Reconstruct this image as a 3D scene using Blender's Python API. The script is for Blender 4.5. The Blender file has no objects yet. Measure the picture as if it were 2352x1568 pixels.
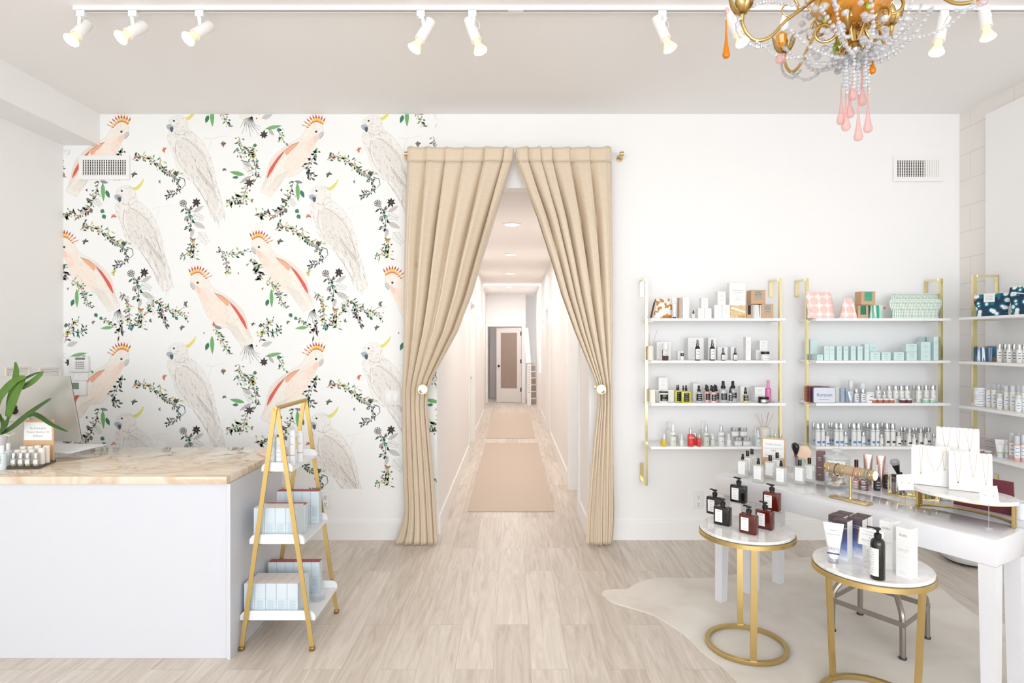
import bpy, bmesh, math, random
from mathutils import Vector, Matrix
random.seed(7)
SC = bpy.context.scene
C = SC.collection
PI = math.pi
F = 1380.0      # focal length in pixels of a 2352 px wide picture
H = 1.55        # camera height


def P(u, v, Y):
    return Vector(((u - 1176) / F * Y, Y, H - (v - 784) / F * Y))


def G(u, v, z=0.0):
    Y = F * (H - z) / (v - 784)
    return Vector(((u - 1176) / F * Y, Y, z))


# ------------------------------------------------------------------ camera, sky, light, exposure
cd = bpy.data.cameras.new('camera'); cam = bpy.data.objects.new('camera', cd); C.objects.link(cam)
cam.location = (0, 0, H); cam.rotation_euler = (PI / 2, 0, 0)
cd.sensor_width = 36; cd.lens = F / 2352 * 36; cd.clip_start = 0.05; cd.clip_end = 100
SC.camera = cam
wd = bpy.data.worlds.new('world'); SC.world = wd; wd.use_nodes = True
wd.node_tree.nodes['Background'].inputs[0].default_value = (0.93, 0.96, 1.0, 1)
wd.node_tree.nodes['Background'].inputs[1].default_value = 1.6
SC.view_settings.view_transform = 'Standard'
try: SC.view_settings.look = 'None'
except Exception: pass
SC.view_settings.gamma = 1; SC.view_settings.use_curve_mapping = False
SC.view_settings.exposure = -0.07
SC.cycles.max_bounces = 9; SC.cycles.diffuse_bounces = 6; SC.cycles.glossy_bounces = 4
SC.cycles.transmission_bounces = 7; SC.cycles.transparent_max_bounces = 20
SC.cycles.sample_clamp_indirect = 4; SC.cycles.caustics_refractive = False; SC.cycles.caustics_reflective = False
SC.cycles.blur_glossy = 0.5


def lamp(name, kind, loc, power, size=None, sizey=None, rot=(0, 0, 0), col=(1, 1, 1), spot=None, target=None):
    l = bpy.data.lights.new(name, kind); l.energy = power; l.color = col
    if kind == 'AREA':
        l.shape = 'RECTANGLE'; l.size = size; l.size_y = sizey or size
    elif kind == 'SPOT':
        l.spot_size = spot; l.spot_blend = 0.6; l.shadow_soft_size = size or 0.03
    else:
        l.shadow_soft_size = size or 0.05
    o = bpy.data.objects.new(name, l); C.objects.link(o); o.location = loc; o.rotation_euler = rot
    if target is not None:
        o.rotation_euler = (Vector(target) - Vector(loc)).to_track_quat('-Z', 'Y').to_euler()
    return o


# daylight through the shop front behind the camera
lamp('shopfront_daylight', 'AREA', (0, -4.4, 1.78), 322, 6.6, 2.85, (PI / 2, 0, 0), (0.875, 0.94, 1.0))
HALL_W = 14.5


# ------------------------------------------------------------------ materials
def lin(c):
    return tuple(((x / 255) / 12.92 if x / 255 <= 0.04045 else ((x / 255 + 0.055) / 1.055) ** 2.4) for x in c)


MATS = {}


def mat(name, col=(200, 200, 200), rough=0.5, metal=0.0, trans=0.0, emit=0.0, ior=1.45, coat=0.0, alpha=1.0, noise=0.0, nscale=40, spec=0.5, bump=0.0, ecol=None, sheen=0.0):
    if name in MATS: return MATS[name]
    m = bpy.data.materials.new(name); m.use_nodes = True
    nt = m.node_tree; b = nt.nodes['Principled BSDF']
    c = lin(col) + (1,)
    b.inputs['Base Color'].default_value = c
    b.inputs['Roughness'].default_value = rough; b.inputs['Metallic'].default_value = metal
    b.inputs['Transmission Weight'].default_value = trans; b.inputs['IOR'].default_value = ior
    b.inputs['Coat Weight'].default_value = coat; b.inputs['Alpha'].default_value = alpha
    b.inputs['Specular IOR Level'].default_value = spec
    b.inputs['Sheen Weight'].default_value = sheen
    if emit:
        b.inputs['Emission Color'].default_value = (lin(ecol) + (1,)) if ecol else c
        b.inputs['Emission Strength'].default_value = emit
    if noise or bump:
        tc = nt.nodes.new('ShaderNodeTexCoord'); n = nt.nodes.new('ShaderNodeTexNoise')
        n.inputs['Scale'].default_value = nscale; n.inputs['Detail'].default_value = 4
        nt.links.new(tc.outputs['Object'], n.inputs['Vector'])
        if noise:
            mx = nt.nodes.new('ShaderNodeMix'); mx.data_type = 'RGBA'
            mx.inputs[6].default_value = tuple(x * (1 - noise) for x in c[:3]) + (1,)
            mx.inputs[7].default_value = tuple(min(1, x * (1 + noise * 0.5)) for x in c[:3]) + (1,)
            nt.links.new(n.outputs[0], mx.inputs[0]); nt.links.new(mx.outputs[2], b.inputs['Base Color'])
        if bump:
            bp = nt.nodes.new('ShaderNodeBump'); bp.inputs['Strength'].default_value = bump
            bp.inputs['Distance'].default_value = 0.002
            nt.links.new(n.outputs[0], bp.inputs['Height']); nt.links.new(bp.outputs[0], b.inputs['Normal'])
    m.diffuse_color = c
    MATS[name] = m
    return m


WALL = mat('wall_paint', (244, 243, 242), 0.75, noise=0.01, nscale=3, bump=0.05)
CEIL = mat('ceiling_paint', (246, 244, 243), 0.85, noise=0.01, nscale=2)
TRIM = mat('trim_paint', (243, 242, 240), 0.4)
HALL = mat('hall_paint', (240, 237, 235), 0.7)
WHITE = mat('white_lacquer', (222, 222, 225), 0.12, coat=0.4)
DESKW = mat('desk_white', (207, 208, 213), 0.45)
GOLD = mat('brushed_brass', (214, 188, 128), 0.3, 1.0, noise=0.06, nscale=30)
BRASS = mat('polished_brass', (228, 204, 142), 0.14, 1.0, noise=0.03, nscale=20)
LBRASS = mat('pale_shelf_brass', (236, 224, 174), 0.18, 1.0, noise=0.03, nscale=20)
OGOLD = mat('matte_gold_paint', (200, 172, 108), 0.38, 0.75, noise=0.06, nscale=25)
STEEL = mat('brushed_steel', (165, 158, 152), 0.35, 0.9, noise=0.1, nscale=30)
SILVER = mat('silver_cap', (205, 207, 210), 0.2, 0.9)
BLACK = mat('black_plastic', (22, 21, 22), 0.25)
DARK = mat('dark_print', (70, 66, 68), 0.6)
GREY = mat('grey_print', (165, 163, 163), 0.7)
LGREY = mat('pale_print', (205, 203, 203), 0.7)
PAPER = mat('white_card', (236, 236, 235), 0.6)
CREAMP = mat('cream_card', (238, 230, 218), 0.6)
SHELFW = mat('shelf_white', (246, 246, 246), 0.3)
KRAFT = mat('kraft_card', (205, 168, 132), 0.75, noise=0.06, nscale=80)
CORK = mat('cork', (219, 180, 138), 0.85, noise=0.35, nscale=300)


def thin(name, col=(252, 253, 253), body=0.0, rough=0.02, ior=1.45, bcol=None):
    """clear sheet or vessel: tinted transparency, fresnel reflection and, where wanted, some milky body"""
    if name in MATS: return MATS[name]
    m = bpy.data.materials.new(name); m.use_nodes = True; nt = m.node_tree
    nt.nodes.clear(); L = nt.links.new
    out = nt.nodes.new('ShaderNodeOutputMaterial'); t = nt.nodes.new('ShaderNodeBsdfTransparent'); g = nt.nodes.new('ShaderNodeBsdfGlossy')
    t.inputs[0].default_value = lin(col) + (1,); g.inputs['Roughness'].default_value = rough
    f0 = nt.nodes.new('ShaderNodeFresnel'); f0.inputs[0].default_value = ior
    ge = nt.nodes.new('ShaderNodeNewGeometry'); fm = nt.nodes.new('ShaderNodeMath'); fm.operation = 'SUBTRACT'; fm.inputs[0].default_value = 1
    L(ge.outputs['Backfacing'], fm.inputs[1]); f = nt.nodes.new('ShaderNodeMath'); f.operation = 'MULTIPLY'; L(f0.outputs[0], f.inputs[0]); L(fm.outputs[0], f.inputs[1])
    src = t.outputs[0]
    if body:
        d = nt.nodes.new('ShaderNodeBsdfPrincipled'); d.inputs['Base Color'].default_value = lin(bcol or col) + (1,); d.inputs['Roughness'].default_value = .15
        mb = nt.nodes.new('ShaderNodeMixShader'); mb.inputs[0].default_value = body; L(t.outputs[0], mb.inputs[1]); L(d.outputs[0], mb.inputs[2]); src = mb.outputs[0]
    mx = nt.nodes.new('ShaderNodeMixShader'); L(f.outputs[0], mx.inputs[0]); L(src, mx.inputs[1]); L(g.outputs[0], mx.inputs[2]); L(mx.outputs[0], out.inputs[0])
    m.diffuse_color = lin(col) + (1,)
    MATS[name] = m
    return m


ACRYL = thin('clear_acrylic', (250, 251, 252), 0.06, ior=1.3)
FROST = mat('frosted_bottle', (226, 228, 222), 0.25, coat=0.3)
FROSTG = mat('frosted_green_bottle', (208, 214, 204), 0.25, coat=0.3)
FROSTB = mat('frosted_blue_bottle', (214, 224, 226), 0.25, coat=0.3)
WPLAS = mat('white_plastic', (230, 231, 233), 0.3)
MARBLE = None


def nodes_mat(name):
    m = bpy.data.materials.new(name); m.use_nodes = True
    MATS[name] = m
    return m, m.node_tree, m.node_tree.nodes['Principled BSDF']


def NN(nt, t, **kw):
    n = nt.nodes.new(t)
    for k, v in kw.items():
        if k.startswith('i_'): n.inputs[int(k[2:])].default_value = v
        else: setattr(n, k, v)
    return n


def ramp(nt, stops):
    r = nt.nodes.new('ShaderNodeValToRGB'); e = r.color_ramp.elements
    while len(e) < len(stops): e.new(0.5)
    for k, (p, c) in enumerate(stops):
        e[k].position = p; e[k].color = lin(c) + (1,)
    return r


def floor_mat():
    m, nt, b = nodes_mat('oak_vinyl_planks'); L = nt.links.new
    tc = NN(nt, 'ShaderNodeTexCoord'); mp = NN(nt, 'ShaderNodeMapping')
    mp.inputs['Rotation'].default_value = (0, 0, PI / 2); mp.inputs['Location'].default_value = (0.4, 0.09, 0)
    L(tc.outputs['Object'], mp.inputs['Vector'])
    br = NN(nt, 'ShaderNodeTexBrick')
    br.offset = 0.37; br.inputs['Scale'].default_value = 1
    br.inputs['Brick Width'].default_value = 1.22; br.inputs['Row Height'].default_value = 0.18
    br.inputs['Mortar Size'].default_value = 0.0012; br.inputs['Mortar Smooth'].default_value = 0.2
    br.inputs['Color1'].default_value = (0, 0, 0, 1); br.inputs['Color2'].default_value = (1, 1, 1, 1)
    br.inputs['Mortar'].default_value = (0.5, 0.5, 0.5, 1)
    L(mp.outputs[0], br.inputs['Vector'])
    # grain: each plank samples its own slice of a noise stretched along the plank
    sc = NN(nt, 'ShaderNodeMapping'); sc.inputs['Scale'].default_value = (14, 1.1, 1)
    L(tc.outputs['Object'], sc.inputs['Vector'])
    ad = NN(nt, 'ShaderNodeVectorMath', operation='ADD'); cm = NN(nt, 'ShaderNodeVectorMath', operation='SCALE')
    cm.inputs['Scale'].default_value = 23.0
    L(br.outputs['Color'], cm.inputs[0]); L(sc.outputs[0], ad.inputs[0]); L(cm.outputs[0], ad.inputs[1])
    n1 = NN(nt, 'ShaderNodeTexNoise'); n1.inputs['Scale'].default_value = 1.6; n1.inputs['Detail'].default_value = 7
    n1.inputs['Roughness'].default_value = 0.65; n1.inputs['Distortion'].default_value = 1.3
    L(ad.outputs[0], n1.inputs['Vector'])
    r1 = ramp(nt, [(0.3, (166, 150, 134)), (0.46, (198, 184, 170)), (0.58, (212, 201, 189)), (0.72, (230, 222, 212))])
    L(n1.outputs[0], r1.inputs[0])
    r2 = ramp(nt, [(0.0, (196, 184, 172)), (0.5, (220, 211, 200)), (1.0, (232, 224, 214))])
    L(br.outputs['Color'], r2.inputs[0])
    mx = NN(nt, 'ShaderNodeMix', data_type='RGBA'); mx.inputs[0].default_value = 0.38
    L(r1.outputs[0], mx.inputs[6]); L(r2.outputs[0], mx.inputs[7])
    mm = NN(nt, 'ShaderNodeMix', data_type='RGBA'); mm.inputs[7].default_value = lin((150, 136, 122)) + (1,)
    ms = NN(nt, 'ShaderNodeMath', operation='MULTIPLY'); ms.inputs[1].default_value = 0.5
    L(br.outputs['Fac'], ms.inputs[0]); L(ms.outputs[0], mm.inputs[0]); L(mx.outputs[2], mm.inputs[6])
    L(mm.outputs[2], b.inputs['Base Color'])
    b.inputs['Roughness'].default_value = 0.42
    bp = NN(nt, 'ShaderNodeBump'); bp.inputs['Strength'].default_value = 0.12; bp.inputs['Distance'].default_value = 0.002
    L(n1.outputs[0], bp.inputs['Height']); L(bp.outputs[0], b.inputs['Normal'])
    return m


def vein_mat(name, stops, scale, dist, rough, sc=(1, 1, 1), detail=6):
    m, nt, b = nodes_mat(name); L = nt.links.new
    tc = NN(nt, 'ShaderNodeTexCoord'); mp = NN(nt, 'ShaderNodeMapping'); mp.inputs['Scale'].default_value = sc
    mp.inputs['Rotation'].default_value = (0.2, 0.1, 0.5)
    L(tc.outputs['Object'], mp.inputs['Vector'])
    n = NN(nt, 'ShaderNodeTexNoise'); n.inputs['Scale'].default_value = scale; n.inputs['Detail'].default_value = detail
    n.inputs['Distortion'].default_value = dist
    L(mp.outputs[0], n.inputs['Vector']); r = ramp(nt, stops); L(n.outputs[0], r.inputs[0])
    L(r.outputs[0], b.inputs['Base Color']); b.inputs['Roughness'].default_value = rough
    return m


FLOOR = floor_mat()
ONYX = vein_mat('beige_onyx', [(0.25, (218, 203, 182)), (0.40, (226, 212, 193)), (0.475, (204, 180, 152)), (0.52, (224, 209, 189)), (0.6, (214, 193, 167)), (0.68, (232, 221, 206)), (0.85, (218, 199, 176))], 1.3, 2.2, 0.05, (.8, 2.2, 1.6))
MARBLE = vein_mat('pale_marble', [(0.3, (238, 237, 236)), (0.47, (234, 232, 230)), (0.5, (222, 220, 218)), (0.53, (236, 234, 232)), (0.7, (242, 241, 240))], 5, 1.5, 0.1)
HIDE = vein_mat('cream_cowhide', [(0.3, (216, 208, 197)), (0.5, (228, 221, 211)), (0.7, (236, 231, 223))], 2.5, 0.6, 0.95, detail=9)
RUG = mat('beige_woven_runner', (208, 192, 176), 0.95, noise=0.1, nscale=160, bump=0.4)
BIRD = None


# ------------------------------------------------------------------ mesh builder
class MB:
    def __init__(s):
        s.v = []; s.f = []; s.m = []; s.mi = 0; s.M = Matrix.Identity(4); s.cols = None

    def add(s, vs, fs, mi=None):
        o = len(s.v); M = s.M
        s.v.extend([tuple(M @ Vector(p)) for p in vs])
        for f in fs:
            s.f.append(tuple(o + k for k in f)); s.m.append(s.mi if mi is None else mi)
        return s

    def box(s, x0, x1, y0, y1, z0, z1, mi=None):
        v = [(x0, y0, z0), (x1, y0, z0), (x1, y1, z0), (x0, y1, z0), (x0, y0, z1), (x1, y0, z1), (x1, y1, z1), (x0, y1, z1)]
        return s.add(v, [(0, 3, 2, 1), (4, 5, 6, 7), (0, 1, 5, 4), (1, 2, 6, 5), (2, 3, 7, 6), (3, 0, 4, 7)], mi)

    def rbox(s, x0, x1, y0, y1, z0, z1, r=0.004, seg=2, mi=None):
        bm = bmesh.new(); bmesh.ops.create_cube(bm, size=1)
        for v in bm.verts:
            v.co = ((x0 + x1) / 2 + v.co.x * (x1 - x0), (y0 + y1) / 2 + v.co.y * (y1 - y0), (z0 + z1) / 2 + v.co.z * (z1 - z0))
        bmesh.ops.bevel(bm, geom=bm.edges[:], offset=min(r, .45 * min(x1 - x0, y1 - y0, z1 - z0)), segments=seg, affect='EDGES', profile=0.5)
        bm.verts.index_update()
        s.add([v.co[:] for v in bm.verts], [[v.index for v in f.verts] for f in bm.faces], mi); bm.free()
        return s

    def lathe(s, prof, c=(0, 0, 0), seg=20, mi=None, a0=0.0, a1=2 * PI, sx=1, sy=1, nocap=False):
        full = abs(a1 - a0 - 2 * PI) < 1e-6
        n = seg if full else seg + 1
        vs = []; fs = []
        for (r, z) in prof:
            for k in range(n):
                a = a0 + (a1 - a0) * k / seg
                vs.append((c[0] + r * math.cos(a) * sx, c[1] + r * math.sin(a) * sy, c[2] + z))
        for i in range(len(prof) - 1):
            for k in range(seg):
                k2 = (k + 1) % n
                fs.append((i * n + k, i * n + k2, (i + 1) * n + k2, (i + 1) * n + k))
        if full and prof[0] != prof[-1] and not nocap:
            if prof[0][0] > 1e-5: fs.append(tuple(range(n - 1, -1, -1)))
            if prof[-1][0] > 1e-5: fs.append(tuple((len(prof) - 1) * n + k for k in range(n)))
        return s.add(vs, fs, mi)

    def tube(s, pts, r, seg=8, closed=False, mi=None, flat=1.0):
        pts = [Vector(p) for p in pts]; n = len(pts)
        rs = r if isinstance(r, (list, tuple)) else [r] * n
        vs = []; fs = []; prev = None
        for i in range(n):
            if closed: t = pts[(i + 1) % n] - pts[i - 1]
            else: t = pts[min(i + 1, n - 1)] - pts[max(i - 1, 0)]
            if t.length < 1e-9: t = Vector((0, 0, 1))
            t.normalize()
            if prev is None:
                a = Vector((0, 0, 1)) if abs(t.z) < 0.9 else Vector((1, 0, 0))
                x = t.cross(a).normalized()
            else:
                x = (prev - t * prev.dot(t))
                x = x.normalized() if x.length > 1e-6 else t.orthogonal().normalized()
            prev = x; y = t.cross(x)
            for k in range(seg):
                a = 2 * PI * k / seg
                vs.append(tuple(pts[i] + x * math.cos(a) * rs[i] + y * math.sin(a) * rs[i] * flat))
        m = n if closed else n - 1
        for i in range(m):
            j = (i + 1) % n
            for k in range(seg):
                k2 = (k + 1) % seg
                fs.append((i * seg + k, i * seg + k2, j * seg + k2, j * seg + k))
        if not closed:
            fs.append(tuple(range(seg - 1, -1, -1))); fs.append(tuple((n - 1) * seg + k for k in range(seg)))
        return s.add(vs, fs, mi)

    def bar(s, a, b, w, d, up=(0, 1, 0), mi=None):
        """square bar from a to b, w across, d along up"""
        a = Vector(a); b = Vector(b); t = (b - a).normalized(); u = Vector(up); u = (u - t * u.dot(t)).normalized(); x = t.cross(u)
        vs = []
        for p in (a, b):
            for (i, j) in ((-1, -1), (1, -1), (1, 1), (-1, 1)):
                vs.append(tuple(p + x * i * w / 2 + u * j * d / 2))
        return s.add(vs, [(3, 2, 1, 0), (4, 5, 6, 7), (0, 1, 5, 4), (1, 2, 6, 5), (2, 3, 7, 6), (3, 0, 4, 7)], mi)

    def prism(s, poly, z0, z1, mi=None):
        n = len(poly)
        vs = [(x, y, z0) for x, y in poly] + [(x, y, z1) for x, y in poly]
        fs = [tuple(range(n - 1, -1, -1)), tuple(range(n, 2 * n))] + [(k, (k + 1) % n, n + (k + 1) % n, n + k) for k in range(n)]
        return s.add(vs, fs, mi)

    def quad(s, o, x, y, mi=None):
        o = Vector(o); x = Vector(x); y = Vector(y)
        return s.add([tuple(o), tuple(o + x), tuple(o + x + y), tuple(o + y)], [(0, 1, 2, 3)], mi)

    def ball(s, c, r, seg=10, rings=6, mi=None, sz=1.0):
        pr = [(r * math.sin(PI * k / rings), -r * sz * math.cos(PI * k / rings)) for k in range(rings + 1)]
        return s.lathe(pr, c, seg, mi)

    def gem(s, c, r, mi=None, sz=1.0):
        return s.ball(c, r, 6, 4, mi, sz)

    def text(s, t, size, o, right=(1, 0, 0), up=(0, 0, 1), mi=1, center=True):
        vs, fs, w = glyphs(t)
        o = Vector(o); R = Vector(right); U = Vector(up)
        off = -w / 2 if center else 0
        return s.add([tuple(o + R * ((x + off) * size) + U * (y * size)) for x, y in vs], fs, mi)

    def build(s, name, mats, parent=None, loc=None, rotz=None, smooth=35, cols=None):
        me = bpy.data.meshes.new(name)
        me.from_pydata(s.v, [], s.f)
        if not isinstance(mats, (list, tuple)): mats = [mats]
        for m in mats: me.materials.append(m)
        me.polygons.foreach_set('material_index', s.m)
        if smooth:
            me.polygons.foreach_set('use_smooth', [True] * len(s.f))
        me.update()
        if smooth: me.set_sharp_from_angle(angle=math.radians(smooth))
        o = bpy.data.objects.new(name, me); C.objects.link(o)
        if parent is not None: o.parent = parent
        if loc is not None: o.location = loc
        if rotz is not None: o.rotation_euler = (0, 0, rotz)
        return o


_GL = {}


def glyphs(t):
    if t in _GL: return _GL[t]
    cu = bpy.data.curves.new('glyph', 'FONT'); cu.body = t; cu.size = 1; cu.resolution_u = 2
    ob = bpy.data.objects.new('glyph', cu); C.objects.link(ob)
    dg = bpy.context.evaluated_depsgraph_get(); dg.update()
    me = ob.evaluated_get(dg).to_mesh()
    vs = [(v.co.x, v.co.y) for v in me.vertices]; fs = [tuple(p.vertices) for p in me.polygons]
    w = max([x for x, y in vs] or [0])
    ob.evaluated_get(dg).to_mesh_clear()
    bpy.data.objects.remove(ob); bpy.data.curves.remove(cu)
    _GL[t] = (vs, fs, w)
    return _GL[t]


def tag(o, label, cat, group=None, kind=None):
    if label: o['label'] = label
    if cat: o['category'] = cat
    if group: o['group'] = group
    if kind: o['kind'] = kind
    return o


def thing(name, label, cat, loc=(0, 0, 0), rotz=0, group=None):
    o = bpy.data.objects.new(name, None); C.objects.link(o); o.empty_display_size = 0.05
    o.location = loc; o.rotation_euler = (0, 0, rotz)
    return tag(o, label, cat, group)


def struct(name, mb, m, parent=None):
    o = mb.build(name, m, parent)
    if parent is None: o['kind'] = 'structure'
    return o


def copy_tree(o, parent=None):
    c = o.copy(); C.objects.link(c)
    if parent is not None: c.parent = parent
    for ch in list(o.children): copy_tree(ch, c)
    return c


def axis(o, d):
    """matrix taking local +Z to direction d at origin o"""
    q = Vector(d).to_track_quat('Z', 'Y')
    return Matrix.Translation(Vector(o)) @ q.to_matrix().to_4x4()


ORD = 'first second third fourth fifth sixth seventh eighth ninth tenth eleventh twelfth thirteenth fourteenth fifteenth sixteenth seventeenth eighteenth nineteenth twentieth twenty-first twenty-second twenty-third twenty-fourth twenty-fifth twenty-sixth twenty-seventh twenty-eighth twenty-ninth thirtieth thirty-first thirty-second thirty-third thirty-fourth thirty-fifth'.split()


def spline(pts, n=8):
    """Catmull-Rom through points"""
    pts = [Vector(p) for p in pts]; out = []
    for i in range(len(pts) - 1):
        p0 = pts[max(i - 1, 0)]; p1 = pts[i]; p2 = pts[i + 1]; p3 = pts[min(i + 2, len(pts) - 1)]
        for k in range(n):
            t = k / n
            out.append(0.5 * ((2 * p1) + (p2 - p0) * t + (2 * p0 - 5 * p1 + 4 * p2 - p3) * t * t + (3 * p1 - p0 - 3 * p2 + p3) * t ** 3))
    out.append(pts[-1])
    return out


def interp(tab, t):
    for i in range(len(tab) - 1):
        if t <= tab[i + 1][0] or i == len(tab) - 2:
            a = (t - tab[i][0]) / (tab[i + 1][0] - tab[i][0]); a = max(0, min(1, a)) if i else a
            return [tab[i][k] + (tab[i + 1][k] - tab[i][k]) * a for k in range(1, len(tab[i]))]

# ------------------------------------------------------------------ room shell
YB = 4.71; XL = -3.515; XR = 3.509; ZC = 3.332; YF = -4.5
HL, HR, HZ = -0.59, 0.605, 2.752
YE = 15.2
struct('floor', MB().box(-3.7, 3.7, YF - .1, 17.2, -0.1, 0), FLOOR)
struct('ceiling', MB().box(-3.7, 3.7, YF - .1, YB + .12, ZC, ZC + .1), CEIL)
struct('ceiling_hall', MB().box(-1.6, 1.6, YB + .12, 17.2, HZ, HZ + .1), mat('hall_ceiling', (238, 234, 231), 0.8))
w = MB()
w.box(XL - .1, HL, YB, YB + .12, 0, ZC); w.box(HR, XR + .1, YB, YB + .12, 0, ZC); w.box(HL, HR, YB, YB + .12, HZ, ZC)
struct('wall_back', w, WALL)
struct('wall_left', MB().box(XL - .1, XL, YF, YB, 0, ZC), WALL)


def block_mat():
    m, nt, b = nodes_mat('painted_block'); L = nt.links.new
    tc = NN(nt, 'ShaderNodeTexCoord'); mp = NN(nt, 'ShaderNodeMapping'); mp.inputs['Rotation'].default_value = (PI / 2, 0, PI / 2)
    sx = NN(nt, 'ShaderNodeSeparateXYZ'); cx = NN(nt, 'ShaderNodeCombineXYZ')
    L(tc.outputs['Object'], sx.inputs[0]); L(sx.outputs[1], cx.inputs[0]); L(sx.outputs[2], cx.inputs[1])
    br = NN(nt, 'ShaderNodeTexBrick'); br.inputs['Scale'].default_value = 1; br.inputs['Brick Width'].default_value = 0.4
    br.inputs['Row Height'].default_value = 0.2; br.inputs['Mortar Size'].default_value = 0.004; br.inputs['Mortar Smooth'].default_value = 0.6
    a = lin((236, 231, 226)) + (1,)
    br.inputs['Color1'].default_value = a; br.inputs['Color2'].default_value = a; br.inputs['Mortar'].default_value = lin((222, 216, 211)) + (1,)
    L(cx.outputs[0], br.inputs['Vector']); L(br.outputs['Color'], b.inputs['Base Color'])
    bp = NN(nt, 'ShaderNodeBump'); bp.invert = True; bp.inputs['Strength'].default_value = 0.35; bp.inputs['Distance'].default_value = 0.004
    L(br.outputs['Fac'], bp.inputs['Height']); L(bp.outputs[0], b.inputs['Normal'])
    b.inputs['Roughness'].default_value = 0.7
    return m


struct('wall_right', MB().box(XR, XR + .1, YF, YB, 0, ZC), block_mat())
XP = 3.475
struct('wall_right_panel', MB().box(XP, XR, YF, 4.41, 0, 3.215), WALL)
# shop front behind the camera: sill wall, two piers and a header round the glazing
w = MB()
w.box(XL, XR, YF - .1, YF, 0, .3); w.box(XL, XR, YF - .1, YF, 3.2, ZC); w.box(XL, XL + .12, YF - .1, YF, .3, 3.2); w.box(XR - .12, XR, YF - .1, YF, .3, 3.2)
struct('wall_front', w, WALL)
# soffit along the left wall
struct('ceiling_soffit', MB().box(XL, -3.229, YF, YB, 3.086, ZC), WALL)
# baseboards
BH = .147


def skirt(mb, x0, x1, y0, y1):
    mb.box(x0, x1, y0, y1, 0, BH - .012)
    mb.box(x0 + (.004 if x1 - x0 < .03 else 0), x1 - (.004 if x1 - x0 < .03 else 0), y0 + (.004 if y1 - y0 < .03 else 0), y1, BH - .012, BH)


b = MB(); skirt(b, XL, HL, YB - .016, YB); skirt(b, HR, XR, YB - .016, YB)
struct('baseboard_back', b, TRIM)
b = MB(); b.box(XL, XL + .016, YF, YB - .016, 0, BH); struct('baseboard_left', b, TRIM)
b = MB(); b.box(XP - .016, XP, YF, 4.41, 0, BH); b.box(XR - .016, XR, 4.41, YB - .016, 0, BH); struct('baseboard_right', b, TRIM)

# hallway: walls with door recesses
T = .14


def hallwall(name, side, x, segs, recs):
    mb = MB()
    for (y0, y1) in segs:
        if side < 0: mb.box(x - T, x, y0, y1, 0, HZ)
        else: mb.box(x, x + T, y0, y1, 0, HZ)
    for (y0, y1) in recs:
        if side < 0: mb.box(x - T, x, y0, y1, 2.1, HZ)
        else: mb.box(x, x + T, y0, y1, 2.1, HZ)
    struct(name, mb, HALL)
    bb = MB()
    for (y0, y1) in segs:
        if side < 0: bb.box(x, x + .014, y0 + (.1 if y0 > 5 else 0), y1 - .09, 0, BH)
        else: bb.box(x - .014, x, y0 + (.1 if y0 > 5 else 0), y1 - .09, 0, BH)
    struct('baseboard_hall_' + ('left' if side < 0 else 'right'), bb, TRIM)


hallwall('wall_hall_left', -1, HL - .0, [(YB + .12, 8.25), (9.25, 12.5)], [(8.25, 9.25)])
hallwall('wall_hall_right', 1, HR, [(YB + .12, 5.40), (6.29, 9.55), (10.45, 12.5)], [(5.40, 6.29), (9.55, 10.45)])
struct('wall_hall_far_left', MB().box(-.80, -.66, 12.5, YE + 1.6, 0, HZ), HALL)
struct('wall_hall_far_right', MB().box(.60, .74, 12.5, YE, 0, HZ), HALL)
n = 0
for side, x, y0, y1 in ((-1, HL, 8.25, 9.25), (1, HR, 5.40, 6.29), (1, HR, 9.55, 10.45)):
    n += 1
    s = side
    cs = MB()
    for yy in (y0 - .085, y1):
        xa, xb = sorted((x, x - s * .02)); cs.box(xa, xb, yy, yy + .085, 0, 2.185)
    xa, xb = sorted((x, x - s * .02)); cs.box(xa, xb, y0, y1, 2.1, 2.185)
    xa, xb = sorted((x, x + s * T))
    cs.box(xa, xb, y0, y0 + .018, 0, 2.1); cs.box(xa, xb, y1 - .018, y1, 0, 2.1); cs.box(xa, xb, y0 + .018, y1 - .018, 2.082, 2.1)
    struct('trim_%d' % n, cs, TRIM)
    d = MB(); xa, xb = sorted((x + s * .085, x + s * .125)); d.box(xa, xb, y0 + .02, y1 - .02, .01, 2.08)
    xa, xb = sorted((x + s * .079, x + s * .085))
    for (za, zb) in ((.2, .95), (1.1, 1.95)):
        d.box(xa, xb, y0 + .13, y1 - .13, za, za + .02); d.box(xa, xb, y0 + .13, y1 - .13, zb - .02, zb)
        d.box(xa, xb, y0 + .13, y0 + .15, za, zb); d.box(xa, xb, y1 - .15, y1 - .13, za, zb)
    dd = struct('door_%d' % n, d, TRIM)
    k = MB(); kx = x + s * .05; k.ball((kx, (y0 + .09) if n != 1 else (y1 - .09), 1.0), .027); k.build('door_knob', SILVER, dd)
# end wall with the open door, small portal frame and stairs
e = MB(); dx0 = (1120 - 1176) / F * YE; dx1 = (1198 - 1176) / F * YE; dz = 1.93
e.box(-.66, dx0, YE, YE + .12, 0, HZ); e.box(dx1, .345, YE, YE + .12, 0, HZ); e.box(dx0, dx1, YE, YE + .12, dz, HZ)
struct('wall_hall_end', e, mat('end_wall', (244, 243, 243), 0.7))
cs = MB(); cs.box(dx0 - .09, dx0, YE - .02, YE, 0, dz + .09); cs.box(dx1, dx1 + .09, YE - .02, YE, 0, dz + .09); cs.box(dx0, dx1, YE - .02, YE, dz, dz + .09)
cs.box(dx0 - .12, dx1 + .12, YE - .03, YE, dz + .09, dz + .12)
struct('trim_4', cs, TRIM)
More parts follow.
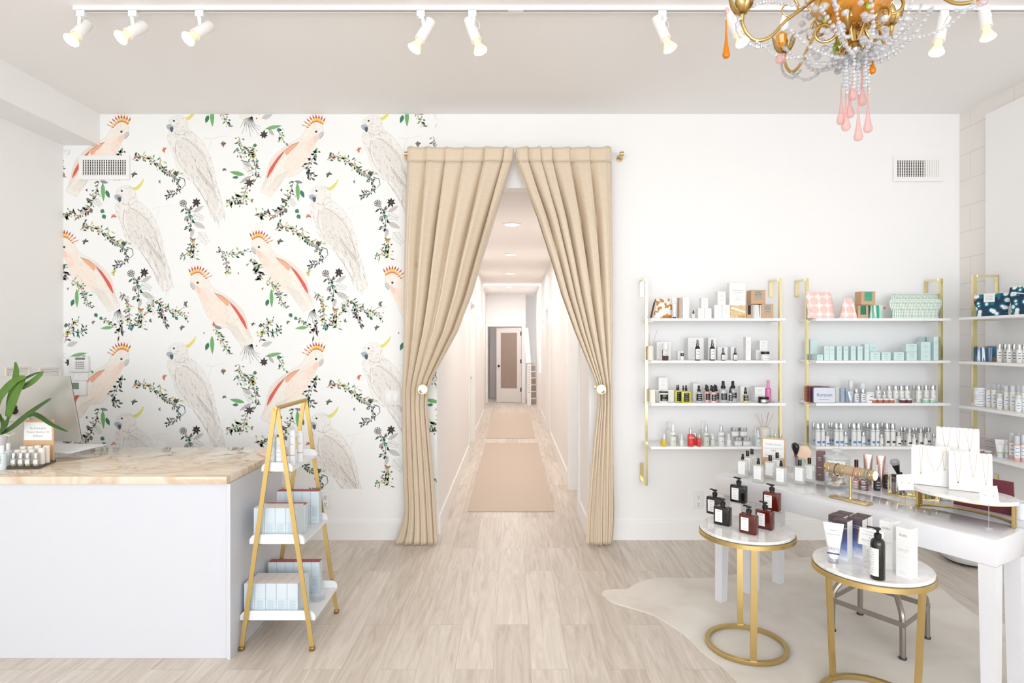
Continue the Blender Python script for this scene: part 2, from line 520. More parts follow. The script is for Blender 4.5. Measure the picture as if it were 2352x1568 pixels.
# room behind the end door
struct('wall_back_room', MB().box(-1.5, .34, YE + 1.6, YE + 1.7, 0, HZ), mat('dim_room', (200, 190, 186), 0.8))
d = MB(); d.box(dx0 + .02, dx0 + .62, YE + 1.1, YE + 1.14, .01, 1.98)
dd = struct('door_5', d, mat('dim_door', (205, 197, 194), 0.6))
# glazed door, hinged on the right, slightly ajar
lw = dx1 - (1143 - 1176) / F * YE + .03
dr = thing('glazed_door', 'white door with tall frosted pane standing ajar at hallway end', 'door', (dx1 - .005, YE + .02, 0), math.radians(180 - 9))
m = MB(); lh = 1.9
m.box(0, .11, -.02, .02, .01, lh); m.box(lw - .11, lw, -.02, .02, .01, lh); m.box(.11, lw - .11, -.02, .02, lh - .13, lh); m.box(.11, lw - .11, -.02, .02, .01, .36)
m.build('door_leaf', mat('hall_door_white', (226, 221, 219), 0.45), dr)
MB().box(.105, lw - .105, -.008, .008, .355, lh - .125).build('frosted_pane', mat('patterned_frost', (158, 140, 128), 0.5, noise=0.15, nscale=18), dr)
k = MB(); k.ball((lw - .06, .055, .93), .03); k.ball((lw - .06, -.055, .93), .03); k.tube([(lw - .06, -.05, .93), (lw - .06, .05, .93)], .01); k.build('door_knob', BLACK, dr)
for z in (.28, 1.0, 1.7): MB().box(-.012, .02, .021, .03, z, z + .1).build('hinge', BLACK, dr)
# stairs behind a stub wall
struct('wall_stair', MB().box(.345, .74, YE + 1.2, YE + 1.3, 0, HZ), HALL)
st = MB()
for k in range(6): st.box(.47, .60, YE + .0 - .35 + .0 + k * .12, YE - .35 + (k + 1) * .12 + .6, .16 * k, .16 * (k + 1))
tag(struct('stair_carpet', st, mat('stair_carpet', (186, 170, 160), 0.95)), 'carpeted stairs climbing beside hallway end door', None)
st = MB()
for k in range(6): st.box(.468, .60, YE - .356 + k * .12, YE - .35 + k * .12, .16 * (k + 1) - .03, .16 * (k + 1))
struct('stair_nosing', st, TRIM)
nw = thing('newel_panel', 'white pierced newel panel with sloping rail cap beside the stairs', 'stair rail', (0, 0, 0))
m = MB(); m.box(.37, .465, YE - .55, YE - .50, 0, 1.0)
for k in range(11): m.box(.41, .425, YE - .553, YE - .549, .30 + k * .062, .32 + k * .062, 1)
m.build('newel', [TRIM, DARK], nw)
m = MB(); m.bar((.40, YE - .55, 1.02), (.345, YE - .02, 1.88), .12, .05, (0, 0, 1)); m.build('rail_cap', TRIM, nw)
# glowing portal strip where the hallway opens up
YPt = 12.5
pl = thing('portal_light_strip', 'glowing white light strip framing the far hallway opening', 'light', (0, YPt, 0))
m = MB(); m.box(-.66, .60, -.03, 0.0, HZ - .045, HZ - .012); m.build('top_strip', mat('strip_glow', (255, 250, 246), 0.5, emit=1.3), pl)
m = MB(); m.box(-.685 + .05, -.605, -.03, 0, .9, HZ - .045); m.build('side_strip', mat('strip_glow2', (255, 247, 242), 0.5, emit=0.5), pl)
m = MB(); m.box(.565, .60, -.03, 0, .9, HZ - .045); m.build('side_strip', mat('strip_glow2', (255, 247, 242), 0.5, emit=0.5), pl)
# downlights
EM = mat('lamp_glow', (255, 250, 244), 0.4, emit=9)
for k, (u, Y, lb) in enumerate(((1176, 6.16, 'round recessed ceiling downlight, first beyond the curtains'), (1173, 8.3, 'round recessed ceiling downlight, second beyond the curtains'), (1171, 10.6, 'round recessed ceiling downlight, third beyond the curtains'), (1169, 13.2, 'round recessed ceiling downlight past the glowing hallway portal'))):
    x = (u - 1176) / F * Y
    t = thing('downlight', lb, 'ceiling light', (x, Y, HZ), 0, 'hallway downlights')
    MB().lathe([(.072, -.0005), (.095, -.002), (.095, -.006), (.07, -.008), (.07, -.001)], seg=28, nocap=True).build('trim_ring', TRIM, t)
    MB().lathe([(0, -.004), (.069, -.004)], seg=28).build('lens', EM, t)
    lamp('downlight_or_fill_lamp', 'AREA', (x, Y, HZ - .03), HALL_W, .16, .16, (0, 0, 0), (1.0, 0.95, 0.92))
lamp('downlight_or_fill_lamp', 'AREA', (0, 14.0, HZ - .03), 12, .5, .5, (0, 0, 0), (1.0, 0.98, 0.98))  # added fill lamp brightening the hallway end wall, no fixture belongs to it
# wall sconces
for k, (side, x, Y, z0, z1, lb) in enumerate(((1, HR, 8.55, 1.80, 2.13, 'tall glowing wall sconce between the two side doorways'), (1, HR - .003, 11.6, 1.80, 2.04, 'small glowing wall sconce before the stair end'), (-1, HL, 10.3, 1.80, 2.05, 'glowing wall sconce past the first side door'), (-1, HL, 6.75, 1.80, 2.05, 'glowing wall sconce half hidden behind the curtain'))):
    t = thing('wall_sconce', lb, 'wall light', (x, Y, 0), 0, 'hallway sconces')
    s = side
    m = MB(); xa, xb = sorted((0, -s * .02)); m.box(xa, xb, -.04, .04, (z0 + z1) / 2 - .05, (z0 + z1) / 2 + .05); m.build('backplate', SILVER, t)
    m = MB(); xa, xb = sorted((-s * .02, -s * .09)); m.rbox(xa, xb, -.07, .07, z0, z1, .008); m.build('glass_shade', mat('sconce_glow', (255, 246, 236), 0.4, emit=1.7), t)
# runners
for (y0, y1, lb) in ((5.47, 9.14, 'long plain beige runner nearest the curtains on the hallway floor'), (9.62, 13.1, 'beige runner further down the hallway, before the glazed door')):
    c = -.008 - (y0 - 5.5) * .004
    m = MB(); m.rbox(c - .398, c + .398, y0, y1, 0.0005, .009, .003)
    tag(m.build('hall_runner', RUG), lb, 'rug', 'hallway runners')
# cowhide rug
hide = [(1381, 1366), (1388, 1358), (1410, 1355), (1440, 1354), (1465, 1340), (1500, 1330), (1545, 1328), (1590, 1330), (1650, 1327), (1700, 1318), (1760, 1298), (1830, 1283), (1900, 1281), (1990, 1287), (2070, 1310), (2150, 1345), (2200, 1385), (2260, 1422), (2340, 1440), (2420, 1450), (2460, 1490), (2440, 1560), (2420, 1640), (2300, 1720), (2100, 1730), (1900, 1700), (1760, 1640), (1690, 1566), (1655, 1530), (1610, 1497), (1575, 1462), (1540, 1437), (1500, 1414), (1450, 1398), (1405, 1384)]
hp = spline([G(u, v) for u, v in hide + hide[:1]], 5)[:-1]
m = MB(); m.prism([(p.x, p.y) for p in reversed(hp)], .0005, .007)
tag(m.build('cowhide_rug', HIDE), 'cream cowhide rug spread under the round side tables and white consoles', 'rug')

# ------------------------------------------------------------------ wall fittings


def vent(label, u0, u1, v0, v1, split):
    a = P(u0, v1, YB - .004); bq = P(u1, v0, YB - .004)
    t = thing('air_vent', label, 'air vent', (a.x, YB, a.z), 0, 'wall air vents')
    w_, h_ = bq.x - a.x, bq.z - a.z
    m = MB(); bx = .026; bz = .034
    for (x0, x1, z0, z1) in ((0, w_, 0, bz), (0, w_, h_ - bz, h_), (0, bx, bz, h_ - bz), (w_ - bx, w_, bz, h_ - bz)):
        m.box(x0, x1, -.014, -.003, z0, z1)
    m.build('frame', TRIM, t)
    MB().box(bx, w_ - bx, -.0035, -.003, bz, h_ - bz).build('backing', mat('vent_dark', (70, 64, 60), 0.8), t)
    m = MB()
    for k in range(6):
        z = bz + (h_ - 2 * bz) * (k + .5) / 6; m.box(bx, w_ - bx, -.006, -.004, z - .003, z + .003)
    m.build('cross_slats', mat('vent_grey', (196, 190, 186), 0.6), t)
    m = MB(); nn = 19
    for k in range(nn + 1):
        x = bx + (w_ - 2 * bx) * k / nn
        wd_ = .0035 if k / nn < split else .0075
        m.box(max(bx, x - wd_), min(w_ - bx, x + wd_), -.012, -.007, bz, h_ - bz)
    m.build('slats', TRIM, t)


vent('white slatted air vent over the parrot wallpaper', 183, 299, 358, 413, 2)
vent('white slatted air vent on plain wall above the brass shelves', 2051, 2165, 359, 417, .66)


def outlet(u, v, label, w=.075, h=.13):
    p = P(u, v, YB)
    t = thing('power_outlet', label, 'outlet', (p.x, YB, p.z), 0, 'wall outlets')
    MB().rbox(-w / 2, w / 2, -.007, -.0005, -h / 2, h / 2, .003).build('cover_plate', PAPER, t)
    m = MB()
    for z in (-.028, .028):
        m.rbox(-.018, .018, -.0095, -.0065, z - .021, z + .021, .002, mi=0)
        for x in (-.007, .007): m.box(x - .0015, x + .0015, -.0105, -.009, z - .002, z + .009, 1)
        m.box(-.003, .003, -.0105, -.009, z - .014, z - .008, 1)
    m.build('socket', [TRIM, DARK], t)


outlet(748, 1148, 'white double power outlet below the wallpaper')
outlet(1604, 1148, 'white double power outlet beside the round side table')
p = P(901, 913, YB)
t = thing('light_switch', 'white double rocker switch beside the gathered curtain', 'light switch', (p.x, YB, p.z))
MB().rbox(-.062, .062, -.008, -.0005, -.058, .058, .003).build('cover_plate', PAPER, t)
for x in (-.026, .026): MB().rbox(x - .018, x + .018, -.013, -.0075, -.034, .034, .003).build('rocker', TRIM, t)
p = P(186, 836, YB)
t = thing('alarm_keypad', 'white alarm keypad with grey display above the monitor', 'keypad', (p.x, YB, p.z))
MB().rbox(-.075, .075, -.03, -.0005, -.06, .06, .006).build('housing', PAPER, t)
MB().box(-.052 + .03, .052, -.032, -.0295, .035, .052).build('display', mat('lcd_grey', (128, 126, 124), 0.4), t)
m = MB()
for i in range(4):
    for j in range(4): m.box(-.02 + i * .018, -.008 + i * .018, -.033, -.0295, -.036 + j * .016, -.027 + j * .016)
m.build('keys', GREY, t)
p = P(179, 864, YB)
t = thing('switch_cover', 'white blank cover plate between keypad and thermostat', 'switch', (p.x, YB, p.z))
MB().rbox(-.085, .085, -.008, -.0005, -.033, .033, .003).build('cover_plate', PAPER, t)
MB().rbox(-.02, .01, -.012, -.0075, -.026, .026, .002).build('rocker', TRIM, t)
p = P(187, 891, YB)
t = thing('thermostat', 'white thermostat with green screen beside the monitor', 'thermostat', (p.x, YB, p.z))
MB().rbox(-.062, .052, -.028, -.0005, -.055, .055, .005).build('housing', PAPER, t)
MB().box(-.052, .0, -.030, -.0275, -.005, .044).build('screen', mat('lcd_green', (122, 140, 128), 0.35), t)
p = P(157, 350, YB)
tag(MB().lathe([(0, .0), (.018, .001), (.018, .02), (.0, .028)], seg=18).build('ceiling_sensor', PAPER), 'small round white sensor on wallpaper by the soffit', 'sensor')
bpy.data.objects['ceiling_sensor'].location = (p.x, YB, p.z); bpy.data.objects['ceiling_sensor'].rotation_euler = (PI / 2, 0, 0)
# certificates on the left wall
for (ua, ub, vt, lb, tint) in ((10, 66, 841, 'framed certificate with tan border on the side wall', (226, 208, 190)), (88, 138, 842, 'framed certificate with blue border nearest the corner', (176, 190, 208))):
    ya = XL * F / (ua - 1176); yb = XL * F / (ub - 1176); zt = H - (vt - 784) / F * yb
    t = thing('certificate_frame', lb, 'picture frame', (XL, (ya + yb) / 2, zt), 0, 'certificates on the side wall')
    hw = abs(yb - ya) / 2; hh = .27
    m = MB()
    m.box(.0005, .012, -hw, hw, -.012, 0); m.box(.0005, .012, -hw, hw, -hh, -hh + .012); m.box(.0005, .012, -hw, -hw + .01, -hh + .012, -.012); m.box(.0005, .012, hw - .01, hw, -hh + .012, -.012)
    m.build('frame', CREAMP, t)
    m = MB(); m.box(.0005, .004, -hw + .01, hw - .01, -hh + .012, -.012, 0)
    b1 = mat('cert_%d' % tint[0], tint, .6)
    for (y0, y1, z0, z1) in ((-hw + .03, hw - .03, -.036, -.032), (-hw + .03, hw - .03, -hh + .03, -hh + .034), (-hw + .03, -hw + .034, -hh + .034, -.036), (hw - .034, hw - .03, -hh + .034, -.036)): m.box(.004, .0045, y0, y1, z0, z1, 1)
    for k in range(4): m.box(.004, .0045, -.05 + k * .008, .05 - k * .008, -.07 - k * .022, -.066 - k * .022, 2)
    m.build('certificate', [PAPER, b1, GREY], t)

# ------------------------------------------------------------------ printed wallpaper
# drawn flat in the wall's own units (one unit = 1/293 m), clipped to the papered area
WU0, WU1, WV0, WV1 = 146, 1003, 262.5, 1122
WP = dict(v=[], f=[], c=[])
R_ = random.Random(11)


def clip(poly):
    for ax, lim, sg in ((0, WU0, 1), (0, WU1, -1), (1, WV0, 1), (1, WV1, -1)):
        out = []
        n = len(poly)
        for i in range(n):
            a = poly[i]; b_ = poly[(i + 1) % n]
            da = (a[ax] - lim) * sg; db = (b_[ax] - lim) * sg
            if da >= 0: out.append(a)
            if (da >= 0) != (db >= 0):
                t = da / (da - db); out.append((a[0] + (b_[0] - a[0]) * t, a[1] + (b_[1] - a[1]) * t))
        poly = out
        if len(poly) < 3: return None
    return poly


PRIMS = []


def poly(pts, col, layer):
    PRIMS.append((pts, col, layer))


def blob(pts, col, layer, n=4, closed=True):
    q = [Vector((x, y, 0)) for x, y in pts]
    q = spline(q + q[:1], n)[:-1]
    p2 = [(a.x, a.y) for a in q]
    poly(p2, col, layer); return p2


def stroke(pts, w, col, layer, taper=True):
    """thin line as quads"""
    n = len(pts)
    for i in range(n - 1):
        a = Vector((*pts[i], 0)); b_ = Vector((*pts[i + 1], 0)); d = b_ - a
        if d.length < .01: continue
        nrm = Vector((-d.y, d.x, 0)).normalized()
        wa = w * (1 - .6 * i / (n - 1)) / 2 if taper else w / 2; wb = w * (1 - .6 * (i + 1) / (n - 1)) / 2 if taper else w / 2
        poly([(a.x + nrm.x * wa, a.y + nrm.y * wa), (b_.x + nrm.x * wb, b_.y + nrm.y * wb), (b_.x - nrm.x * wb, b_.y - nrm.y * wb), (a.x - nrm.x * wa, a.y - nrm.y * wa)], col, layer)


def inside(p, pl_):
    c = False; n = len(pl_); j = n - 1
    for i in range(n):
        if (pl_[i][1] > p[1]) != (pl_[j][1] > p[1]) and p[0] < (pl_[j][0] - pl_[i][0]) * (p[1] - pl_[i][1]) / (pl_[j][1] - pl_[i][1]) + pl_[i][0]: c = not c
        j = i
    return c


def z1(pts, ox=0, oy=0): return [(x / 3.92 + ox, y / 3.92 + 240 + oy) for x, y in pts]
def z2(pts): return [(x / 3.92 + 500, y / 3.92 + 240) for x, y in pts]
def z3(pts): return [(x / 3.733 + 100, y / 3.733 + 620) for x, y in pts]


def leaf(x, y, a, L, w, col, vein=None, layer=3):
    ca, sa = math.cos(a), math.sin(a)
    pts = []
    for (t, s) in ((0, 0), (.25, .42), (.5, .5), (.75, .33), (1, 0), (.75, -.33), (.5, -.5), (.25, -.42)):
        pts.append((x + ca * t * L - sa * s * w, y + sa * t * L + ca * s * w))
    poly(pts, col, layer)
    if vein: stroke([(x + ca * L * .05, y + sa * L * .05), (x + ca * L * .9, y + sa * L * .9)], .5, vein, layer + 1)


def hexc(*c): return c


GREENS = [(60, 124, 100), (110, 160, 112), (176, 196, 126), (84, 118, 104), (202, 208, 146), (104, 138, 108)]
DARKS = [(84, 76, 76), (106, 96, 94), (130, 124, 122), (160, 154, 152)]
TWIG = (132, 106, 94)


def sprig(pts, cols, dens=1.0, size=6, twig=TWIG, berries=0):
    size = size * 1.08; dens = dens * 1.15
    q = spline([(x, y, 0) for x, y in pts], 5); q = [(a.x, a.y) for a in q]
    stroke(q, 1.0, twig, 2, False)
    for i in range(len(q) - 1):
        dx, dy = q[i + 1][0] - q[i][0], q[i + 1][1] - q[i][1]; a = math.atan2(dy, dx); Ls = math.hypot(dx, dy)
        for k in range(max(1, int(Ls * .36 * dens + R_.random()))):
            t = R_.random(); x = q[i][0] + dx * t; y = q[i][1] + dy * t
            s = R_.choice((-1, 1)); aa = a + s * R_.uniform(.4, 1.4); off = R_.choice((0, 1, 3, 5, 8)) * R_.uniform(.7, 1.2)
            if off > 2: stroke([(x, y), (x + math.cos(aa) * off, y + math.sin(aa) * off)], .6, twig, 2)
            x += math.cos(aa) * off; y += math.sin(aa) * off
            leaf(x, y, aa + R_.uniform(-.6, .6), size * R_.choice((.6, .8, 1, 1.2, 1.7)), size * R_.uniform(.4, .65), R_.choice(cols))
        if R_.random() < berries:
            x, y = q[i]; x += R_.uniform(-8, 8); y += R_.uniform(-8, 8)
            poly([(x + 2.1 * math.cos(k), y + 2.1 * math.sin(k)) for k in range(0, 6)], R_.choice([(206, 110, 104), (222, 160, 150), (120, 70, 66), (196, 176, 84)]), 4)


def fern(x, y, a, L, col=(150, 146, 144)):
    stroke([(x, y), (x + math.cos(a) * L, y + math.sin(a) * L)], .6, col, 2)
    for k in range(7):
        t = k / 7; px, py = x + math.cos(a) * L * t, y + math.sin(a) * L * t
        for s in (-1, 1):
            aa = a + s * .9; l2 = L * .4 * (1 - t * .6)
            stroke([(px, py), (px + math.cos(aa) * l2, py + math.sin(aa) * l2)], .45, col, 2)
            poly([(px + math.cos(aa) * l2 + math.cos(j * 1.57) * .9, py + math.sin(aa) * l2 + math.sin(j * 1.57) * .9) for j in range(4)], col, 3)


def flower(x, y, r, col, n=6, ring=False):
    for k in range(n):
        a = k * 2 * PI / n + .3
        if ring:
            cx, cy = x + math.cos(a) * r * .62, y + math.sin(a) * r * .62
            q = [(cx + math.cos(j * PI / 4) * r * .34, cy + math.sin(j * PI / 4) * r * .34) for j in range(9)]
            stroke(q, 1.0, col, 4, False)
        else: leaf(x, y, a, r * R_.uniform(.8, 1.25), r * .42, col, None, 4)
    poly([(x + math.cos(j) * r * .16, y + math.sin(j) * r * .16) for j in range(6)], (120, 100, 80), 5)


def butterfly(x, y, s, col, a=0.6):
    for sg in (-1, 1):
        leaf(x, y, a + sg * .95, s * 1.05, s * .5, col, None, 3); leaf(x, y, a + sg * 2.0, s * .75, s * .4, tuple(min(255, c_ + 34) for c_ in col), None, 3.2)
    stroke([(x - math.cos(a) * s * .4, y - math.sin(a) * s * .4), (x + math.cos(a) * s * .5, y + math.sin(a) * s * .5)], .9, (70, 60, 56), 5, False)


W1 = [(1520, 140), (1560, 108), (1620, 98), (1668, 118), (1692, 170), (1702, 222), (1760, 270), (1828, 340), (1885, 450), (1925, 570), (1950, 700), (1975, 790), (2000, 880), (2022, 985), (1995, 1032), (1945, 1050), (1900, 985), (1850, 880), (1790, 775), (1730, 690), (1650, 640), (1592, 560), (1560, 450), (1520, 350), (1506, 285), (1525, 240), (1512, 190)]


def cockatoo(ox, oy):
    body = blob(z1(W1, ox, oy), (239, 236, 231), 1)
    inner = blob(z1([(1600, 330), (1660, 300), (1740, 330), (1830, 430), (1890, 560), (1930, 720), (1970, 900), (1930, 960), (1860, 820), (1780, 700), (1690, 620), (1620, 500)], ox, oy), (233, 228, 222), 1.5)
    cx0, cy0 = z1([(1500, 100)], ox, oy)[0]
    n = 0
    while n < 330:
        x = cx0 + R_.uniform(0, 135); y = cy0 + R_.uniform(0, 245)
        if not inside((x, y), body): continue
        n += 1
        ty = (y - cy0) / 245
        a = 1.35 - .45 * (1 - ty) + R_.uniform(-.5, .5) * (1.3 - ty)
        L = 3.5 + 10 * ty * ty + R_.uniform(0, 3)
        g = R_.choice([(206, 200, 194), (190, 183, 178), (214, 208, 200), (168, 160, 156)])
        stroke([(x, y), (x + math.cos(a) * L * .5 + .8, y + math.sin(a) * L * .5), (x + math.cos(a) * L, y + math.sin(a) * L)], .75, g, 2)
    for pth in ([(1640, 300), (1700, 330), (1800, 420), (1870, 540), (1910, 690)], [(1590, 320), (1580, 420), (1620, 540), (1700, 640)], [(1740, 700), (1830, 830), (1900, 960)], [(1860, 560), (1905, 650), (1935, 770)], [(1570, 260), (1640, 275), (1700, 235)]):
        q = spline([(x, y, 0) for x, y in z1(pth, ox, oy)], 4); stroke([(a.x, a.y) for a in q], 1.1, (172, 164, 160), 3)
    for k in range(9):
        a0 = z1([(1770 + k * 18, 560 + k * 22)], ox, oy)[0]
        stroke([a0, (a0[0] + 9, a0[1] + 24)], .9, (150, 144, 142), 3)
    outl = body + body[:1]
    for i in range(0, len(outl) - 1): stroke([outl[i], outl[i + 1]], .6, (218, 213, 209), 2, False)
    blob(z1([(1497, 190), (1530, 178), (1560, 195), (1562, 226), (1550, 250), (1530, 235), (1506, 215)], ox, oy), (170, 180, 190), 4, 3)
    blob(z1([(1530, 205), (1558, 205), (1560, 230), (1549, 250), (1536, 236)], ox, oy), (84, 90, 100), 5, 3)
    e = z1([(1567, 148)], ox, oy)[0]; poly([(e[0] + 2.3 * math.cos(k * .7), e[1] + 2.3 * math.sin(k * .7)) for k in range(9)], (60, 56, 54), 5)
    # crest
    blob(z1([(1665, 120), (1700, 108), (1740, 70), (1764, 35), (1756, 80), (1722, 125), (1690, 145)], ox, oy), (232, 222, 118), 4, 3)
    stroke(z1([(1680, 128), (1718, 105), (1748, 66)], ox, oy), .8, (206, 196, 110), 5)


L1 = z2([(318, 1235), (350, 1213), (405, 1210), (458, 1240), (488, 1318), (545, 1372), (610, 1412), (662, 1455), (720, 1520), (760, 1570), (790, 1640), (812, 1760)])
# left facing pink cockatoo in zoom-3 units (origin 100,620 scale 3.733)
PK = [(1268, 45), (1300, 22), (1350, 20), (1400, 50), (1428, 120), (1480, 172), (1545, 205), (1605, 245), (1670, 300), (1712, 350), (1742, 430), (1762, 520), (1795, 615), (1750, 640), (1705, 660), (1680, 620), (1630, 550), (1590, 500), (1510, 485), (1440, 430), (1385, 355), (1352, 270), (1322, 200), (1285, 150), (1262, 110)]


def tr(pts, o, s=1, mx=False):
    """zoom-3 bird units -> wall units about the eye, optional mirror"""
    out = []
    for x, y in pts:
        dx, dy = (x - 1323) / 3.733 * s, (y - 108) / 3.733 * s
        out.append((o[0] + (-dx if mx else dx), o[1] + dy))
    return out


def pink(o, mx=False):
    """o = eye position"""
    tf = lambda p_: tr(p_, o, 1.0, mx)
    body = blob(tf(PK), (244, 237, 227), 1)
    blob(tf([(1290, 120), (1330, 150), (1400, 150), (1470, 220), (1560, 300), (1600, 400), (1560, 470), (1480, 440), (1400, 350), (1350, 250)]), (246, 232, 219), 1.4)
    blob(tf([(1295, 130), (1340, 150), (1390, 190), (1410, 260), (1380, 290), (1345, 240), (1315, 185)]), (247, 225, 210), 1.7)
    blob(tf([(1300, 125), (1335, 150), (1350, 190), (1330, 200), (1308, 165)]), (245, 210, 193), 1.9)
    xs = [p_[0] for p_ in body]; ys = [p_[1] for p_ in body]; n = 0
    while n < 170:
        x = R_.uniform(min(xs), max(xs)); y = R_.uniform(min(ys), max(ys))
        if not inside((x, y), body): continue
        n += 1; a = .95 + R_.uniform(-.35, .35)
        if mx: a = PI - a
        L = R_.uniform(3, 9)
        stroke([(x, y), (x + math.cos(a) * L, y + math.sin(a) * L)], .6, R_.choice([(226, 214, 202), (234, 206, 188), (214, 206, 198)]), 2)
    # wing
    blob(tf([(1462, 195), (1545, 215), (1640, 280), (1715, 370), (1745, 460), (1780, 600), (1700, 470), (1640, 360), (1560, 260)]), (234, 224, 212), 2.2)
    blob(tf([(1470, 205), (1530, 225), (1590, 275), (1575, 310), (1540, 275), (1505, 245)]), (240, 176, 142), 3)
    blob(tf([(1590, 272), (1640, 312), (1695, 385), (1728, 440), (1745, 508), (1705, 455), (1665, 385), (1625, 325)]), (222, 96, 84), 3.4)
    stroke(tf([(1465, 198), (1530, 222), (1600, 275), (1660, 340)]), 1.2, (150, 104, 90), 4)
    for k in range(8):
        stroke(tf([(1560 + k * 14, 440 + k * 6), (1660 + k * 12, 610 + k * 2)]), .7, (206, 196, 188), 3)
    outl = body + body[:1]
    for i in range(len(outl) - 1): stroke([outl[i], outl[i + 1]], .6, (216, 206, 198), 2, False)
    # beak, eye
    blob(tf([(1262, 108), (1285, 112), (1300, 140), (1295, 172), (1275, 158), (1260, 135)]), (206, 202, 200), 3, 3)
    stroke(tf([(1262, 112), (1262, 138), (1278, 158), (1294, 172)]), .9, (150, 144, 142), 4, False)
    e = tf([(1323, 108)])[0]; poly([(e[0] + 2.7 * math.cos(k * .7), e[1] + 2.7 * math.sin(k * .7)) for k in range(9)], (70, 64, 60), 5)
    # crest: red tips, yellow band, pale plumes
    for k in range(9):
        t = k / 8; bx = 1270 + 125 * t; by = 40 - 34 * math.sin(t * PI) + 30 * t
        a = -2.0 + 1.55 * t
        p0 = (bx, by); w_ = 9
        tip = (bx + math.cos(a) * 64, by + math.sin(a) * 64); mid = (bx + math.cos(a) * 30, by + math.sin(a) * 30)
        poly(tf([(bx - w_, by), (bx + w_, by), (mid[0] + w_ * .8, mid[1]), (mid[0] - w_ * .8, mid[1])]), (236, 196, 92), 3.5)
        poly(tf([(mid[0] - w_, mid[1] + 2), (mid[0] + w_, mid[1] + 2), tip]), (190, 74, 58), 3.7)
        poly(tf([(bx - w_, by + 6), (bx + w_, by + 6), (bx + w_ * .7, by - 6), (bx - w_ * .7, by - 6)]), (222, 120, 76), 3.8)
    for k in range(6):
        a = -2.25 + .18 * k; bx = 1285 + 12 * k
        stroke(tf([(bx, 10), (bx + math.cos(a) * 60, -10 + math.sin(a) * 60), (bx + math.cos(a) * 110 - 10, math.sin(a) * 115)]), .7, (232, 214, 196), 2)


cockatoo(0, 0)                                   # upper white bird
cockatoo(-469 / 3.92, 630 / 3.92)                # lower white bird
pink((594.9, 567.3)); pink((454.4, 648.9)); pink((726.3, 302.4), True)


def zz(z, pts): return z(pts)


G2 = GREENS; MIX = GREENS + DARKS[2:]
I0_ = len(PRIMS)
sprig(zz(z1, [(1190, 500), (1260, 465), (1330, 490), (1450, 560), (1530, 630), (1600, 640)]), G2, 1.3, 6, berries=.4)
sprig(zz(z1, [(1440, 470), (1450, 540), (1500, 600)]), G2, .7, 6)
sprig(zz(z1, [(1560, 640), (1600, 700), (1600, 780), (1500, 830)]), [(96, 118, 128), (70, 66, 66), (140, 160, 168), (120, 112, 108)], 1.2, 6.5, (96, 92, 94))
stroke(z1([(1610, 655), (1660, 670), (1670, 720), (1640, 755)]), 2.6, (120, 132, 142), 3)
flower(*z1([(1585, 620)])[0], 7, (84, 72, 70)); flower(*z1([(1650, 890)])[0], 8.5, (98, 84, 78), 8, True); flower(*z1([(1768, 880)])[0], 12, (70, 60, 58), 7)
leaf(*z1([(1740, 970)])[0], -.55, 29, 10, (202, 199, 197), (150, 146, 144)); stroke(z1([(1670, 910), (1700, 960), (1750, 960)]), 1.2, (90, 80, 78), 3)
fern(*z1([(1740, 990)])[0], .4, 26)
sprig(zz(z1, [(1665, 920), (1700, 1000), (1720, 1060), (1690, 1120)]), [(60, 128, 104), (110, 104, 102), (60, 96, 84)], 1.0, 7)
leaf(*z1([(1740, 1060)])[0], .45, 32, 13, (204, 201, 199), (156, 150, 148)); leaf(*z1([(1742, 1115)])[0], 1.85, 24, 9, (200, 197, 195), (160, 156, 152))
leaf(*z1([(1700, 1000)])[0], 2.3, 16, 9, (170, 168, 166), (130, 126, 124))
fern(*z1([(1790, 1150)])[0], .9, 34)
butterfly(*z1([(1735, 1222)])[0], 9, (156, 130, 72), -1.4)
sprig(zz(z1, [(1750, 1240), (1745, 1300), (1750, 1380)]), G2, 1.2, 6, berries=.5)
sprig(zz(z1, [(1745, 1270), (1690, 1340), (1630, 1370)]), G2, 1.2, 6, berries=.3)
PRIMS.extend([([(x_ - 469 / 3.92, y_ + 630 / 3.92) for x_, y_ in p_[0]], p_[1], p_[2]) for p_ in PRIMS[I0_:]])
sprig(zz(z1, [(2150, 290), (2180, 370), (2260, 450), (2300, 560), (2310, 670)]), MIX, 1.0, 6, berries=.4)
sprig(zz(z1, [(2120, 400), (2150, 430), (2220, 440), (2290, 400)]), G2, .9, 6)
leaf(*z1([(2280, 370)])[0], -.1, 9, 9, (74, 130, 96)); leaf(*z1([(2265, 450)])[0], .3, 12, 9, (196, 180, 90))
leaf(*z1([(2180, 510)])[0], .5, 27, 13, (205, 202, 200), (156, 150, 148))
stroke(z1([(2170, 500), (2230, 520), (2280, 500), (2300, 560)]), 1.4, (80, 74, 72), 3)
leaf(*z1([(2205, 635)])[0], 3.35, 36, 10, (120, 172, 112), (84, 130, 84)); leaf(*z1([(2150, 655)])[0], 3.1, 15, 7, (64, 130, 108))
leaf(*z1([(2270, 640)])[0], 2.6, 34, 9, (190, 188, 186), (150, 146, 144)); fern(*z1([(2280, 620)])[0], 3.9, 26)
flower(*z1([(2245, 705)])[0], 11, (76, 66, 64), 7)
sprig(zz(z1, [(2230, 740), (2200, 800), (2190, 900)]), G2, 1.1, 6.5, (140, 84, 76), berries=.4)
sprig(zz(z1, [(2190, 820), (2120, 860), (2050, 880)]), G2, 1.5, 6.5, (140, 84, 76), berries=.3)
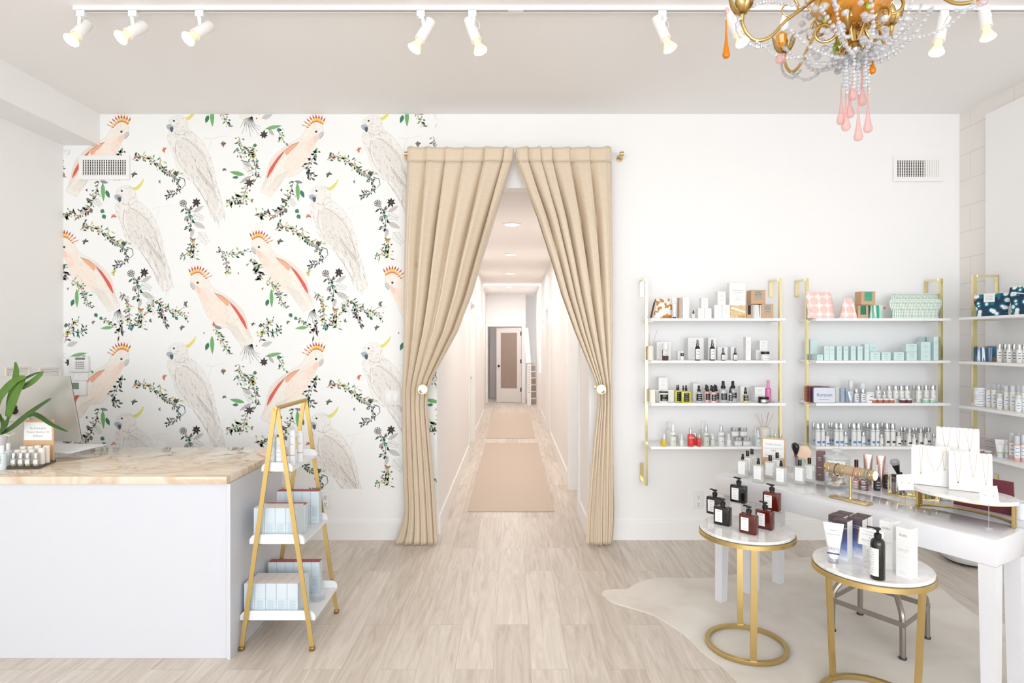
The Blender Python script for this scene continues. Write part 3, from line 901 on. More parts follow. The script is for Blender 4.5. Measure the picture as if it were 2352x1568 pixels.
# left hanging sprig group
sprig(zz(z1, [(895, 690), (870, 760), (865, 830), (820, 880)]), MIX, 1.1, 6); leaf(*z1([(925, 700)])[0], 1.52, 45, 10, (124, 178, 116), (70, 120, 76)); leaf(*z1([(955, 770)])[0], 1.15, 20, 9, (64, 120, 98))
leaf(*z1([(900, 690)])[0], .2, 20, 7, (140, 142, 150))
leaf(*z1([(780, 840)])[0], .9, 17, 8, (122, 112, 110), (90, 84, 82)); leaf(*z1([(815, 930)])[0], 1.3, 13, 8, (120, 112, 110)); leaf(*z1([(735, 935)])[0], .1, 16, 8, (150, 146, 144)); leaf(*z1([(775, 960)])[0], 1.6, 14, 6, (150, 140, 134))
fern(*z1([(850, 850)])[0], .8, 22); leaf(*z1([(905, 950)])[0], .5, 11, 10, (64, 130, 108)); leaf(*z1([(925, 990)])[0], 1.0, 12, 10, (66, 128, 106))
sprig(zz(z1, [(840, 900), (760, 960), (700, 1000), (640, 970), (580, 1010)]), MIX, 1.2, 6, berries=.3)
# mid sprig under peach bird
sprig(zz(z3, [(880, 380), (925, 300), (975, 270), (1040, 330), (1150, 360), (1240, 400)]), G2, 1.1, 6, berries=.4)
sprig(zz(z3, [(1000, 300), (1020, 380), (1030, 460)]), DARKS, 1.3, 8, (110, 70, 66)); fern(*z3([(950, 270)])[0], 3.9, 24)
stroke(z3([(1150, 360), (1200, 320), (1265, 315)]), 1.0, TWIG, 3); leaf(*z3([(1130, 400)])[0], .9, 10, 7, (64, 130, 108)); leaf(*z3([(1105, 385)])[0], .9, 8, 6, (64, 130, 108))
sprig(zz(z3, [(655, 190), (700, 250), (730, 300), (735, 380), (750, 460)]), MIX, 1.2, 6, berries=.4)
for k in range(10): a0 = 1.0 + k * .14; stroke(z3([(655, 335), (655 + 50 * math.cos(a0 + .3), 335 + 50 * math.sin(a0 + .3)), (655 + (80 + 22 * (k % 3)) * math.cos(a0), 335 + (80 + 22 * (k % 3)) * math.sin(a0))]), 1.2, (120, 116, 116), 3)
leaf(*z3([(440, 370)])[0], 1.0, 11, 9, (64, 120, 104)); leaf(*z3([(485, 400)])[0], 1.0, 9, 8, (70, 130, 104))
sprig(zz(z3, [(500, 420), (560, 450), (600, 490)]), MIX, 1.0, 6); leaf(*z3([(600, 490)])[0], 3.05, 30, 8, (130, 180, 120), (90, 140, 90))
sprig(zz(z3, [(640, 440), (680, 490), (640, 540)]), DARKS, 1.0, 8)
leaf(*z3([(750, 470)])[0], 1.6, 14, 8, (130, 160, 182))
sprig(zz(z3, [(1470, 500), (1500, 560), (1540, 620), (1590, 720)]), MIX, 1.1, 6, berries=.3); leaf(*z3([(1445, 560)])[0], 1.55, 44, 10, (120, 178, 112), (70, 124, 76)); leaf(*z3([(1415, 620)])[0], 1.9, 20, 9, (64, 120, 92))
leaf(*z3([(1530, 500)])[0], .2, -18, 8, (150, 150, 154)); butterfly(*z3([(1460, 470)])[0], 8, (200, 116, 84), -.6)
sprig(zz(z3, [(1850, 620), (1870, 560), (1900, 490), (1970, 440)]), MIX, 1.1, 6, berries=.4); sprig(zz(z3, [(1900, 520), (1980, 530), (2030, 500)]), [(60, 96, 84), (70, 120, 96)], 1.2, 6)
leaf(*z3([(1845, 480)])[0], -.2, 9, 8, (70, 124, 92)); leaf(*z3([(1870, 560)])[0], 1.5, -12, 8, (206, 190, 90)); leaf(*z3([(1870, 650)])[0], -.35, 27, 12, (205, 202, 200), (156, 150, 148))
for k in range(11): a0 = .9 + k * .15; stroke(z3([(1790, 635), (1790 + 70 * math.cos(a0 + .4), 635 + 70 * math.sin(a0 + .4)), (1790 + (110 + 30 * (k % 3)) * math.cos(a0), 635 + (110 + 30 * (k % 3)) * math.sin(a0))]), 1.2, (96, 94, 96), 3)
leaf(*z3([(1900, 740)])[0], -.2, 40, 9, (130, 180, 120), (90, 140, 90)); flower(*z3([(1890, 790)])[0], 11, (70, 62, 60), 7); leaf(*z3([(1930, 740)])[0], .9, 20, 8, (186, 184, 182)); leaf(*z3([(2000, 740)])[0], .3, 12, 7, (64, 130, 112))
sprig(zz(z3, [(2000, 750), (2040, 800), (2060, 860)]), G2, 1.1, 6)
# below pink bird feet
sprig(zz(z3, [(300, 120), (340, 190), (370, 250), (390, 320)]), MIX, 1.1, 6); leaf(*z3([(285, 160)])[0], 1.55, 44, 9, (120, 178, 112), (70, 124, 76)); leaf(*z3([(260, 250)])[0], 1.9, 17, 9, (64, 120, 92)); leaf(*z3([(320, 220)])[0], -.4, 20, 6, (140, 142, 146))
sprig(zz(z3, [(240, 95), (290, 110), (330, 160)]), G2, .8, 5, berries=.6)
sprig(zz(z1, [(2290, 1000), (2330, 980), (2352, 1010)]), MIX, 1, 6)
sprig(zz(z2, [(20, 1290), (50, 1360), (90, 1450), (95, 1520)]), MIX, 1.2, 6, berries=.3); sprig(zz(z2, [(70, 1340), (140, 1350), (190, 1340), (270, 1310)]), G2, .7, 6)
stroke(z2([(110, 1340), (140, 1300), (135, 1350), (170, 1330)]), .9, TWIG, 3)
sprig(zz(z2, [(300, 1380), (320, 1440), (370, 1480)]), MIX, 1.2, 7); sprig(zz(z2, [(320, 1520), (370, 1500), (400, 1560)]), DARKS, 1.2, 8)
sprig(zz(z2, [(900, 400), (870, 460), (840, 520), (800, 570)]), DARKS[:2] + GREENS[:1], 1.2, 7); sprig(zz(z2, [(780, 570), (830, 610), (840, 660)]), DARKS[:2] + GREENS[:1], 1.3, 6)
leaf(*z2([(870, 440)])[0], -1.1, 16, 5, (124, 178, 116))
for (z, x, y, s, c, a) in ((z1, 1475, 405, 8, (204, 110, 82), .4), (z1, 1205, 625, 9, (76, 90, 76), 1), (z1, 2012, 358, 7, (130, 100, 84), .6), (z1, 2020, 582, 6, (96, 84, 66), 1.4), (z1, 765, 1228, 9, (80, 84, 72), 1), (z1, 1018, 1512, 9, (206, 186, 84), .3), (z1, 1025, 1000, 8, (206, 120, 90), 1.5), (z1, 1435, 695, 5, (130, 140, 160), 0), (z1, 780, 770, 4, (90, 90, 96), 0), (z1, 770, 1045, 5, (90, 84, 80), .4), (z3, 1215, 290, 8, (90, 100, 84), .1), (z3, 1185, 490, 8, (96, 92, 84), .8), (z3, 915, 435, 6, (120, 100, 70), -.3), (z3, 425, 445, 6, (140, 100, 84), .7), (z3, 1795, 460, 6, (90, 76, 70), 1), (z3, 1535, 860, 7, (130, 100, 84), .8), (z3, 1375, 540, 3, (206, 110, 90), 0), (z3, 1670, 28, 3, (206, 110, 90), 0), (z3, 208, 160, 4, (206, 110, 90), .2), (z3, 1785, 1352, 6, (150, 130, 80), .3)):
    q = z([(x, y)])[0]; butterfly(q[0], q[1], s, c, a)
for q in ([(1840, 300), (1920, 310), (1980, 290), (2060, 280)], [(1880, 410), (1900, 330), (1930, 300)], [(1370, 940), (1440, 920), (1560, 910)], [(1410, 1020), (1440, 930)]): stroke(z1(q), .7, (214, 210, 206), 2)

vs, fs, cs_ = [], [], []


def put(q, col, layer):
    y = YB - .0012 - layer * .00022
    o = len(vs)
    for (u, v) in q: vs.append(((u - 1176) / F * YB, y, H - (v - 784) / F * YB))
    fs.append(tuple(range(o, o + len(q)))); cs_.append(lin(col))


put([(WU0, WV1), (WU1, WV1), (WU1, WV0), (WU0, WV0)], (243, 243, 241), 0)
for (pts, col, layer) in PRIMS:
    xs = [a[0] for a in pts]; ys = [a[1] for a in pts]
    for dx in (-894, -447, 0, 447):
        for dy in (-522, 0, 522):
            if max(xs) + dx < WU0 or min(xs) + dx > WU1 or max(ys) + dy < WV0 or min(ys) + dy > WV1: continue
            q = [(a + dx, b_ + dy) for a, b_ in pts]
            if min(xs) + dx < WU0 or max(xs) + dx > WU1 or min(ys) + dy < WV0 or max(ys) + dy > WV1: q = clip(q)
            if q: put(q, col, layer)
me = bpy.data.meshes.new('wallpaper'); me.from_pydata(vs, [], fs)
ca = me.color_attributes.new('print', 'FLOAT_COLOR', 'CORNER')
buf = []
for f, c in zip(fs, cs_): buf.extend((c[0], c[1], c[2], 1.0) * len(f))
ca.data.foreach_set('color', buf)
m_, nt, b = nodes_mat('printed_wallpaper')
at = NN(nt, 'ShaderNodeVertexColor', layer_name='print'); nt.links.new(at.outputs[0], b.inputs['Base Color']); b.inputs['Roughness'].default_value = 0.7
me.materials.append(m_)
wp = bpy.data.objects.new('wallpaper', me); C.objects.link(wp)
tag(wp, 'white wallpaper printed with cockatoos, leafy sprigs and butterflies', 'wallpaper')

# ------------------------------------------------------------------ curtains


def velvet():
    m, nt, b = nodes_mat('champagne_velvet'); L = nt.links.new
    tc = NN(nt, 'ShaderNodeTexCoord'); mp = NN(nt, 'ShaderNodeMapping'); mp.inputs['Scale'].default_value = (9, 9, 130)
    L(tc.outputs['Object'], mp.inputs['Vector'])
    n = NN(nt, 'ShaderNodeTexNoise'); n.inputs['Scale'].default_value = 3; n.inputs['Detail'].default_value = 5
    L(mp.outputs[0], n.inputs['Vector'])
    r = ramp(nt, [(0.3, (210, 192, 168)), (0.7, (221, 205, 182))]); L(n.outputs[0], r.inputs[0]); L(r.outputs[0], b.inputs['Base Color'])
    b.inputs['Roughness'].default_value = 0.38; b.inputs['Sheen Weight'].default_value = 0.3; b.inputs['Sheen Roughness'].default_value = 0.35
    b.inputs['Specular IOR Level'].default_value = 0.45
    bp = NN(nt, 'ShaderNodeBump'); bp.inputs['Strength'].default_value = 0.15; bp.inputs['Distance'].default_value = 0.001
    L(n.outputs[0], bp.inputs['Height']); L(bp.outputs[0], b.inputs['Normal'])
    return m


VELV = velvet()
CY = 4.565


def curtain(label, tab, seed, nf, flare):
    rr = random.Random(seed)
    # uneven fold phases
    ph = [0]
    for k in range(nf): ph.append(ph[-1] + rr.uniform(.6, 1.5))
    ph = [p_ / ph[-1] for p_ in ph]
    amps = [rr.uniform(.6, 1.15) for _ in range(nf + 1)]
    root = thing('curtain', label, 'curtain', (0, 0, 0), 0, 'tied back curtains')
    NS, NT = nf * 16, 110
    vtop, vbot = tab[0][0], tab[-1][0]
    vs, fs = [], []
    for j in range(NT + 1):
        v = vtop + (vbot - vtop) * j / NT
        o_, i_ = interp(tab, v)
        t = (v - vtop) / (vbot - vtop)
        wpx = abs(i_ - o_)
        A = .050 * min(1, .25 + t * 4) if v < 700 else .040 - .010 * min(1, (v - 700) / 190)
        if v > 894: A = .030 + .022 * min(1, (v - 894) / 200)
        Ak = max(.012, min(A, .52 * wpx / F * 4.6 / nf)) / A
        for k in range(NS + 1):
            s = k / NS
            # fold coordinate
            f = 0
            for q in range(nf):
                if s <= ph[q + 1] or q == nf - 1: f = q + (s - ph[q]) / (ph[q + 1] - ph[q]); break
            am = amps[min(int(f), nf)] * Ak
            drift = .35 * math.sin(t * 5 + seed) * min(1, t * 2)
            w0 = math.sin(2 * PI * f + drift + .5 * math.sin(4 * PI * f)); wv = 2 * abs(math.sin(PI * f + drift / 2 + .25 * math.sin(2 * PI * f + 4 * t))) ** .8 - 1 + .16 * math.sin(6 * PI * f + 3 * t + seed)
            u = o_ + (i_ - o_) * s + math.copysign(1, i_ - o_) * (.2 * wpx / nf * math.cos(2 * PI * f + drift)) * min(1, s * 6, (1 - s) * 6)
            y = CY - A * am * wv - .004 * math.sin(9 * t + f * 1.7)
            if flare and v > 1150:
                g = (v - 1150) / 95
                u += flare * (1 - s) ** 3 * g * g * 26 if flare < 0 else flare * (s ** 3) * g * g * 12
            zoff = 0
            if j == 0: zoff = .006 * math.sin(2 * PI * f)
            pt = P(u, v, 4.6); pt.y = y; pt.z += zoff
            if pt.z < .004: pt.z = .004
            vs.append(tuple(pt))
    W_ = NS + 1
    JH = int(NT * (31 / (vbot - vtop))) + 1
    body, head = [], []
    for j in range(NT):
        for k in range(NS):
            (head if j < JH else body).append((j * W_ + k, j * W_ + k + 1, (j + 1) * W_ + k + 1, (j + 1) * W_ + k))
    for nm, ff, mt in (('cloth', body, VELV), ('rod_pocket', head, mat('velvet_reverse', (220, 202, 178), 0.5, sheen=.4))):
        m = MB(); used = sorted({i for f_ in ff for i in f_}); mp = {i: n_ for n_, i in enumerate(used)}
        m.add([vs[i] if nm == 'cloth' else (vs[i][0], vs[i][1] - .001, vs[i][2]) for i in used], [tuple(mp[i] for i in f_) for f_ in ff])
        o = m.build(nm, mt, root, smooth=80)
        sd = o.modifiers.new('thick', 'SOLIDIFY'); sd.thickness = .0025; sd.offset = 0
    return root


TL = [(341, 937, 1181), (371, 937, 1177), (430, 935, 1159), (500, 932, 1138), (600, 930, 1107), (680, 929, 1083), (760, 928, 1052), (830, 927, 1014), (870, 926, 993), (894, 925, 985), (930, 926, 982), (1000, 926, 988), (1100, 928, 997), (1180, 931, 1002), (1246, 933, 1006)]
TR_ = [(341, 1403, 1184), (371, 1403, 1185), (430, 1404, 1206), (500, 1404, 1233), (600, 1405, 1265), (680, 1405, 1289), (760, 1405, 1318), (830, 1404, 1347), (870, 1404, 1364), (894, 1405, 1371), (930, 1405, 1371), (1000, 1406, 1363), (1100, 1408, 1353), (1180, 1410, 1347), (1246, 1413, 1344)]
c1 = curtain('champagne velvet curtain tied back beside the cockatoo wallpaper', TL, 3, 6, -1)
c2 = curtain('champagne velvet curtain tied back beside the plain white wall', TR_, 12, 6, -.35)
rod = thing('curtain_rod', 'clear curtain rod with brass ends above the hallway opening', 'curtain rod', (0, 0, 0))
zr = P(0, 352, 4.6).z
a = P(940, 352, 4.6); b2 = P(1424, 352, 4.6)
MB().tube([(a.x, 4.615, zr), (b2.x, 4.615, zr)], .011, 12).build('rod', ACRYL, rod)
for u in (934, 1428):
    x = P(u, 352, 4.615).x
    m = MB(); m.M = axis((x - .016, 4.615, zr), (1, 0, 0)); m.lathe([(0, 0), (.019, .001), (.019, .031), (0, .032)], seg=22); m.M = Matrix.Identity(4)
    m.build('finial', GOLD, rod)
    m = MB(); m.M = axis((x, 4.712 - .002, zr - .008), (0, -1, 0)); m.lathe([(0, 0), (.024, 0), (.024, .006), (.012, .012), (.010, .085), (0, .086)], seg=20)
    m.build('wall_bracket', GOLD, rod)
for u, nm in ((971, 'round mirrored curtain holdback on the cockatoo wallpaper side'), (1381, 'round mirrored curtain holdback on the plain wall side')):
    p = P(u, 894, 4.47)
    t = thing('curtain_holdback', nm, 'curtain holdback', (p.x, 4.47, p.z), 0, 'curtain holdbacks')
    m = MB(); m.M = axis((0, YB - 4.47, 0), (0, -1, 0)); m.lathe([(0, 0), (.02, 0), (.02, .006), (.006, .01), (.006, YB - 4.47 - .012), (0, YB - 4.47 - .011)], seg=16); m.build('stem', GOLD, t)
    m = MB(); m.M = axis((0, .012, 0), (0, -1, 0)); m.lathe([(0, 0), (.037, 0), (.038, .008), (.036, .018), (.032, .018), (.031, .014), (0, .0142)], seg=30); m.build('rim', GOLD, t)
    m = MB(); m.M = axis((0, -.002, 0), (0, -1, 0)); m.lathe([(.0311, 0), (.031, .002), (.02, .0045), (0, .0055)], seg=30); m.build('glass_face', mat('mirror_glass', (235, 240, 238), .02, 1.0), t)

# ------------------------------------------------------------------ track lights
YT = 3.187
tr_ = thing('light_track', 'long white ceiling track with a dark slot holding the spotlights', 'light track', (0, 0, 0))
m = MB(); xa = P(167, 20, YT).x; m.box(xa, XR - .01, YT - .0, YT + .034, ZC - .022, ZC - .0005)
m.build('rail', TRIM, tr_)
MB().box(xa + .02, XR - .01, YT + .012, YT + .016, ZC - .0228, ZC - .0221).build('slot', mat('slot_shadow', (70, 58, 54), .9), tr_)
m = MB(); p = P(1185, 22, YT); m.box(p.x - .04, p.x + .04, YT - .001, YT + .035, ZC - .0245, ZC - .0225); m.build('joiner', PAPER, tr_)
BULB = mat('spot_bulb_glow', (255, 248, 236), .4, emit=11)
BULBW = mat('spot_bulb_neck', (255, 226, 186), .4, emit=.55)
heads = [(188, 194, 62, 163, 93, -.07, 'first white track spotlight from the soffit end'), (307, 322, 64, 276, 87, -.08, 'second white track spotlight from the soffit end'), (460, 474, 64, 431, 90, -.08, 'third white track spotlight, last over the wallpaper desk'), (967, 984, 58, 951, 113, -.02, 'white track spotlight above the curtain rod brass end, first of pair'), (1085, 1080, 56, 1104, 118, -.02, 'white track spotlight above the curtains, second of pair'), (1520, 1512, 52, 1540, 113, -.02, 'white track spotlight above the plain wall, before the chandelier'), (1676, 1680, 50, 1706, 98, -.05, 'white track spotlight glimpsed behind the amber drop of the chandelier'), (2166, 2164, 52, 2151, 122, -.015, 'white track spotlight just past the chandelier'), (2258, 2258, 20, 2270, 88, -.02, 'white track spotlight last toward the side wall')]
for (ua, ub, vb, ul, vl, dy, lb) in heads:
    yc = YT + .017
    t = thing('track_spotlight', lb, 'spotlight', (0, 0, 0), 0, 'track spotlights')
    pa = P(ua, 30, yc); A = P(ub, vb, yc); B = P(ul, vl, yc + dy)
    d = (B - A).normalized(); Ltot = (B - A).length
    m = MB(); m.rbox(pa.x - .022, pa.x + .022, yc - .016, yc + .016, ZC - .055, ZC - .0225, .003); m.lathe([(.014, 0), (.014, .012)], (pa.x, yc, ZC - .067), 14); m.build('adapter', PAPER, t)
    side = -.036
    base = A - d * .03
    m = MB(); arm_top = Vector((pa.x + .012, yc, ZC - .06)); mid = A + d * .035
    m.bar(arm_top, (arm_top.x, yc - .034, ZC - .075), .02, .006, (1, 0, 0)); m.bar((arm_top.x, yc - .034, ZC - .07), (mid.x, yc - .034, mid.z), .018, .005, (0, 1, 0)); m.build('swivel_arm', PAPER, t)
    m = MB(); m.M = axis(base, d); Lb = Ltot * .62 + .03
    m.lathe([(0, 0), (.027, .001), (.029, .004), (.029, Lb), (.024, Lb), (.022, Lb - .01)], seg=24); m.build('cylinder_body', TRIM, t)
    m = MB(); m.M = axis(base + d * (Lb - .004), d); Lr = Ltot + .03 - Lb
    m.lathe([(.017, 0), (.018, Lr * .4), (.03, Lr * .75), (.038, Lr), (.036, Lr + .004)], seg=24); bo = m.build('bulb', BULBW, t)
    m = MB(); m.M = axis(base + d * (Ltot + .03), d); m.lathe([(.036, 0), (.03, .004), (0, .006)], seg=24); m.build('lens', BULB, bo)
    cb = MB(); q = spline([(pa.x + .0, yc, ZC - .062), (pa.x + .035, yc + .01, ZC - .075), (pa.x + .03, yc + .012, ZC - .11), tuple(base)], 5); cb.tube(q, .0022, 6); cb.build('cable', PAPER, t)
    lp = base + d * (Ltot + .05)
    lamp('spot_lamp', 'SPOT', lp, 1.8, .035, spot=2.2, target=lp + Vector((d.x * .6, .55, d.z)), col=(1, .96, .90))

# ------------------------------------------------------------------ chandelier
CX, CYY = 1.136, 2.0
CG = mat('antique_gold', (202, 170, 108), 0.28, 1.0, noise=.12, nscale=25)
CRY = thin('crystal_glass', (226, 227, 230), .34, .01, 1.9, (252, 252, 254))
AMB = thin('amber_glass', (253, 216, 120), .36, .03, 1.6, (244, 186, 60))
AMBD = thin('amber_drop_glass', (248, 190, 80), .5, .02, 1.5, (232, 148, 30))
PNK = thin('pink_glass', (250, 230, 228), .22, .02, 1.5, (244, 200, 196))
LIM = thin('lime_glass', (220, 236, 110), .6, .02, 1.4, (190, 216, 50))
ch = thing('chandelier', 'ornate gold chandelier dripping with clear crystals, amber and pink glass drops', 'chandelier', (0, 0, 0))
S = 2.0 / F


def cz(v): return H + (784 - v) * S


m = MB(); m.M = Matrix.Translation((CX, CYY, 0))
m.lathe([(.0, cz(128)), (.012, cz(122)), (.007, cz(114)), (.03, cz(106)), (.014, cz(98)), (.012, cz(60)), (.04, cz(40)), (.05, cz(20)), (.03, cz(0)), (.016, cz(-20)), (.03, cz(-120)), (.05, cz(-160)), (.02, cz(-220)), (.008, 3.02), (0, 3.02)], seg=20)
m.build('stem', CG, ch)
m = MB()
for k in range(9):
    z = 3.03 + k * .032; q = [(CX + (.011 if k % 2 else 0) * math.cos(a), CYY + (0 if k % 2 else .011) * math.cos(a), z + .02 * math.sin(a)) for a in [j * PI / 6 for j in range(12)]]
    m.tube(q, .0025, 6, True)
m.lathe([(.06, ZC - .001), (.055, ZC - .02), (.02, ZC - .04), (0, ZC - .042)], (CX, CYY, 0), 24); m.build('chain_and_canopy', CG, ch)
ARM = [(30, -40), (70, -18), (110, 14), (155, 48), (190, 84), (222, 93), (243, 78), (254, 55), (256, 34)]
arms = [(180, 1.0, 0), (112, .78, 0), (-46, 1.0, 0), (-128, 1.0, 0), (38, .85, -45)]
for (ang, sc, dv) in arms:
    ca_, sa_ = math.cos(math.radians(ang)), math.sin(math.radians(ang))
    pts = [(CX + r * S * sc * ca_, CYY + r * S * sc * sa_, cz(v + dv)) for r, v in ARM]
    q = spline(pts, 6)
    ao = MB(); ao.tube(q, .0058, 10); a_ = ao.build('arm', CG, ch)
    # curling branch on the arm
    bx = 150; cc = []
    for k in range(12):
        th = k * .5; rr_ = 26 - k * 1.6; cc.append((bx + rr_ * math.cos(th + 2.2), 20 - rr_ * math.sin(th + 2.2)))
    MB().tube([(CX + r * S * sc * ca_, CYY + r * S * sc * sa_, cz(v + dv)) for r, v in cc], [.0045 * (1 - .05 * k) for k in range(12)], 8).build('scroll', CG, a_)
    e = pts[-1]
    # leaf cup
    cu = MB()
    for k in range(6):
        a = k * PI / 3; vsx = []
        for (r, z, w_) in ((.006, 0, .006), (.02, .008, .013), (.031, .028, .017), (.040, .05, .010), (.047, .062, .001)):
            for s_ in (-1, 1): vsx.append((e[0] + r * math.cos(a) - s_ * w_ * math.sin(a), e[1] + r * math.sin(a) + s_ * w_ * math.cos(a), e[2] + z))
        cu.add(vsx, [(2 * j, 2 * j + 1, 2 * j + 3, 2 * j + 2) for j in range(4)])
    cu.lathe([(.007, -.02), (.009, -.004), (.005, 0), (.012, .006), (.010, .03)], e, 12)
    oc = cu.build('leaf_cup', CG, ch); sd = oc.modifiers.new('t', 'SOLIDIFY'); sd.thickness = .0015
    mb_ = MB(); mb_.lathe([(.009, .03), (.009, .09), (.0, .091)], e, 12); ct_ = mb_.build('candle_tube', CREAMP, ch)
    mb_ = MB(); mb_.lathe([(.006, .091), (.014, .105), (.013, .12), (.004, .145), (0, .15)], e, 12); mb_.build('candle_bulb', mat('candle_bulb', (255, 244, 226), .3, emit=5), ct_)
    # bead swags hugging the arm and hanging from the cup
    for (nm, path) in (('crystal_strand', [(256, 34), (268, 60), (256, 88), (222, 108), (190, 100)]), ('crystal_strand', [(245, 20), (200, 4), (150, 10), (90, 16)]), ('crystal_strand', [(222, 96), (170, 130), (110, 128), (50, 104)])):
        q = spline([(CX + r * S * sc * ca_, CYY + r * S * sc * sa_, cz(v + dv)) for r, v in path], 7)
        g = MB()
        for k, pt in enumerate(q): g.gem(tuple(pt), .0074 if k % 3 == 0 else .005)
        g.tube(q, .0006, 4); g.build(nm, CRY, ch)
# scrollwork cage round the stem
for k in range(10):
    a = k * 2 * PI / 10 + .2; q = []
    up = k % 2
    for j in range(16):
        th = j * .42; rr_ = .040 - j * .0014
        r = (.115 if up else .085) + rr_ * math.cos(th + 2.8); z = cz(24 if up else 62) + rr_ * math.sin(th + 2.8)
        q.append((CX + r * math.cos(a + j * .01), CYY + r * math.sin(a + j * .01), z))
    q.insert(0, (CX + .012 * math.cos(a), CYY + .012 * math.sin(a), cz(100 if not up else -10)))
    MB().tube(spline(q, 2), .0052, 8).build('scroll', CG, ch)
for k in range(8):
    a = k * PI / 4 + .1; q = []
    for j in range(9):
        th = j * .6; q.append((CX + (.02 + .028 * math.sin(th * .6)) * math.cos(a), CYY + (.02 + .028 * math.sin(th * .6)) * math.sin(a), cz(112) + .016 * math.cos(th)))
    MB().tube(q, .0036, 7).build('finial_loop', CG, ch)
# amber petals
for k in range(9):
    a = k * 2 * PI / 9 + .5; g = MB(); rows = []
    for j in range(7):
        t_ = j / 6; r = .02 + .125 * t_; z = cz(64) + .115 * t_ ** 1.4 - .02 * math.sin(PI * t_); w_ = .012 + .034 * math.sin(PI * (.15 + .8 * t_))
        for i in range(7):
            s_ = (i - 3) / 3; rows.append((CX + r * math.cos(a) - s_ * w_ * math.sin(a), CYY + r * math.sin(a) + s_ * w_ * math.cos(a), z + .012 * s_ * s_ + (.002 if i % 2 else 0)))
    g.add(rows, [(j * 7 + i, j * 7 + i + 1, (j + 1) * 7 + i + 1, (j + 1) * 7 + i) for j in range(6) for i in range(6)])
    o = g.build('amber_petal', AMB, ch); sd = o.modifiers.new('t', 'SOLIDIFY'); sd.thickness = .003
# loose faceted crystals round the body
rr = random.Random(5)
for k in range(64):
    a = rr.uniform(0, 2 * PI); v = rr.uniform(-10, 130); rmax = .20 if v < 60 else .20 * (1 - (v - 60) / 120)
    r = rr.uniform(.45, 1) * rmax
    g = MB(); g.M = Matrix.Translation((CX + r * math.cos(a), CYY + r * math.sin(a), cz(v))) @ Matrix.Rotation(rr.uniform(-.6, .6), 4, 'X') @ Matrix.Rotation(rr.uniform(0, 3), 4, 'Z')
    R0 = rr.uniform(.010, .017); g.lathe([(0, -R0 * .9), (R0 * .6, -R0 * .6), (R0, -R0 * .1), (R0, R0 * .1), (R0 * .6, R0 * .6), (0, R0 * .9)], seg=8)
    g.build('crystal', CRY, ch, smooth=0)
for k in range(5):
    a = rr.uniform(0, 6.28); g = MB(); g.ball((CX + .1 * math.cos(a), CYY + .1 * math.sin(a), cz(rr.uniform(40, 100))), .0085, 8, 5, sz=1.6); g.build('lime_bead', LIM, ch)
# inverted dome of bead swags under the body
for k in range(10):
    a = k * 2 * PI / 10; b0 = a + .5
    q = spline([(CX + .215 * math.cos(a), CYY + .215 * math.sin(a), cz(66)), (CX + .155 * math.cos(a + .15), CYY + .155 * math.sin(a + .15), cz(116)), (CX + .08 * math.cos(a + .3), CYY + .08 * math.sin(a + .3), cz(138)), (CX + .03 * math.cos(b0), CYY + .03 * math.sin(b0), cz(136))], 7)
    g = MB()
    for i, pt in enumerate(q): g.gem(tuple(pt), .0085 if i % 2 else .006)
    g.build('crystal_strand', CRY, ch)
q = spline([P(2118, 8, 2.0), P(2098, 50, 2.0), P(2070, 82, 2.0), P(2040, 104, 2.0), P(2000, 118, 2.0)], 6)
g = MB()
for i, pt in enumerate(q): g.gem(tuple(pt), .0065 if i % 2 else .0035)
g.build('crystal_strand', CRY, ch)
# straight hanging strands
for k, (u, v0, v1, dy) in enumerate(((1937, 128, 196, .03), (1944, 130, 212, -.02), (1951, 126, 190, .02), (1961, 130, 200, -.04), (1971, 130, 214, .0), (1980, 128, 205, .04), (1988, 126, 196, -.03), (1994, 124, 212, .01))):
    g = MB(); n_ = int((v1 - v0) / 8)
    for i in range(n_ + 1): p = P(u + math.sin(i * 1.3) * 1, v0 + (v1 - v0) * i / n_, 2 + dy); g.gem(tuple(p), .0048 if i % 2 else .0068, sz=1.1)
    g.tube([P(u, v0 - 8, 2 + dy), P(u, v1, 2 + dy)], .0006, 4); g.build('crystal_strand', CRY, ch)


def drop(nm, u, v0, v1, dy, m_, rb):
    a = P(u, v0, 2 + dy); L = a.z - P(u, v1, 2 + dy).z
    o_d = MB().lathe([(0, 0), (.0022, -.002), (.0026, -L * .3), (rb * .45, -L * .62), (rb * .8, -L + rb * 1.9), (rb, -L + rb), (rb * .75, -L + rb * .35), (0, -L)], tuple(a), 16).build(nm, m_, ch)
    MB().tube([a, (a.x, a.y, a.z + .02)], .0007, 4).build('hook', CG, o_d)


for (u, v0, v1, dy) in ((1959, 160, 231, -.02), (1981, 165, 244, .02), (1952, 200, 272, .03), (1932, 205, 288, .02), (1943, 208, 302, -.02), (1971.5, 225, 325, 0), (1993.5, 208, 306, -.01)): drop('pink_drop', u, v0, v1, dy, PNK, .0145)
drop('amber_drop', 1668, 45, 135, 0, AMBD, .0125); drop('amber_drop', 2003, 122, 171, .02, AMBD, .0125)
MB().ball(tuple(P(1669, 25, 2)), .008, 10, 6, sz=1.5).build('pink_bead', PNK, ch)
for (u, v, r) in ((1793, 136, .018), (2256, 2, .02)):
    g = MB(); p = P(u, v, 2); g.lathe([(0, -r), (r * .7, -r * .7), (r, 0), (r * .8, r * .7), (r * .3, r)], tuple(p), 10); g.build('pink_shell', PNK, ch, smooth=0)
g = MB(); p = P(1795, 90, 2.05); g.lathe([(0, -.03), (.014, -.016), (.02, .01), (.012, .022), (0, .024)], tuple(p), 8); g.build('amber_shell', AMB, ch, smooth=0)

# ------------------------------------------------------------------ product builders (all face local -Y, stand on z=0)
def SX(u, Y): return (u - 1176) / F * Y
def SZ(v, Y): return H - (v - 784) / F * Y


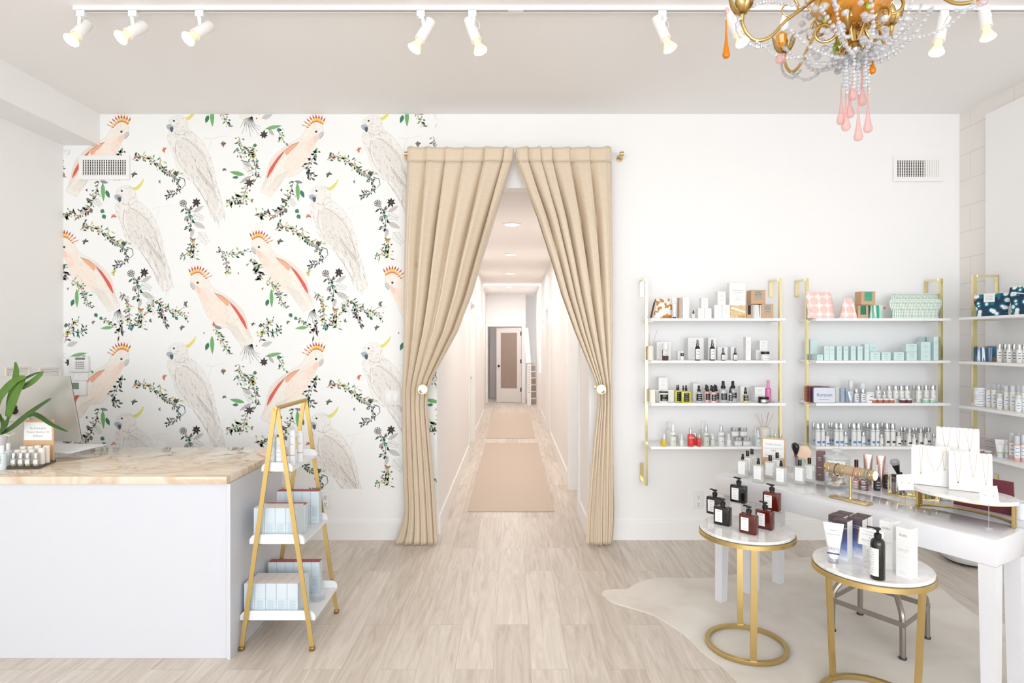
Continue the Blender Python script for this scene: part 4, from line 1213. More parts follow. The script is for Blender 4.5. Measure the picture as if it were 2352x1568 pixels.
INKB = mat('blue_print', (96, 140, 206), .5); INKG = mat('green_print', (140, 190, 90), .5)
RIM = mat('glass_rim_grey', (190, 194, 196), .1)


def ringlabel(parent, r, z0, z1, m0, ink, half=70, lines=3, up=None, name='label', zc=0):
    m = MB(); a0 = math.radians(-90 - half); a1 = math.radians(-90 + half)
    m.lathe([(r + .0005, z0), (r + .0005, z1)], seg=14, a0=a0, a1=a1, mi=0)
    h = z1 - z0
    for k in range(lines):
        z = z1 - h * (.22 + .6 * k / max(1, lines - 1)) if lines > 1 else (z0 + z1) / 2
        hw = math.radians(half * (.55 if k % 2 else .38)); t = min(.0022, h * .05)
        m.lathe([(r + .0009, z - t), (r + .0009, z + t)], seg=6, a0=-PI / 2 - hw, a1=-PI / 2 + hw, mi=1)
    return m.build(name, [m0, ink], parent)


def bottle(name, label, cat, x, y, z, r, h, style='cyl', body=FROST, cap=WPLAS, lab=PAPER, ink=GREY, group=None, rot=0, lz=(.15, .62), text=None, lines=3, half=62, cf=None):
    t = thing(name, label, cat, (x, y, z), rot, group)
    m = MB(); c = MB(); s = 18
    if style == 'cyl':
        hb = h * (cf or .72)
        m.lathe([(0, 0), (r * .93, 0), (r, .003), (r, hb - .002), (r * .9, hb)], seg=s)
        c.lathe([(r * .96, hb + .0005), (r * .97, hb + .002), (r * .97, h - .003), (r * .9, h), (0, h)], seg=s)
        hb0 = hb
    elif style == 'round':
        hb = h * (cf or .66)
        m.lathe([(0, 0), (r * .9, 0), (r, .005), (r, hb * .9), (r * .93, hb * .96), (r * .7, hb), (r * .4, hb + .002)], seg=s)
        c.lathe([(r * .5, hb + .002), (r * .5, h - .002), (r * .44, h), (0, h)], seg=s); hb0 = hb * .9
    elif style == 'dropper':
        hb = h * (cf or .56)
        m.lathe([(0, 0), (r * .93, 0), (r, .003), (r, hb * .88), (r * .8, hb * .97), (r * .5, hb), (r * .45, hb + .003)], seg=s)
        c.lathe([(r * .58, hb + .002), (r * .6, hb + h * .14), (r * .42, hb + h * .15), (r * .36, h * .93), (r * .25, h), (0, h)], seg=s); hb0 = hb * .88
    elif style == 'spray':
        hb = h * (cf or .64)
        m.lathe([(0, 0), (r * .94, 0), (r, .004), (r, hb * .82), (r * .9, hb * .92), (r * .45, hb), (r * .4, hb + .003)], seg=s)
        c.lathe([(r * .56, hb + .002), (r * .58, hb + h * .12), (r * .4, hb + h * .14), (r * .38, hb + h * .19), (r * .34, h - .002), (r * .3, h), (0, h)], seg=s)
        c.box(-r * .12, r * .12, -r * .5, -r * .3, h * .93, h * .965); hb0 = hb * .82
    elif style == 'pump':
        hb = h * (cf or .74)
        m.lathe([(0, 0), (r * .93, 0), (r, .004), (r, hb * .86), (r * .93, hb * .94), (r * .7, hb * .99), (r * .42, hb + .002)], seg=24)
        c.lathe([(r * .5, hb + .001), (r * .52, hb + h * .085), (r * .4, hb + h * .1), (r * .2, hb + h * .11), (r * .2, h * .95), (r * .42, h * .955), (r * .42, h * .985), (0, h)], seg=20)
        c.bar((0, 0, h * .975), (-r * 1.45, 0, h * .985), r * .3, r * .22, (0, 0, 1)); hb0 = hb * .86
    m.build('body', body, t)
    co = c.build('cap', cap, t)
    if lab is not None:
        o = ringlabel(t, r, h * lz[0], min(hb0, h * lz[1]), lab, ink, half, lines)
        if text:
            q = MB(); q.text(text, r * .8, (0, -r - .0012, h * lz[1] - r * 1.0), mi=0); q.build('lettering', DARK, t)
    return t


def rectb(name, label, cat, x, y, z, w, d, hb, h, body, cap=BLACK, kind='cap', group=None, rot=0, lab=PAPER, ink=GREY, lw=.62, lzz=(.12, .9), capw=.2, glassbase=False, lx=0):
    t = thing(name, label, cat, (x, y, z), rot, group)
    m = MB(); m.rbox(-w / 2, w / 2, -d / 2, d / 2, 0.0, hb, min(.006, d * .2), 3)
    m.lathe([(w * .13, hb - .002), (w * .13, hb + .006)], seg=14); m.build('body', body, t)
    c = MB(); cr = w * capw
    if kind == 'cap': c.lathe([(cr, hb + .004), (cr, h - .002), (cr * .93, h), (0, h)], seg=18)
    elif kind == 'spray':
        k = h - hb
        c.lathe([(cr, hb + .004), (cr, hb + k * .55), (cr * .6, hb + k * .6), (cr * .6, hb + k * .72), (cr * .72, hb + k * .74), (cr * .72, h), (0, h)], seg=16)
    elif kind == 'pump':
        k = h - hb
        c.lathe([(w * .10, hb + .003), (w * .10, hb + k * .18), (w * .165, hb + k * .2), (w * .165, hb + k * .52), (w * .13, hb + k * .62), (w * .06, hb + k * .64), (w * .055, hb + k * .8), (w * .15, hb + k * .82), (w * .15, hb + k * .94), (w * .1, h), (0, h)], seg=18)
        c.bar((0, 0, hb + k * .93), (-w * .30, 0, hb + k * .97), w * .11, w * .07, (0, 0, 1)); c.bar((-w * .3, 0, hb + k * .97), (-w * .34, 0, hb + k * .9), w * .08, w * .05, (1, 0, 0))
    c.build('pump' if kind == 'pump' else 'cap', cap, t)
    if lab is not None:
        l = MB(); yy = -d / 2 - .0006; W2 = w * lw / 2
        l.box(lx - W2, lx + W2, yy - .0004, yy, hb * lzz[0], hb * lzz[1], 0)
        zt = hb * lzz[1]; zh = hb * (lzz[1] - lzz[0])
        for (f_, ww) in ((.10, .62), (.16, .5), (.42, .3), (.62, .4), (.82, .36)):
            l.box(lx - W2 * ww, lx + W2 * ww, yy - .0007, yy - .0003, zt - zh * f_ - .0008, zt - zh * f_ + .0006, 1)
        l.build('label', [lab, ink], t)
    return t


def carton(label, x, y, z, w, d, h, body=PAPER, ink=LGREY, style=1, rot=0, group=None, name='carton', cat='box', txt=None, panel=None, tm=None):
    m = MB(); m.rbox(-w / 2, w / 2, -d / 2, d / 2, 0, h, .0012, 1, mi=0)
    yy = -d / 2
    mats = [body, ink, panel or PAPER, tm or DARK]
    if style == 1:
        for (f_, ww, th) in ((.78, .5, .0016), (.71, .34, .0012), (.45, .55, .0012), (.2, .4, .0012)):
            m.box(-w / 2 * ww, w / 2 * ww, yy - .0003, yy, h * f_ - th, h * f_ + th, 1)
    elif style == 2:      # small ring logo and a line
        q = [(w * .12 * math.cos(k * PI / 5), yy - .0004, h * .68 + w * .12 * math.sin(k * PI / 5)) for k in range(10)]
        m.tube(q, .0006, 4, True, mi=1)
        for (f_, ww) in ((.42, .45), (.34, .3)): m.box(-w / 2 * ww, w / 2 * ww, yy - .0003, yy, h * f_ - .0008, h * f_ + .0008, 1)
    elif style == 3:      # square panel label with lettering
        m.box(-w * .28, w * .28, yy - .0006, yy, h * .28, h * .97, 2)
        if txt:
            for k, tx in enumerate(txt): m.text(tx, w * .12, (0, yy - .0012, h * (.78 - .15 * k)), mi=3)
            m.box(-w * .2, w * .2, yy - .001, yy - .0005, h * .49, h * .5, 3)
    elif style == 4:      # lidded box with a seam and a text block under it
        m.box(-w / 2 - .0003, w / 2 + .0003, yy - .0003, yy, h * .535, h * .545, 1)
        for k in range(9): m.box(-w * .34, w * (.34 if k % 3 else .22), yy - .0003, yy, h * (.48 - k * .03), h * (.492 - k * .03), 1)
        for k in range(2): m.box(-w * .16, w * .16, yy - .0003, yy, h * (.12 - k * .03), h * (.13 - k * .03), 1)
        m.box(-w / 2 + .0005, w / 2 - .0005, yy + .0005, d / 2 - .0005, h, h + .0008, 2)
    o = m.build(name, mats)
    o.location = (x, y, z); o.rotation_euler = (0, 0, rot)
    return tag(o, label, cat, group)


def cpx(label, ul, ur, vt, Yf, zs, d, **k):
    w = (ur - ul) / F * Yf
    return carton(label, SX((ul + ur) / 2, Yf), Yf + d / 2, zs + .0002, w, d, SZ(vt, Yf) - zs, **k)


def jar(label, x, y, z, r, h, body, lid, lab=PAPER, ink=GREY, group=None, lf=.35, cat='jar', name='cream_jar', rot=0):
    t = thing(name, label, cat, (x, y, z), rot, group)
    hb = h * (1 - lf)
    MB().lathe([(0, 0), (r * .92, 0), (r, .003), (r, hb - .002), (r * .93, hb)], seg=22).build('body', body, t)
    MB().lathe([(r * .99, hb + .0005), (r * 1.0, hb + .002), (r, h - .002), (r * .95, h), (0, h)], seg=22).build('lid', lid, t)
    if lab is not None: ringlabel(t, r, hb * .2, hb * .85, lab, ink, 55, 2)
    return t


def tubeb(label, x, y, z, w, r, h, body, cap, ink=GREY, group=None, rot=0, capf=.13, name='cream_tube', cat='tube', band=None, txt=None):
    """squeezed tube standing on its cap, flat crimped end up"""
    t = thing(name, label, cat, (x, y, z), rot, group)
    m = MB(); n = 20; rows = 9; vs = []; fs = []
    for j in range(rows + 1):
        f = j / rows; zz_ = h * (capf + (1 - capf) * f)
        a = r * (1 - f) + w / 2 * f; a = max(a, r) ; b_ = r * (1 - f ** 1.3) + .0014
        if j == 0: a = b_ = r * .9
        for k in range(n):
            th = 2 * PI * k / n; vs.append((a * math.cos(th), b_ * math.sin(th), zz_))
    for j in range(rows):
        for k in range(n): fs.append((j * n + k, j * n + (k + 1) % n, (j + 1) * n + (k + 1) % n, (j + 1) * n + k))
    fs.append(tuple(range(n - 1, -1, -1))); fs.append(tuple(rows * n + k for k in range(n)))
    m.add(vs, fs); m.build('body', body, t)
    MB().lathe([(0, 0), (r * .95, 0), (r * .98, .002), (r * .98, h * capf - .001), (r * .8, h * capf)], seg=22).build('cap', cap, t)

    def yat(f): return -(r * (1 - f ** 1.3) + .0014) - .0008
    l = MB()
    for (f_, ww, th, mi) in ([(.8, .3, .0012, 0), (.68, .62, .0009, 0)] + ([(.16, .6, .0025, 1)] if band else [])):
        zz_ = h * (capf + (1 - capf) * f_); l.box(-w / 2 * ww, w / 2 * ww, yat(f_) - .0006 - (.0 if mi == 0 else .0006), yat(f_), zz_ - th, zz_ + th, mi)
    if txt: l.text(txt, w * .3, (0, yat(.27) - .0012, h * (capf + (1 - capf) * .26)), mi=0)
    l.build('label', [ink, band or ink], t)
    return t


def pouch(name, label, cat, x, y, z, w, d, h, body, rot=0, group=None, topw=.9, lean=0.0, flare=0):
    t = thing(name, label, cat, (x, y, z), rot, group)
    ns, nt_ = 22, 14; m = MB(); rr = random.Random(int(w * 9999))
    for sg in (-1, 1):
        vs, fs = [], []
        for j in range(nt_ + 1):
            f = j / nt_
            for i in range(ns + 1):
                s = -1 + 2 * i / ns
                ww = w / 2 * (1 + (topw - 1) * f + flare * (f ** 3)) * (1 - .05 * math.sin(PI * f * 2))
                yy = d / 2 * (1 - abs(s) ** 3) ** .5 * (math.cos(f * PI / 2) ** .55 if f < 1 else 0) * (1 if j else .85)
                yy += .0035 * math.sin(s * 7 + f * 5 + sg) * (1 - abs(s)) * math.sin(PI * f)
                zz_ = h * f - .012 * h * (s * s) * f
                vs.append((ww * s + lean * f * h, sg * yy, zz_))
        for j in range(nt_):
            for i in range(ns):
                a = j * (ns + 1) + i; fs.append((a, a + 1, a + ns + 2, a + ns + 1) if sg < 0 else (a + 1, a, a + ns + 1, a + ns + 2))
        m.add(vs, fs)
    m.build('fabric_body', body, t)
    k = MB(); k.tube([((w / 2 * (topw + flare)) * (-1 + 2 * i / 10) + lean * h, 0, h - .012 * h * (-1 + 2 * i / 10) ** 2 + .001) for i in range(11)], .0018, 5)
    k.build('zip', PAPER, t)
    return t


def pat_mat(name, base, stops, scale, kind='noise', metric='EUCLIDEAN', rnd=1.0, sc=(1, 1, 1)):
    m, nt, b = nodes_mat(name); L = nt.links.new
    tc = NN(nt, 'ShaderNodeTexCoord'); mp = NN(nt, 'ShaderNodeMapping'); mp.inputs['Scale'].default_value = sc
    L(tc.outputs['Object'], mp.inputs['Vector'])
    if kind == 'noise':
        n = NN(nt, 'ShaderNodeTexNoise'); n.inputs['Scale'].default_value = scale; n.inputs['Detail'].default_value = 1; src = n.outputs[0]
    else:
        n = NN(nt, 'ShaderNodeTexVoronoi'); n.inputs['Scale'].default_value = scale; n.inputs['Randomness'].default_value = rnd; src = n.outputs[0]
    L(mp.outputs[0], n.inputs['Vector'])
    r = ramp(nt, stops); r.color_ramp.interpolation = 'CONSTANT'; L(src, r.inputs[0]); L(r.outputs[0], b.inputs['Base Color']); b.inputs['Roughness'].default_value = .8
    return m


COWP = pat_mat('brown_spotted_hide', None, [(0, (240, 234, 228)), (.53, (196, 140, 74)), (.66, (180, 118, 54))], 26, 'noise')
PINKC = pat_mat('pink_circle_canvas', None, [(0, (244, 203, 195)), (.46, (249, 236, 231))], 15.5, 'voronoi', rnd=0.0, sc=(1, 0, 1))
MINTD = pat_mat('mint_dotted_canvas', None, [(0, (84, 146, 122)), (.30, (236, 240, 232))], 92, 'voronoi', rnd=0.0, sc=(1, 0, 1))
TEAL = pat_mat('teal_pebble_canvas', None, [(0, (240, 240, 238)), (.36, (24, 120, 134)), (.52, (34, 56, 84))], 26, 'voronoi', rnd=1, sc=(1, 0, 1))
AQUA = mat('pale_aqua_card', (208, 229, 228), .6); AQUAD = mat('aqua_side_print', (150, 196, 202), .6)
BLUEC = mat('pale_blue_card', (204, 215, 221), .55); REDC = mat('brick_red_card', (176, 84, 82), .6)
PRNT = mat('box_side_print', (238, 230, 224), .6)

# ------------------------------------------------------------------ reception desk
DX, DY = -1.373, 2.94
desk = thing('reception_desk', 'white reception desk with beige veined stone worktop', 'desk', (-2.4, 3.2, 0))
desk.location = (0, 0, 0)
m = MB(); m.box(XL + .02, DX - .016, DY, DY + .63, .0005, .855); m.build('body', DESKW, desk)
m = MB(); m.box(DX - .0155, DX, DY - .012, DY + .645, .0005, .855); m.build('end_panel', DESKW, desk)
m = MB(); m.rbox(XL + .017, -1.388 + .0, DY - .018, 3.735, .8555, .893, .003); m.build('worktop', ONYX, desk)
ZD = .893
# acrylic upstand at the back of the worktop
m = MB(); a = SX(186, 3.70); bq = SX(382, 3.70); m.box(a, bq, 3.70, 3.704, ZD + .0005, SZ(1011, 3.70)); m.box(a, bq, 3.690, 3.6995, ZD + .0005, ZD + .004)
tag(m.build('acrylic_holder', ACRYL), 'low clear acrylic holder at the back of the stone worktop', 'acrylic holder')
# riser and computer
m = thing('monitor_riser', 'thin white riser shelf under the computer monitor', 'riser', (-2.75, 3.52, ZD + .0005), math.radians(-4))
MB().rbox(-.32, .27, -.12, .16, .024, .033, .003).build('shelf', WPLAS, m)
for x in (-.25, .20): MB().box(x - .006, x + .006, -.08, .12, 0, .0238).build('leg', ACRYL, m)
mt_ = thing('computer_monitor', 'silver desktop computer seen from behind on the desk', 'computer', (-2.875, 3.53, ZD + .034), math.radians(-3))
ALU = mat('silver_aluminium', (205, 204, 198), .32, .55)
n_ = 14; vs, fs = [], []
Wm, Hm = .655, .40; tl = math.radians(13)
for j in range(n_ + 1):
    for i in range(n_ + 1):
        s = -1 + 2 * i / n_; t_ = -1 + 2 * j / n_
        bul = .045 * (1 - abs(s) ** 2.4) * (1 - abs(t_) ** 2.4)
        vs.append((s * Wm / 2, -.012 - bul, t_ * Hm / 2))
for j in range(n_):
    for i in range(n_): a_ = j * (n_ + 1) + i; fs.append((a_, a_ + 1, a_ + n_ + 2, a_ + n_ + 1))
zc_ = .03 + Hm / 2
R0 = Matrix.Translation((0, 0, zc_)) @ Matrix.Rotation(tl, 4, 'X')
m = MB(); m.M = R0; m.add(vs, fs); m.rbox(-Wm / 2, Wm / 2, -.0125, .004, -Hm / 2, Hm / 2, .008, 3); m.build('back_shell', ALU, mt_)
m = MB(); m.M = R0; m.rbox(-Wm / 2 + .004, Wm / 2 - .004, .0042, .008, -Hm / 2 + .004, Hm / 2 - .004, .001); m.build('screen', BLACK, mt_)
m = MB(); m.M = R0; m.box(-.30, .235, -.0145, -.0125, Hm / 2 - .024, Hm / 2 - .021); m.box(-.05, .05, -.062, -.056, -.062, -.060); m.build('vent_slot', DARK, mt_)
# fruit shaped mark with a leaf and a bite
m = MB(); m.M = R0; q = []
for k in range(28):
    a = 2 * PI * k / 28; r = .027 * (1 + .10 * math.cos(2 * a + PI) * .6) - .0035 * (1 if abs(a - PI / 2) < .3 else 0)
    x, z = r * math.cos(a), r * 1.08 * math.sin(a)
    dd_ = math.hypot(x - .030, z - .003)
    if dd_ < .013: x = .030 - (.013) * (.030 - x) / max(dd_, .001) if x < .03 else x - .014
    q.append((x, z))
m.add([(x, -.0605, z + .015) for x, z in q] + [(x, -.055, z + .015) for x, z in q], [tuple(range(28))] + [(k, (k + 1) % 28, 28 + (k + 1) % 28, 28 + k) for k in range(28)])
m.add([(0, -.0605, .048), (.010, -.0605, .052), (.013, -.0605, .062), (.003, -.0605, .058)], [(0, 1, 2, 3)]); m.build('logo', BLACK, mt_)
m = MB(); m.bar((0, -.03, .003), (0, -.045, zc_ - .02), .17, .010, (0, 1, 0)); m.build('stand', ALU, mt_)
m = MB(); m.rbox(-.09, .09, -.10, .09, 0, .005, .002); m.build('foot', ALU, mt_)
# potted plant
pp = thing('potted_plant', 'green strap-leaved plant in small white pot on the desk', 'plant', (SX(-16, 3.22), 3.22, ZD + .0005))
bx, by_, bz_ = pp.location
MB().lathe([(0, 0), (.045, 0), (.048, .004), (.062, .150), (.058, .153), (.055, .146), (.0, .135)], seg=28).build('pot', WPLAS, pp)
LEAFM = mat('leaf_green', (88, 128, 44), .38, noise=.25, nscale=12, spec=.5); LEAFD = mat('leaf_dark_green', (58, 92, 36), .4, noise=.2, nscale=12)
LTIP = mat('brown_leaf_tip', (150, 90, 74), .7)
ML = Matrix.Translation(-Vector(pp.location))


def pleaf(pts, w, m_, tip=False, name='leaf'):
    q = spline([P(u, v, Y) for u, v, Y in pts], 6); n_ = len(q); g = MB(); g.M = ML; vs, fs = [], []
    for i, pnt in enumerate(q):
        t_ = i / (n_ - 1); d = (q[min(i + 1, n_ - 1)] - q[max(i - 1, 0)]).normalized(); sd_ = d.cross(Vector((0, -1, .25))).normalized(); up = sd_.cross(d)
        ww = w / F * 3.2 / 2 * (math.sin(PI * min(1, .12 + .86 * t_)) ** .6) * (1 if t_ < .97 else .25)
        for s_ in (-1, -.5, 0, .5, 1): vs.append(tuple(pnt + sd_ * ww * s_ + up * (abs(s_) * ww * .28)))
    for i in range(n_ - 1):
        for k in range(4): fs.append((i * 5 + k, i * 5 + k + 1, (i + 1) * 5 + k + 1, (i + 1) * 5 + k))
    for f_i, f_ in enumerate(fs): pass
    g.add(vs, fs)
    if tip:
        for k in range(len(g.m)):
            if k // 4 > n_ * .86: g.m[k] = 1
    o = g.build(name, [m_, LTIP], pp, smooth=60); sd = o.modifiers.new('t', 'SOLIDIFY'); sd.thickness = .0012


pleaf([(-14, 1000, 3.22), (-6, 930, 3.2), (14, 895, 3.17), (40, 872, 3.15), (60, 866, 3.14)], 20, LEAFM)
pleaf([(19, 958, 3.20), (30, 925, 3.18), (42, 895, 3.16), (58, 868, 3.15)], 24, LEAFM)
pleaf([(20, 956, 3.22), (24, 920, 3.24), (35, 880, 3.25), (39, 850, 3.24), (36, 831, 3.22)], 17, LEAFM)
pleaf([(44, 893, 3.2), (70, 880, 3.17), (88, 866, 3.14), (100, 853, 3.12)], 15, LEAFM, True)
pleaf([(40, 880, 3.22), (60, 868, 3.2), (76, 860, 3.18), (92, 854, 3.15)], 6, LEAFD)
pleaf([(4, 996, 3.2), (30, 980, 3.17), (52, 962, 3.14), (80, 940, 3.12), (118, 914, 3.1)], 13, LEAFD)
pleaf([(60, 958, 3.22), (78, 951, 3.24), (95, 958, 3.24), (120, 975, 3.22), (156, 991, 3.18)], 10, LEAFD)
pleaf([(2, 998, 3.22), (8, 975, 3.24), (4, 960, 3.24), (2, 950, 3.22)], 9, LEAFM)
pleaf([(-10, 1000, 3.2), (8, 985, 3.18), (16, 970, 3.2), (21, 955, 3.2)], 11, LEAFD, name='stem')
pleaf([(-20, 1000, 3.25), (-40, 950, 3.2), (-80, 910, 3.2)], 20, LEAFM)
for k, q in enumerate(([(8, 999), (20, 1001), (34, 994)], [(0, 1000), (12, 996), (22, 1001)])):
    g = MB(); g.M = ML; g.tube([P(u, v, 3.16) for u, v in q], .0012, 5); g.build('aerial_root', CREAMP, pp)
# tester tray with cork sign
tpoly = [(-2.604, 3.084), (-2.437, 3.098), (-2.492, 3.285), (-2.66, 3.275)]
m = MB(); m.prism(tpoly, ZD + .0005, ZD + .012); tag(m.build('tester_tray', mat('dark_walnut', (74, 62, 48), .4)), 'dark wooden tray holding the roll-on testers on the desk', 'tray')
ts = thing('cork_sign', 'cork clipboard sign with white card behind the testers on the desk', 'sign', (SX(89, 3.255), 3.255, ZD + .0125), math.radians(0))
hs = SZ(963, 3.255) - (ZD + .0125)
m = MB(); m.rbox(-.083, .083, -.004, .004, 0, hs, .003); m.build('cork_board', CORK, ts)
m = MB(); zc2 = SZ(990, 3.25) - ZD - .0125; m.box(-.075, .075, -.0055, -.0045, zc2 - .048, zc2 + .048, 0)
for k, (tx, s_) in enumerate((('By Rosie Jane', .0155), ('Flower Essence Oil', .0155), ('$28/each', .0145))): m.text(tx, s_, (0, -.0062, zc2 + .012 - k * .021), mi=1)
m.build('card', [PAPER, GREY], ts)
# testers
TCR = thin('clear_tester', (240, 238, 230), .4, bcol=(226, 222, 208))
for k, u in enumerate((31, 48, 64, 83)):
    bottle('rollon_tester', 'clear roll-on tester with silver cap, %s from the plant in front row' % ORD[k], 'perfume tester', SX(u, 3.12), 3.12, ZD + .0125, .0125, .066, 'cyl', TCR, SILVER, PAPER, GREY, 'roll-on testers', cf=.6, lz=(.15, .5), lines=2)
CRT = mat('cream_tube_box', (234, 228, 218), .5)
for k, (u, Y, hh) in enumerate(((41, 3.165, .075), (56, 3.165, .075), (73, 3.165, .078), (96, 3.165, .085), (54, 3.21, .085), (71, 3.21, .085), (87, 3.21, .09), (107, 3.205, .09))):
    o = MB().lathe([(0, 0), (.0145, 0), (.015, .002), (.015, hh - .002), (.0145, hh), (0, hh)], seg=20).build('tester_tube', CRT)
    o.location = (SX(u, Y), Y, ZD + .0125)
    tag(o, 'cream cardboard tube behind the roll-on testers, %s of %s row' % (ORD[k % 4], 'middle' if k < 4 else 'rear'), 'cardboard tube', 'cream tubes on the tester tray')
bottle('lotion_bottle', 'white lotion bottle with lettering at the worktop edge under the plant', 'bottle', SX(4, 3.08), 3.08, ZD + .0005, .0215, .125, 'round', FROSTB, WPLAS, None, cf=.68)
q = MB(); q.text('OSEA', .02, (0, -.0226, .055), right=(0, 0, -1), up=(1, 0, 0), mi=0); q.build('lettering', DARK, [o for o in bpy.data.objects if o.name.startswith('lotion_bottle')][0])
bottle('lotion_bottle', 'pale lotion bottle tucked behind the lettered one beside the plant', 'bottle', SX(19, 3.16), 3.16, ZD + .0005, .018, .122, 'round', FROSTB, WPLAS, None, cf=.68)

# ------------------------------------------------------------------ gold A-frame ladder shelf
ls = thing('ladder_shelf', 'gold A-frame ladder shelf with three white trays beside the desk', 'shelf', (-1.185, 3.225, 0))
LX, LY = -1.185, 3.225
ya, yb_ = 3.017 - LY, 3.433 - LY
Za = 1.215
xl0, xr0 = -1.358 - LX, -1.003 - LX
for y in (ya, yb_):
    for sg, xf in ((-1, xl0), (1, xr0)):
        m = MB(); off = .004 * sg
        m.bar((xf, y, .012), (off, y + (-.004 if sg < 0 else .004), Za), .022, .007, (0, 1, 0)); o = m.build('leg', OGOLD, ls)
        m = MB(); m.rbox(xf - .013, xf + .013, y - .012, y + .012, .0005, .02, .004); m.build('foot', mat('dark_brass', (150, 122, 74), .4, .9), o)
m = MB(); m.tube([(0, ya - .012, Za), (0, yb_ + .012, Za)], .011, 14); m.build('top_bar', OGOLD, ls)
for y in (ya - .010, yb_ + .010):
    m = MB(); m.M = axis((0, y, Za), (0, -1 if y < 0 else 1, 0)); m.lathe([(0, 0), (.009, 0), (.009, .004), (.003, .005), (0, .005)], seg=14); m.build('bolt', OGOLD, ls)
TRAYS = []
for zb, zt, xa_, xb_ in ((.145, .192, -.186, .192), (.530, .578, -.138, .138), (.895, .940, -.078, .078)):
    m = MB(); y0, y1 = ya + .012, yb_ - .012
    w_ = xb_ - xa_
    m.box(xa_, xb_, y0 + .012, y1 - .012, zb, zb + .010)
    for (yy0, yy1) in ((y0, y0 + .012), (y1 - .012, y1)):
        pr = [(xa_, 0), (xb_, 0), (xb_, (zt - zb) * .5), (xb_ - .012, (zt - zb) * .85), (xb_ - .03, zt - zb), (xa_ + .03, zt - zb), (xa_ + .012, (zt - zb) * .85), (xa_, (zt - zb) * .5)]
        n_ = len(pr); m.add([(x, yy0, zb + z) for x, z in pr] + [(x, yy1, zb + z) for x, z in pr], [tuple(range(n_)), tuple(range(2 * n_ - 1, n_ - 1, -1))] + [((k + 1) % n_, k, n_ + k, n_ + (k + 1) % n_) for k in range(n_)])
    m.build('tray', WPLAS, ls)
    f_ = 1 - (zb) / Za
    m = MB(); m.box(xl0 * f_ - .006, xl0 * f_ + .012, ya + .004, yb_ - .004, zb - .010, zb - .0005); m.box(xr0 * f_ - .012, xr0 * f_ + .006, ya + .004, yb_ - .004, zb - .010, zb - .0005)
    m.build('support_rail', OGOLD, ls)
    TRAYS.append(zb + .0105)
# boxes on the trays
bw, bh = .0535, .150
cnt = {'n': 0}


def lbox(x, y, z, k, row, shelf, red=False, h=bh, w=bw, d=.052, grp='pale blue cartons on the ladder shelf'):
    carton('pale blue carton%s, %s in %s, %s tray of ladder shelf' % (' with red top' if red else '', ORD[k], row, shelf), x, y, z, w, d, h, BLUEC, mat('blue_grey_print', (168, 186, 196), .6), 4, 0, grp, panel=REDC if red else PRNT)


z = TRAYS[0]
for k in range(5): lbox(LX - .158 + k * (bw + .0012) + .01, 3.017 + .057, z, k, 'front row', 'bottom', h=.166)
for k in range(5): lbox(LX - .158 + k * (bw + .0012) + .01, 3.017 + .057 + .054, z, k, 'second row', 'bottom', h=.160)
for k in range(5): lbox(LX - .158 + k * (bw + .0012) + .014, 3.017 + .057 + .108, z, k, 'third row', 'bottom', h=.158)
for k in range(6): lbox(LX - .165 + k * .0475 + .022, 3.355, z, k, 'rear row', 'bottom', True, h=.172, w=.0465)
z = TRAYS[1]
for k in range(4): lbox(LX - .112 + k * (bw + .001) + .012, 3.017 + .06, z, k, 'front row', 'middle', h=.163)
for k in range(4): lbox(LX - .112 + k * (bw + .001) + .012, 3.017 + .06 + .054, z, k, 'second row', 'middle', h=.158)
for k in range(4): lbox(LX - .112 + k * (bw + .001) + .016, 3.017 + .06 + .108, z, k, 'third row', 'middle', True, h=.150)
for k in range(5): lbox(LX - .118 + k * .047 + .02, 3.36, z, k, 'rear row', 'middle', True, h=.178, w=.046)
t = thing('clear_jar', 'small clear plastic lidded dish beside the red topped cartons', 'dish', (LX + .135, 3.25, TRAYS[0]))
m = MB(); m.lathe([(0, 0), (.035, 0), (.04, .004), (.04, .012), (.038, .012), (.037, .004), (0, .003)], seg=24); m.build('base', ACRYL, t)
m = MB(); m.lathe([(.038, .013), (.039, .025), (.032, .05), (.015, .066), (0, .07)], seg=24); m.build('dome_lid', ACRYL, t)
z = TRAYS[2]
for (dx_, y, hh, r, lb) in ((-.045, 3.075, .17, .020, 'tall white translucent bottle on the top tray, nearest the desk'), (-.002, 3.07, .155, .018, 'white translucent bottle between the gold legs on the top tray')):
    bottle('care_bottle', lb, 'bottle', LX + dx_, y, z, r, hh, 'cyl', FROSTB, WPLAS, PAPER, LGREY, 'white bottles on the top ladder tray', cf=.76)
for (dx_, y, hh, lb) in ((.045, 3.12, .185, 'tall white tube with red band on the top ladder tray'), (.05, 3.22, .165, 'shorter white tube with red band on the top ladder tray')):
    tt = bottle('care_tube', lb, 'tube', LX + dx_, y, z, .0165, hh, 'cyl', WPLAS, WPLAS, None, cf=.97)
    m = MB(); m.lathe([(.0168, hh * .30), (.0168, hh * .315)], seg=14, a0=-PI * .9, a1=-PI * .1, mi=0); m.lathe([(.0168, hh * .6), (.0168, hh * .62)], seg=10, a0=-PI * .65, a1=-PI * .35, mi=1)
    m.lathe([(.0168, hh * .82), (.0168, hh * .83)], seg=10, a0=-PI * .65, a1=-PI * .35, mi=1); m.build('print', [mat('crimson_print', (190, 50, 80), .5), GREY], tt)
# door side clutter behind: nothing else stands on the desk side

# ------------------------------------------------------------------ brass wall shelves
ZS = [1.721, 1.410, 1.0955, .775]


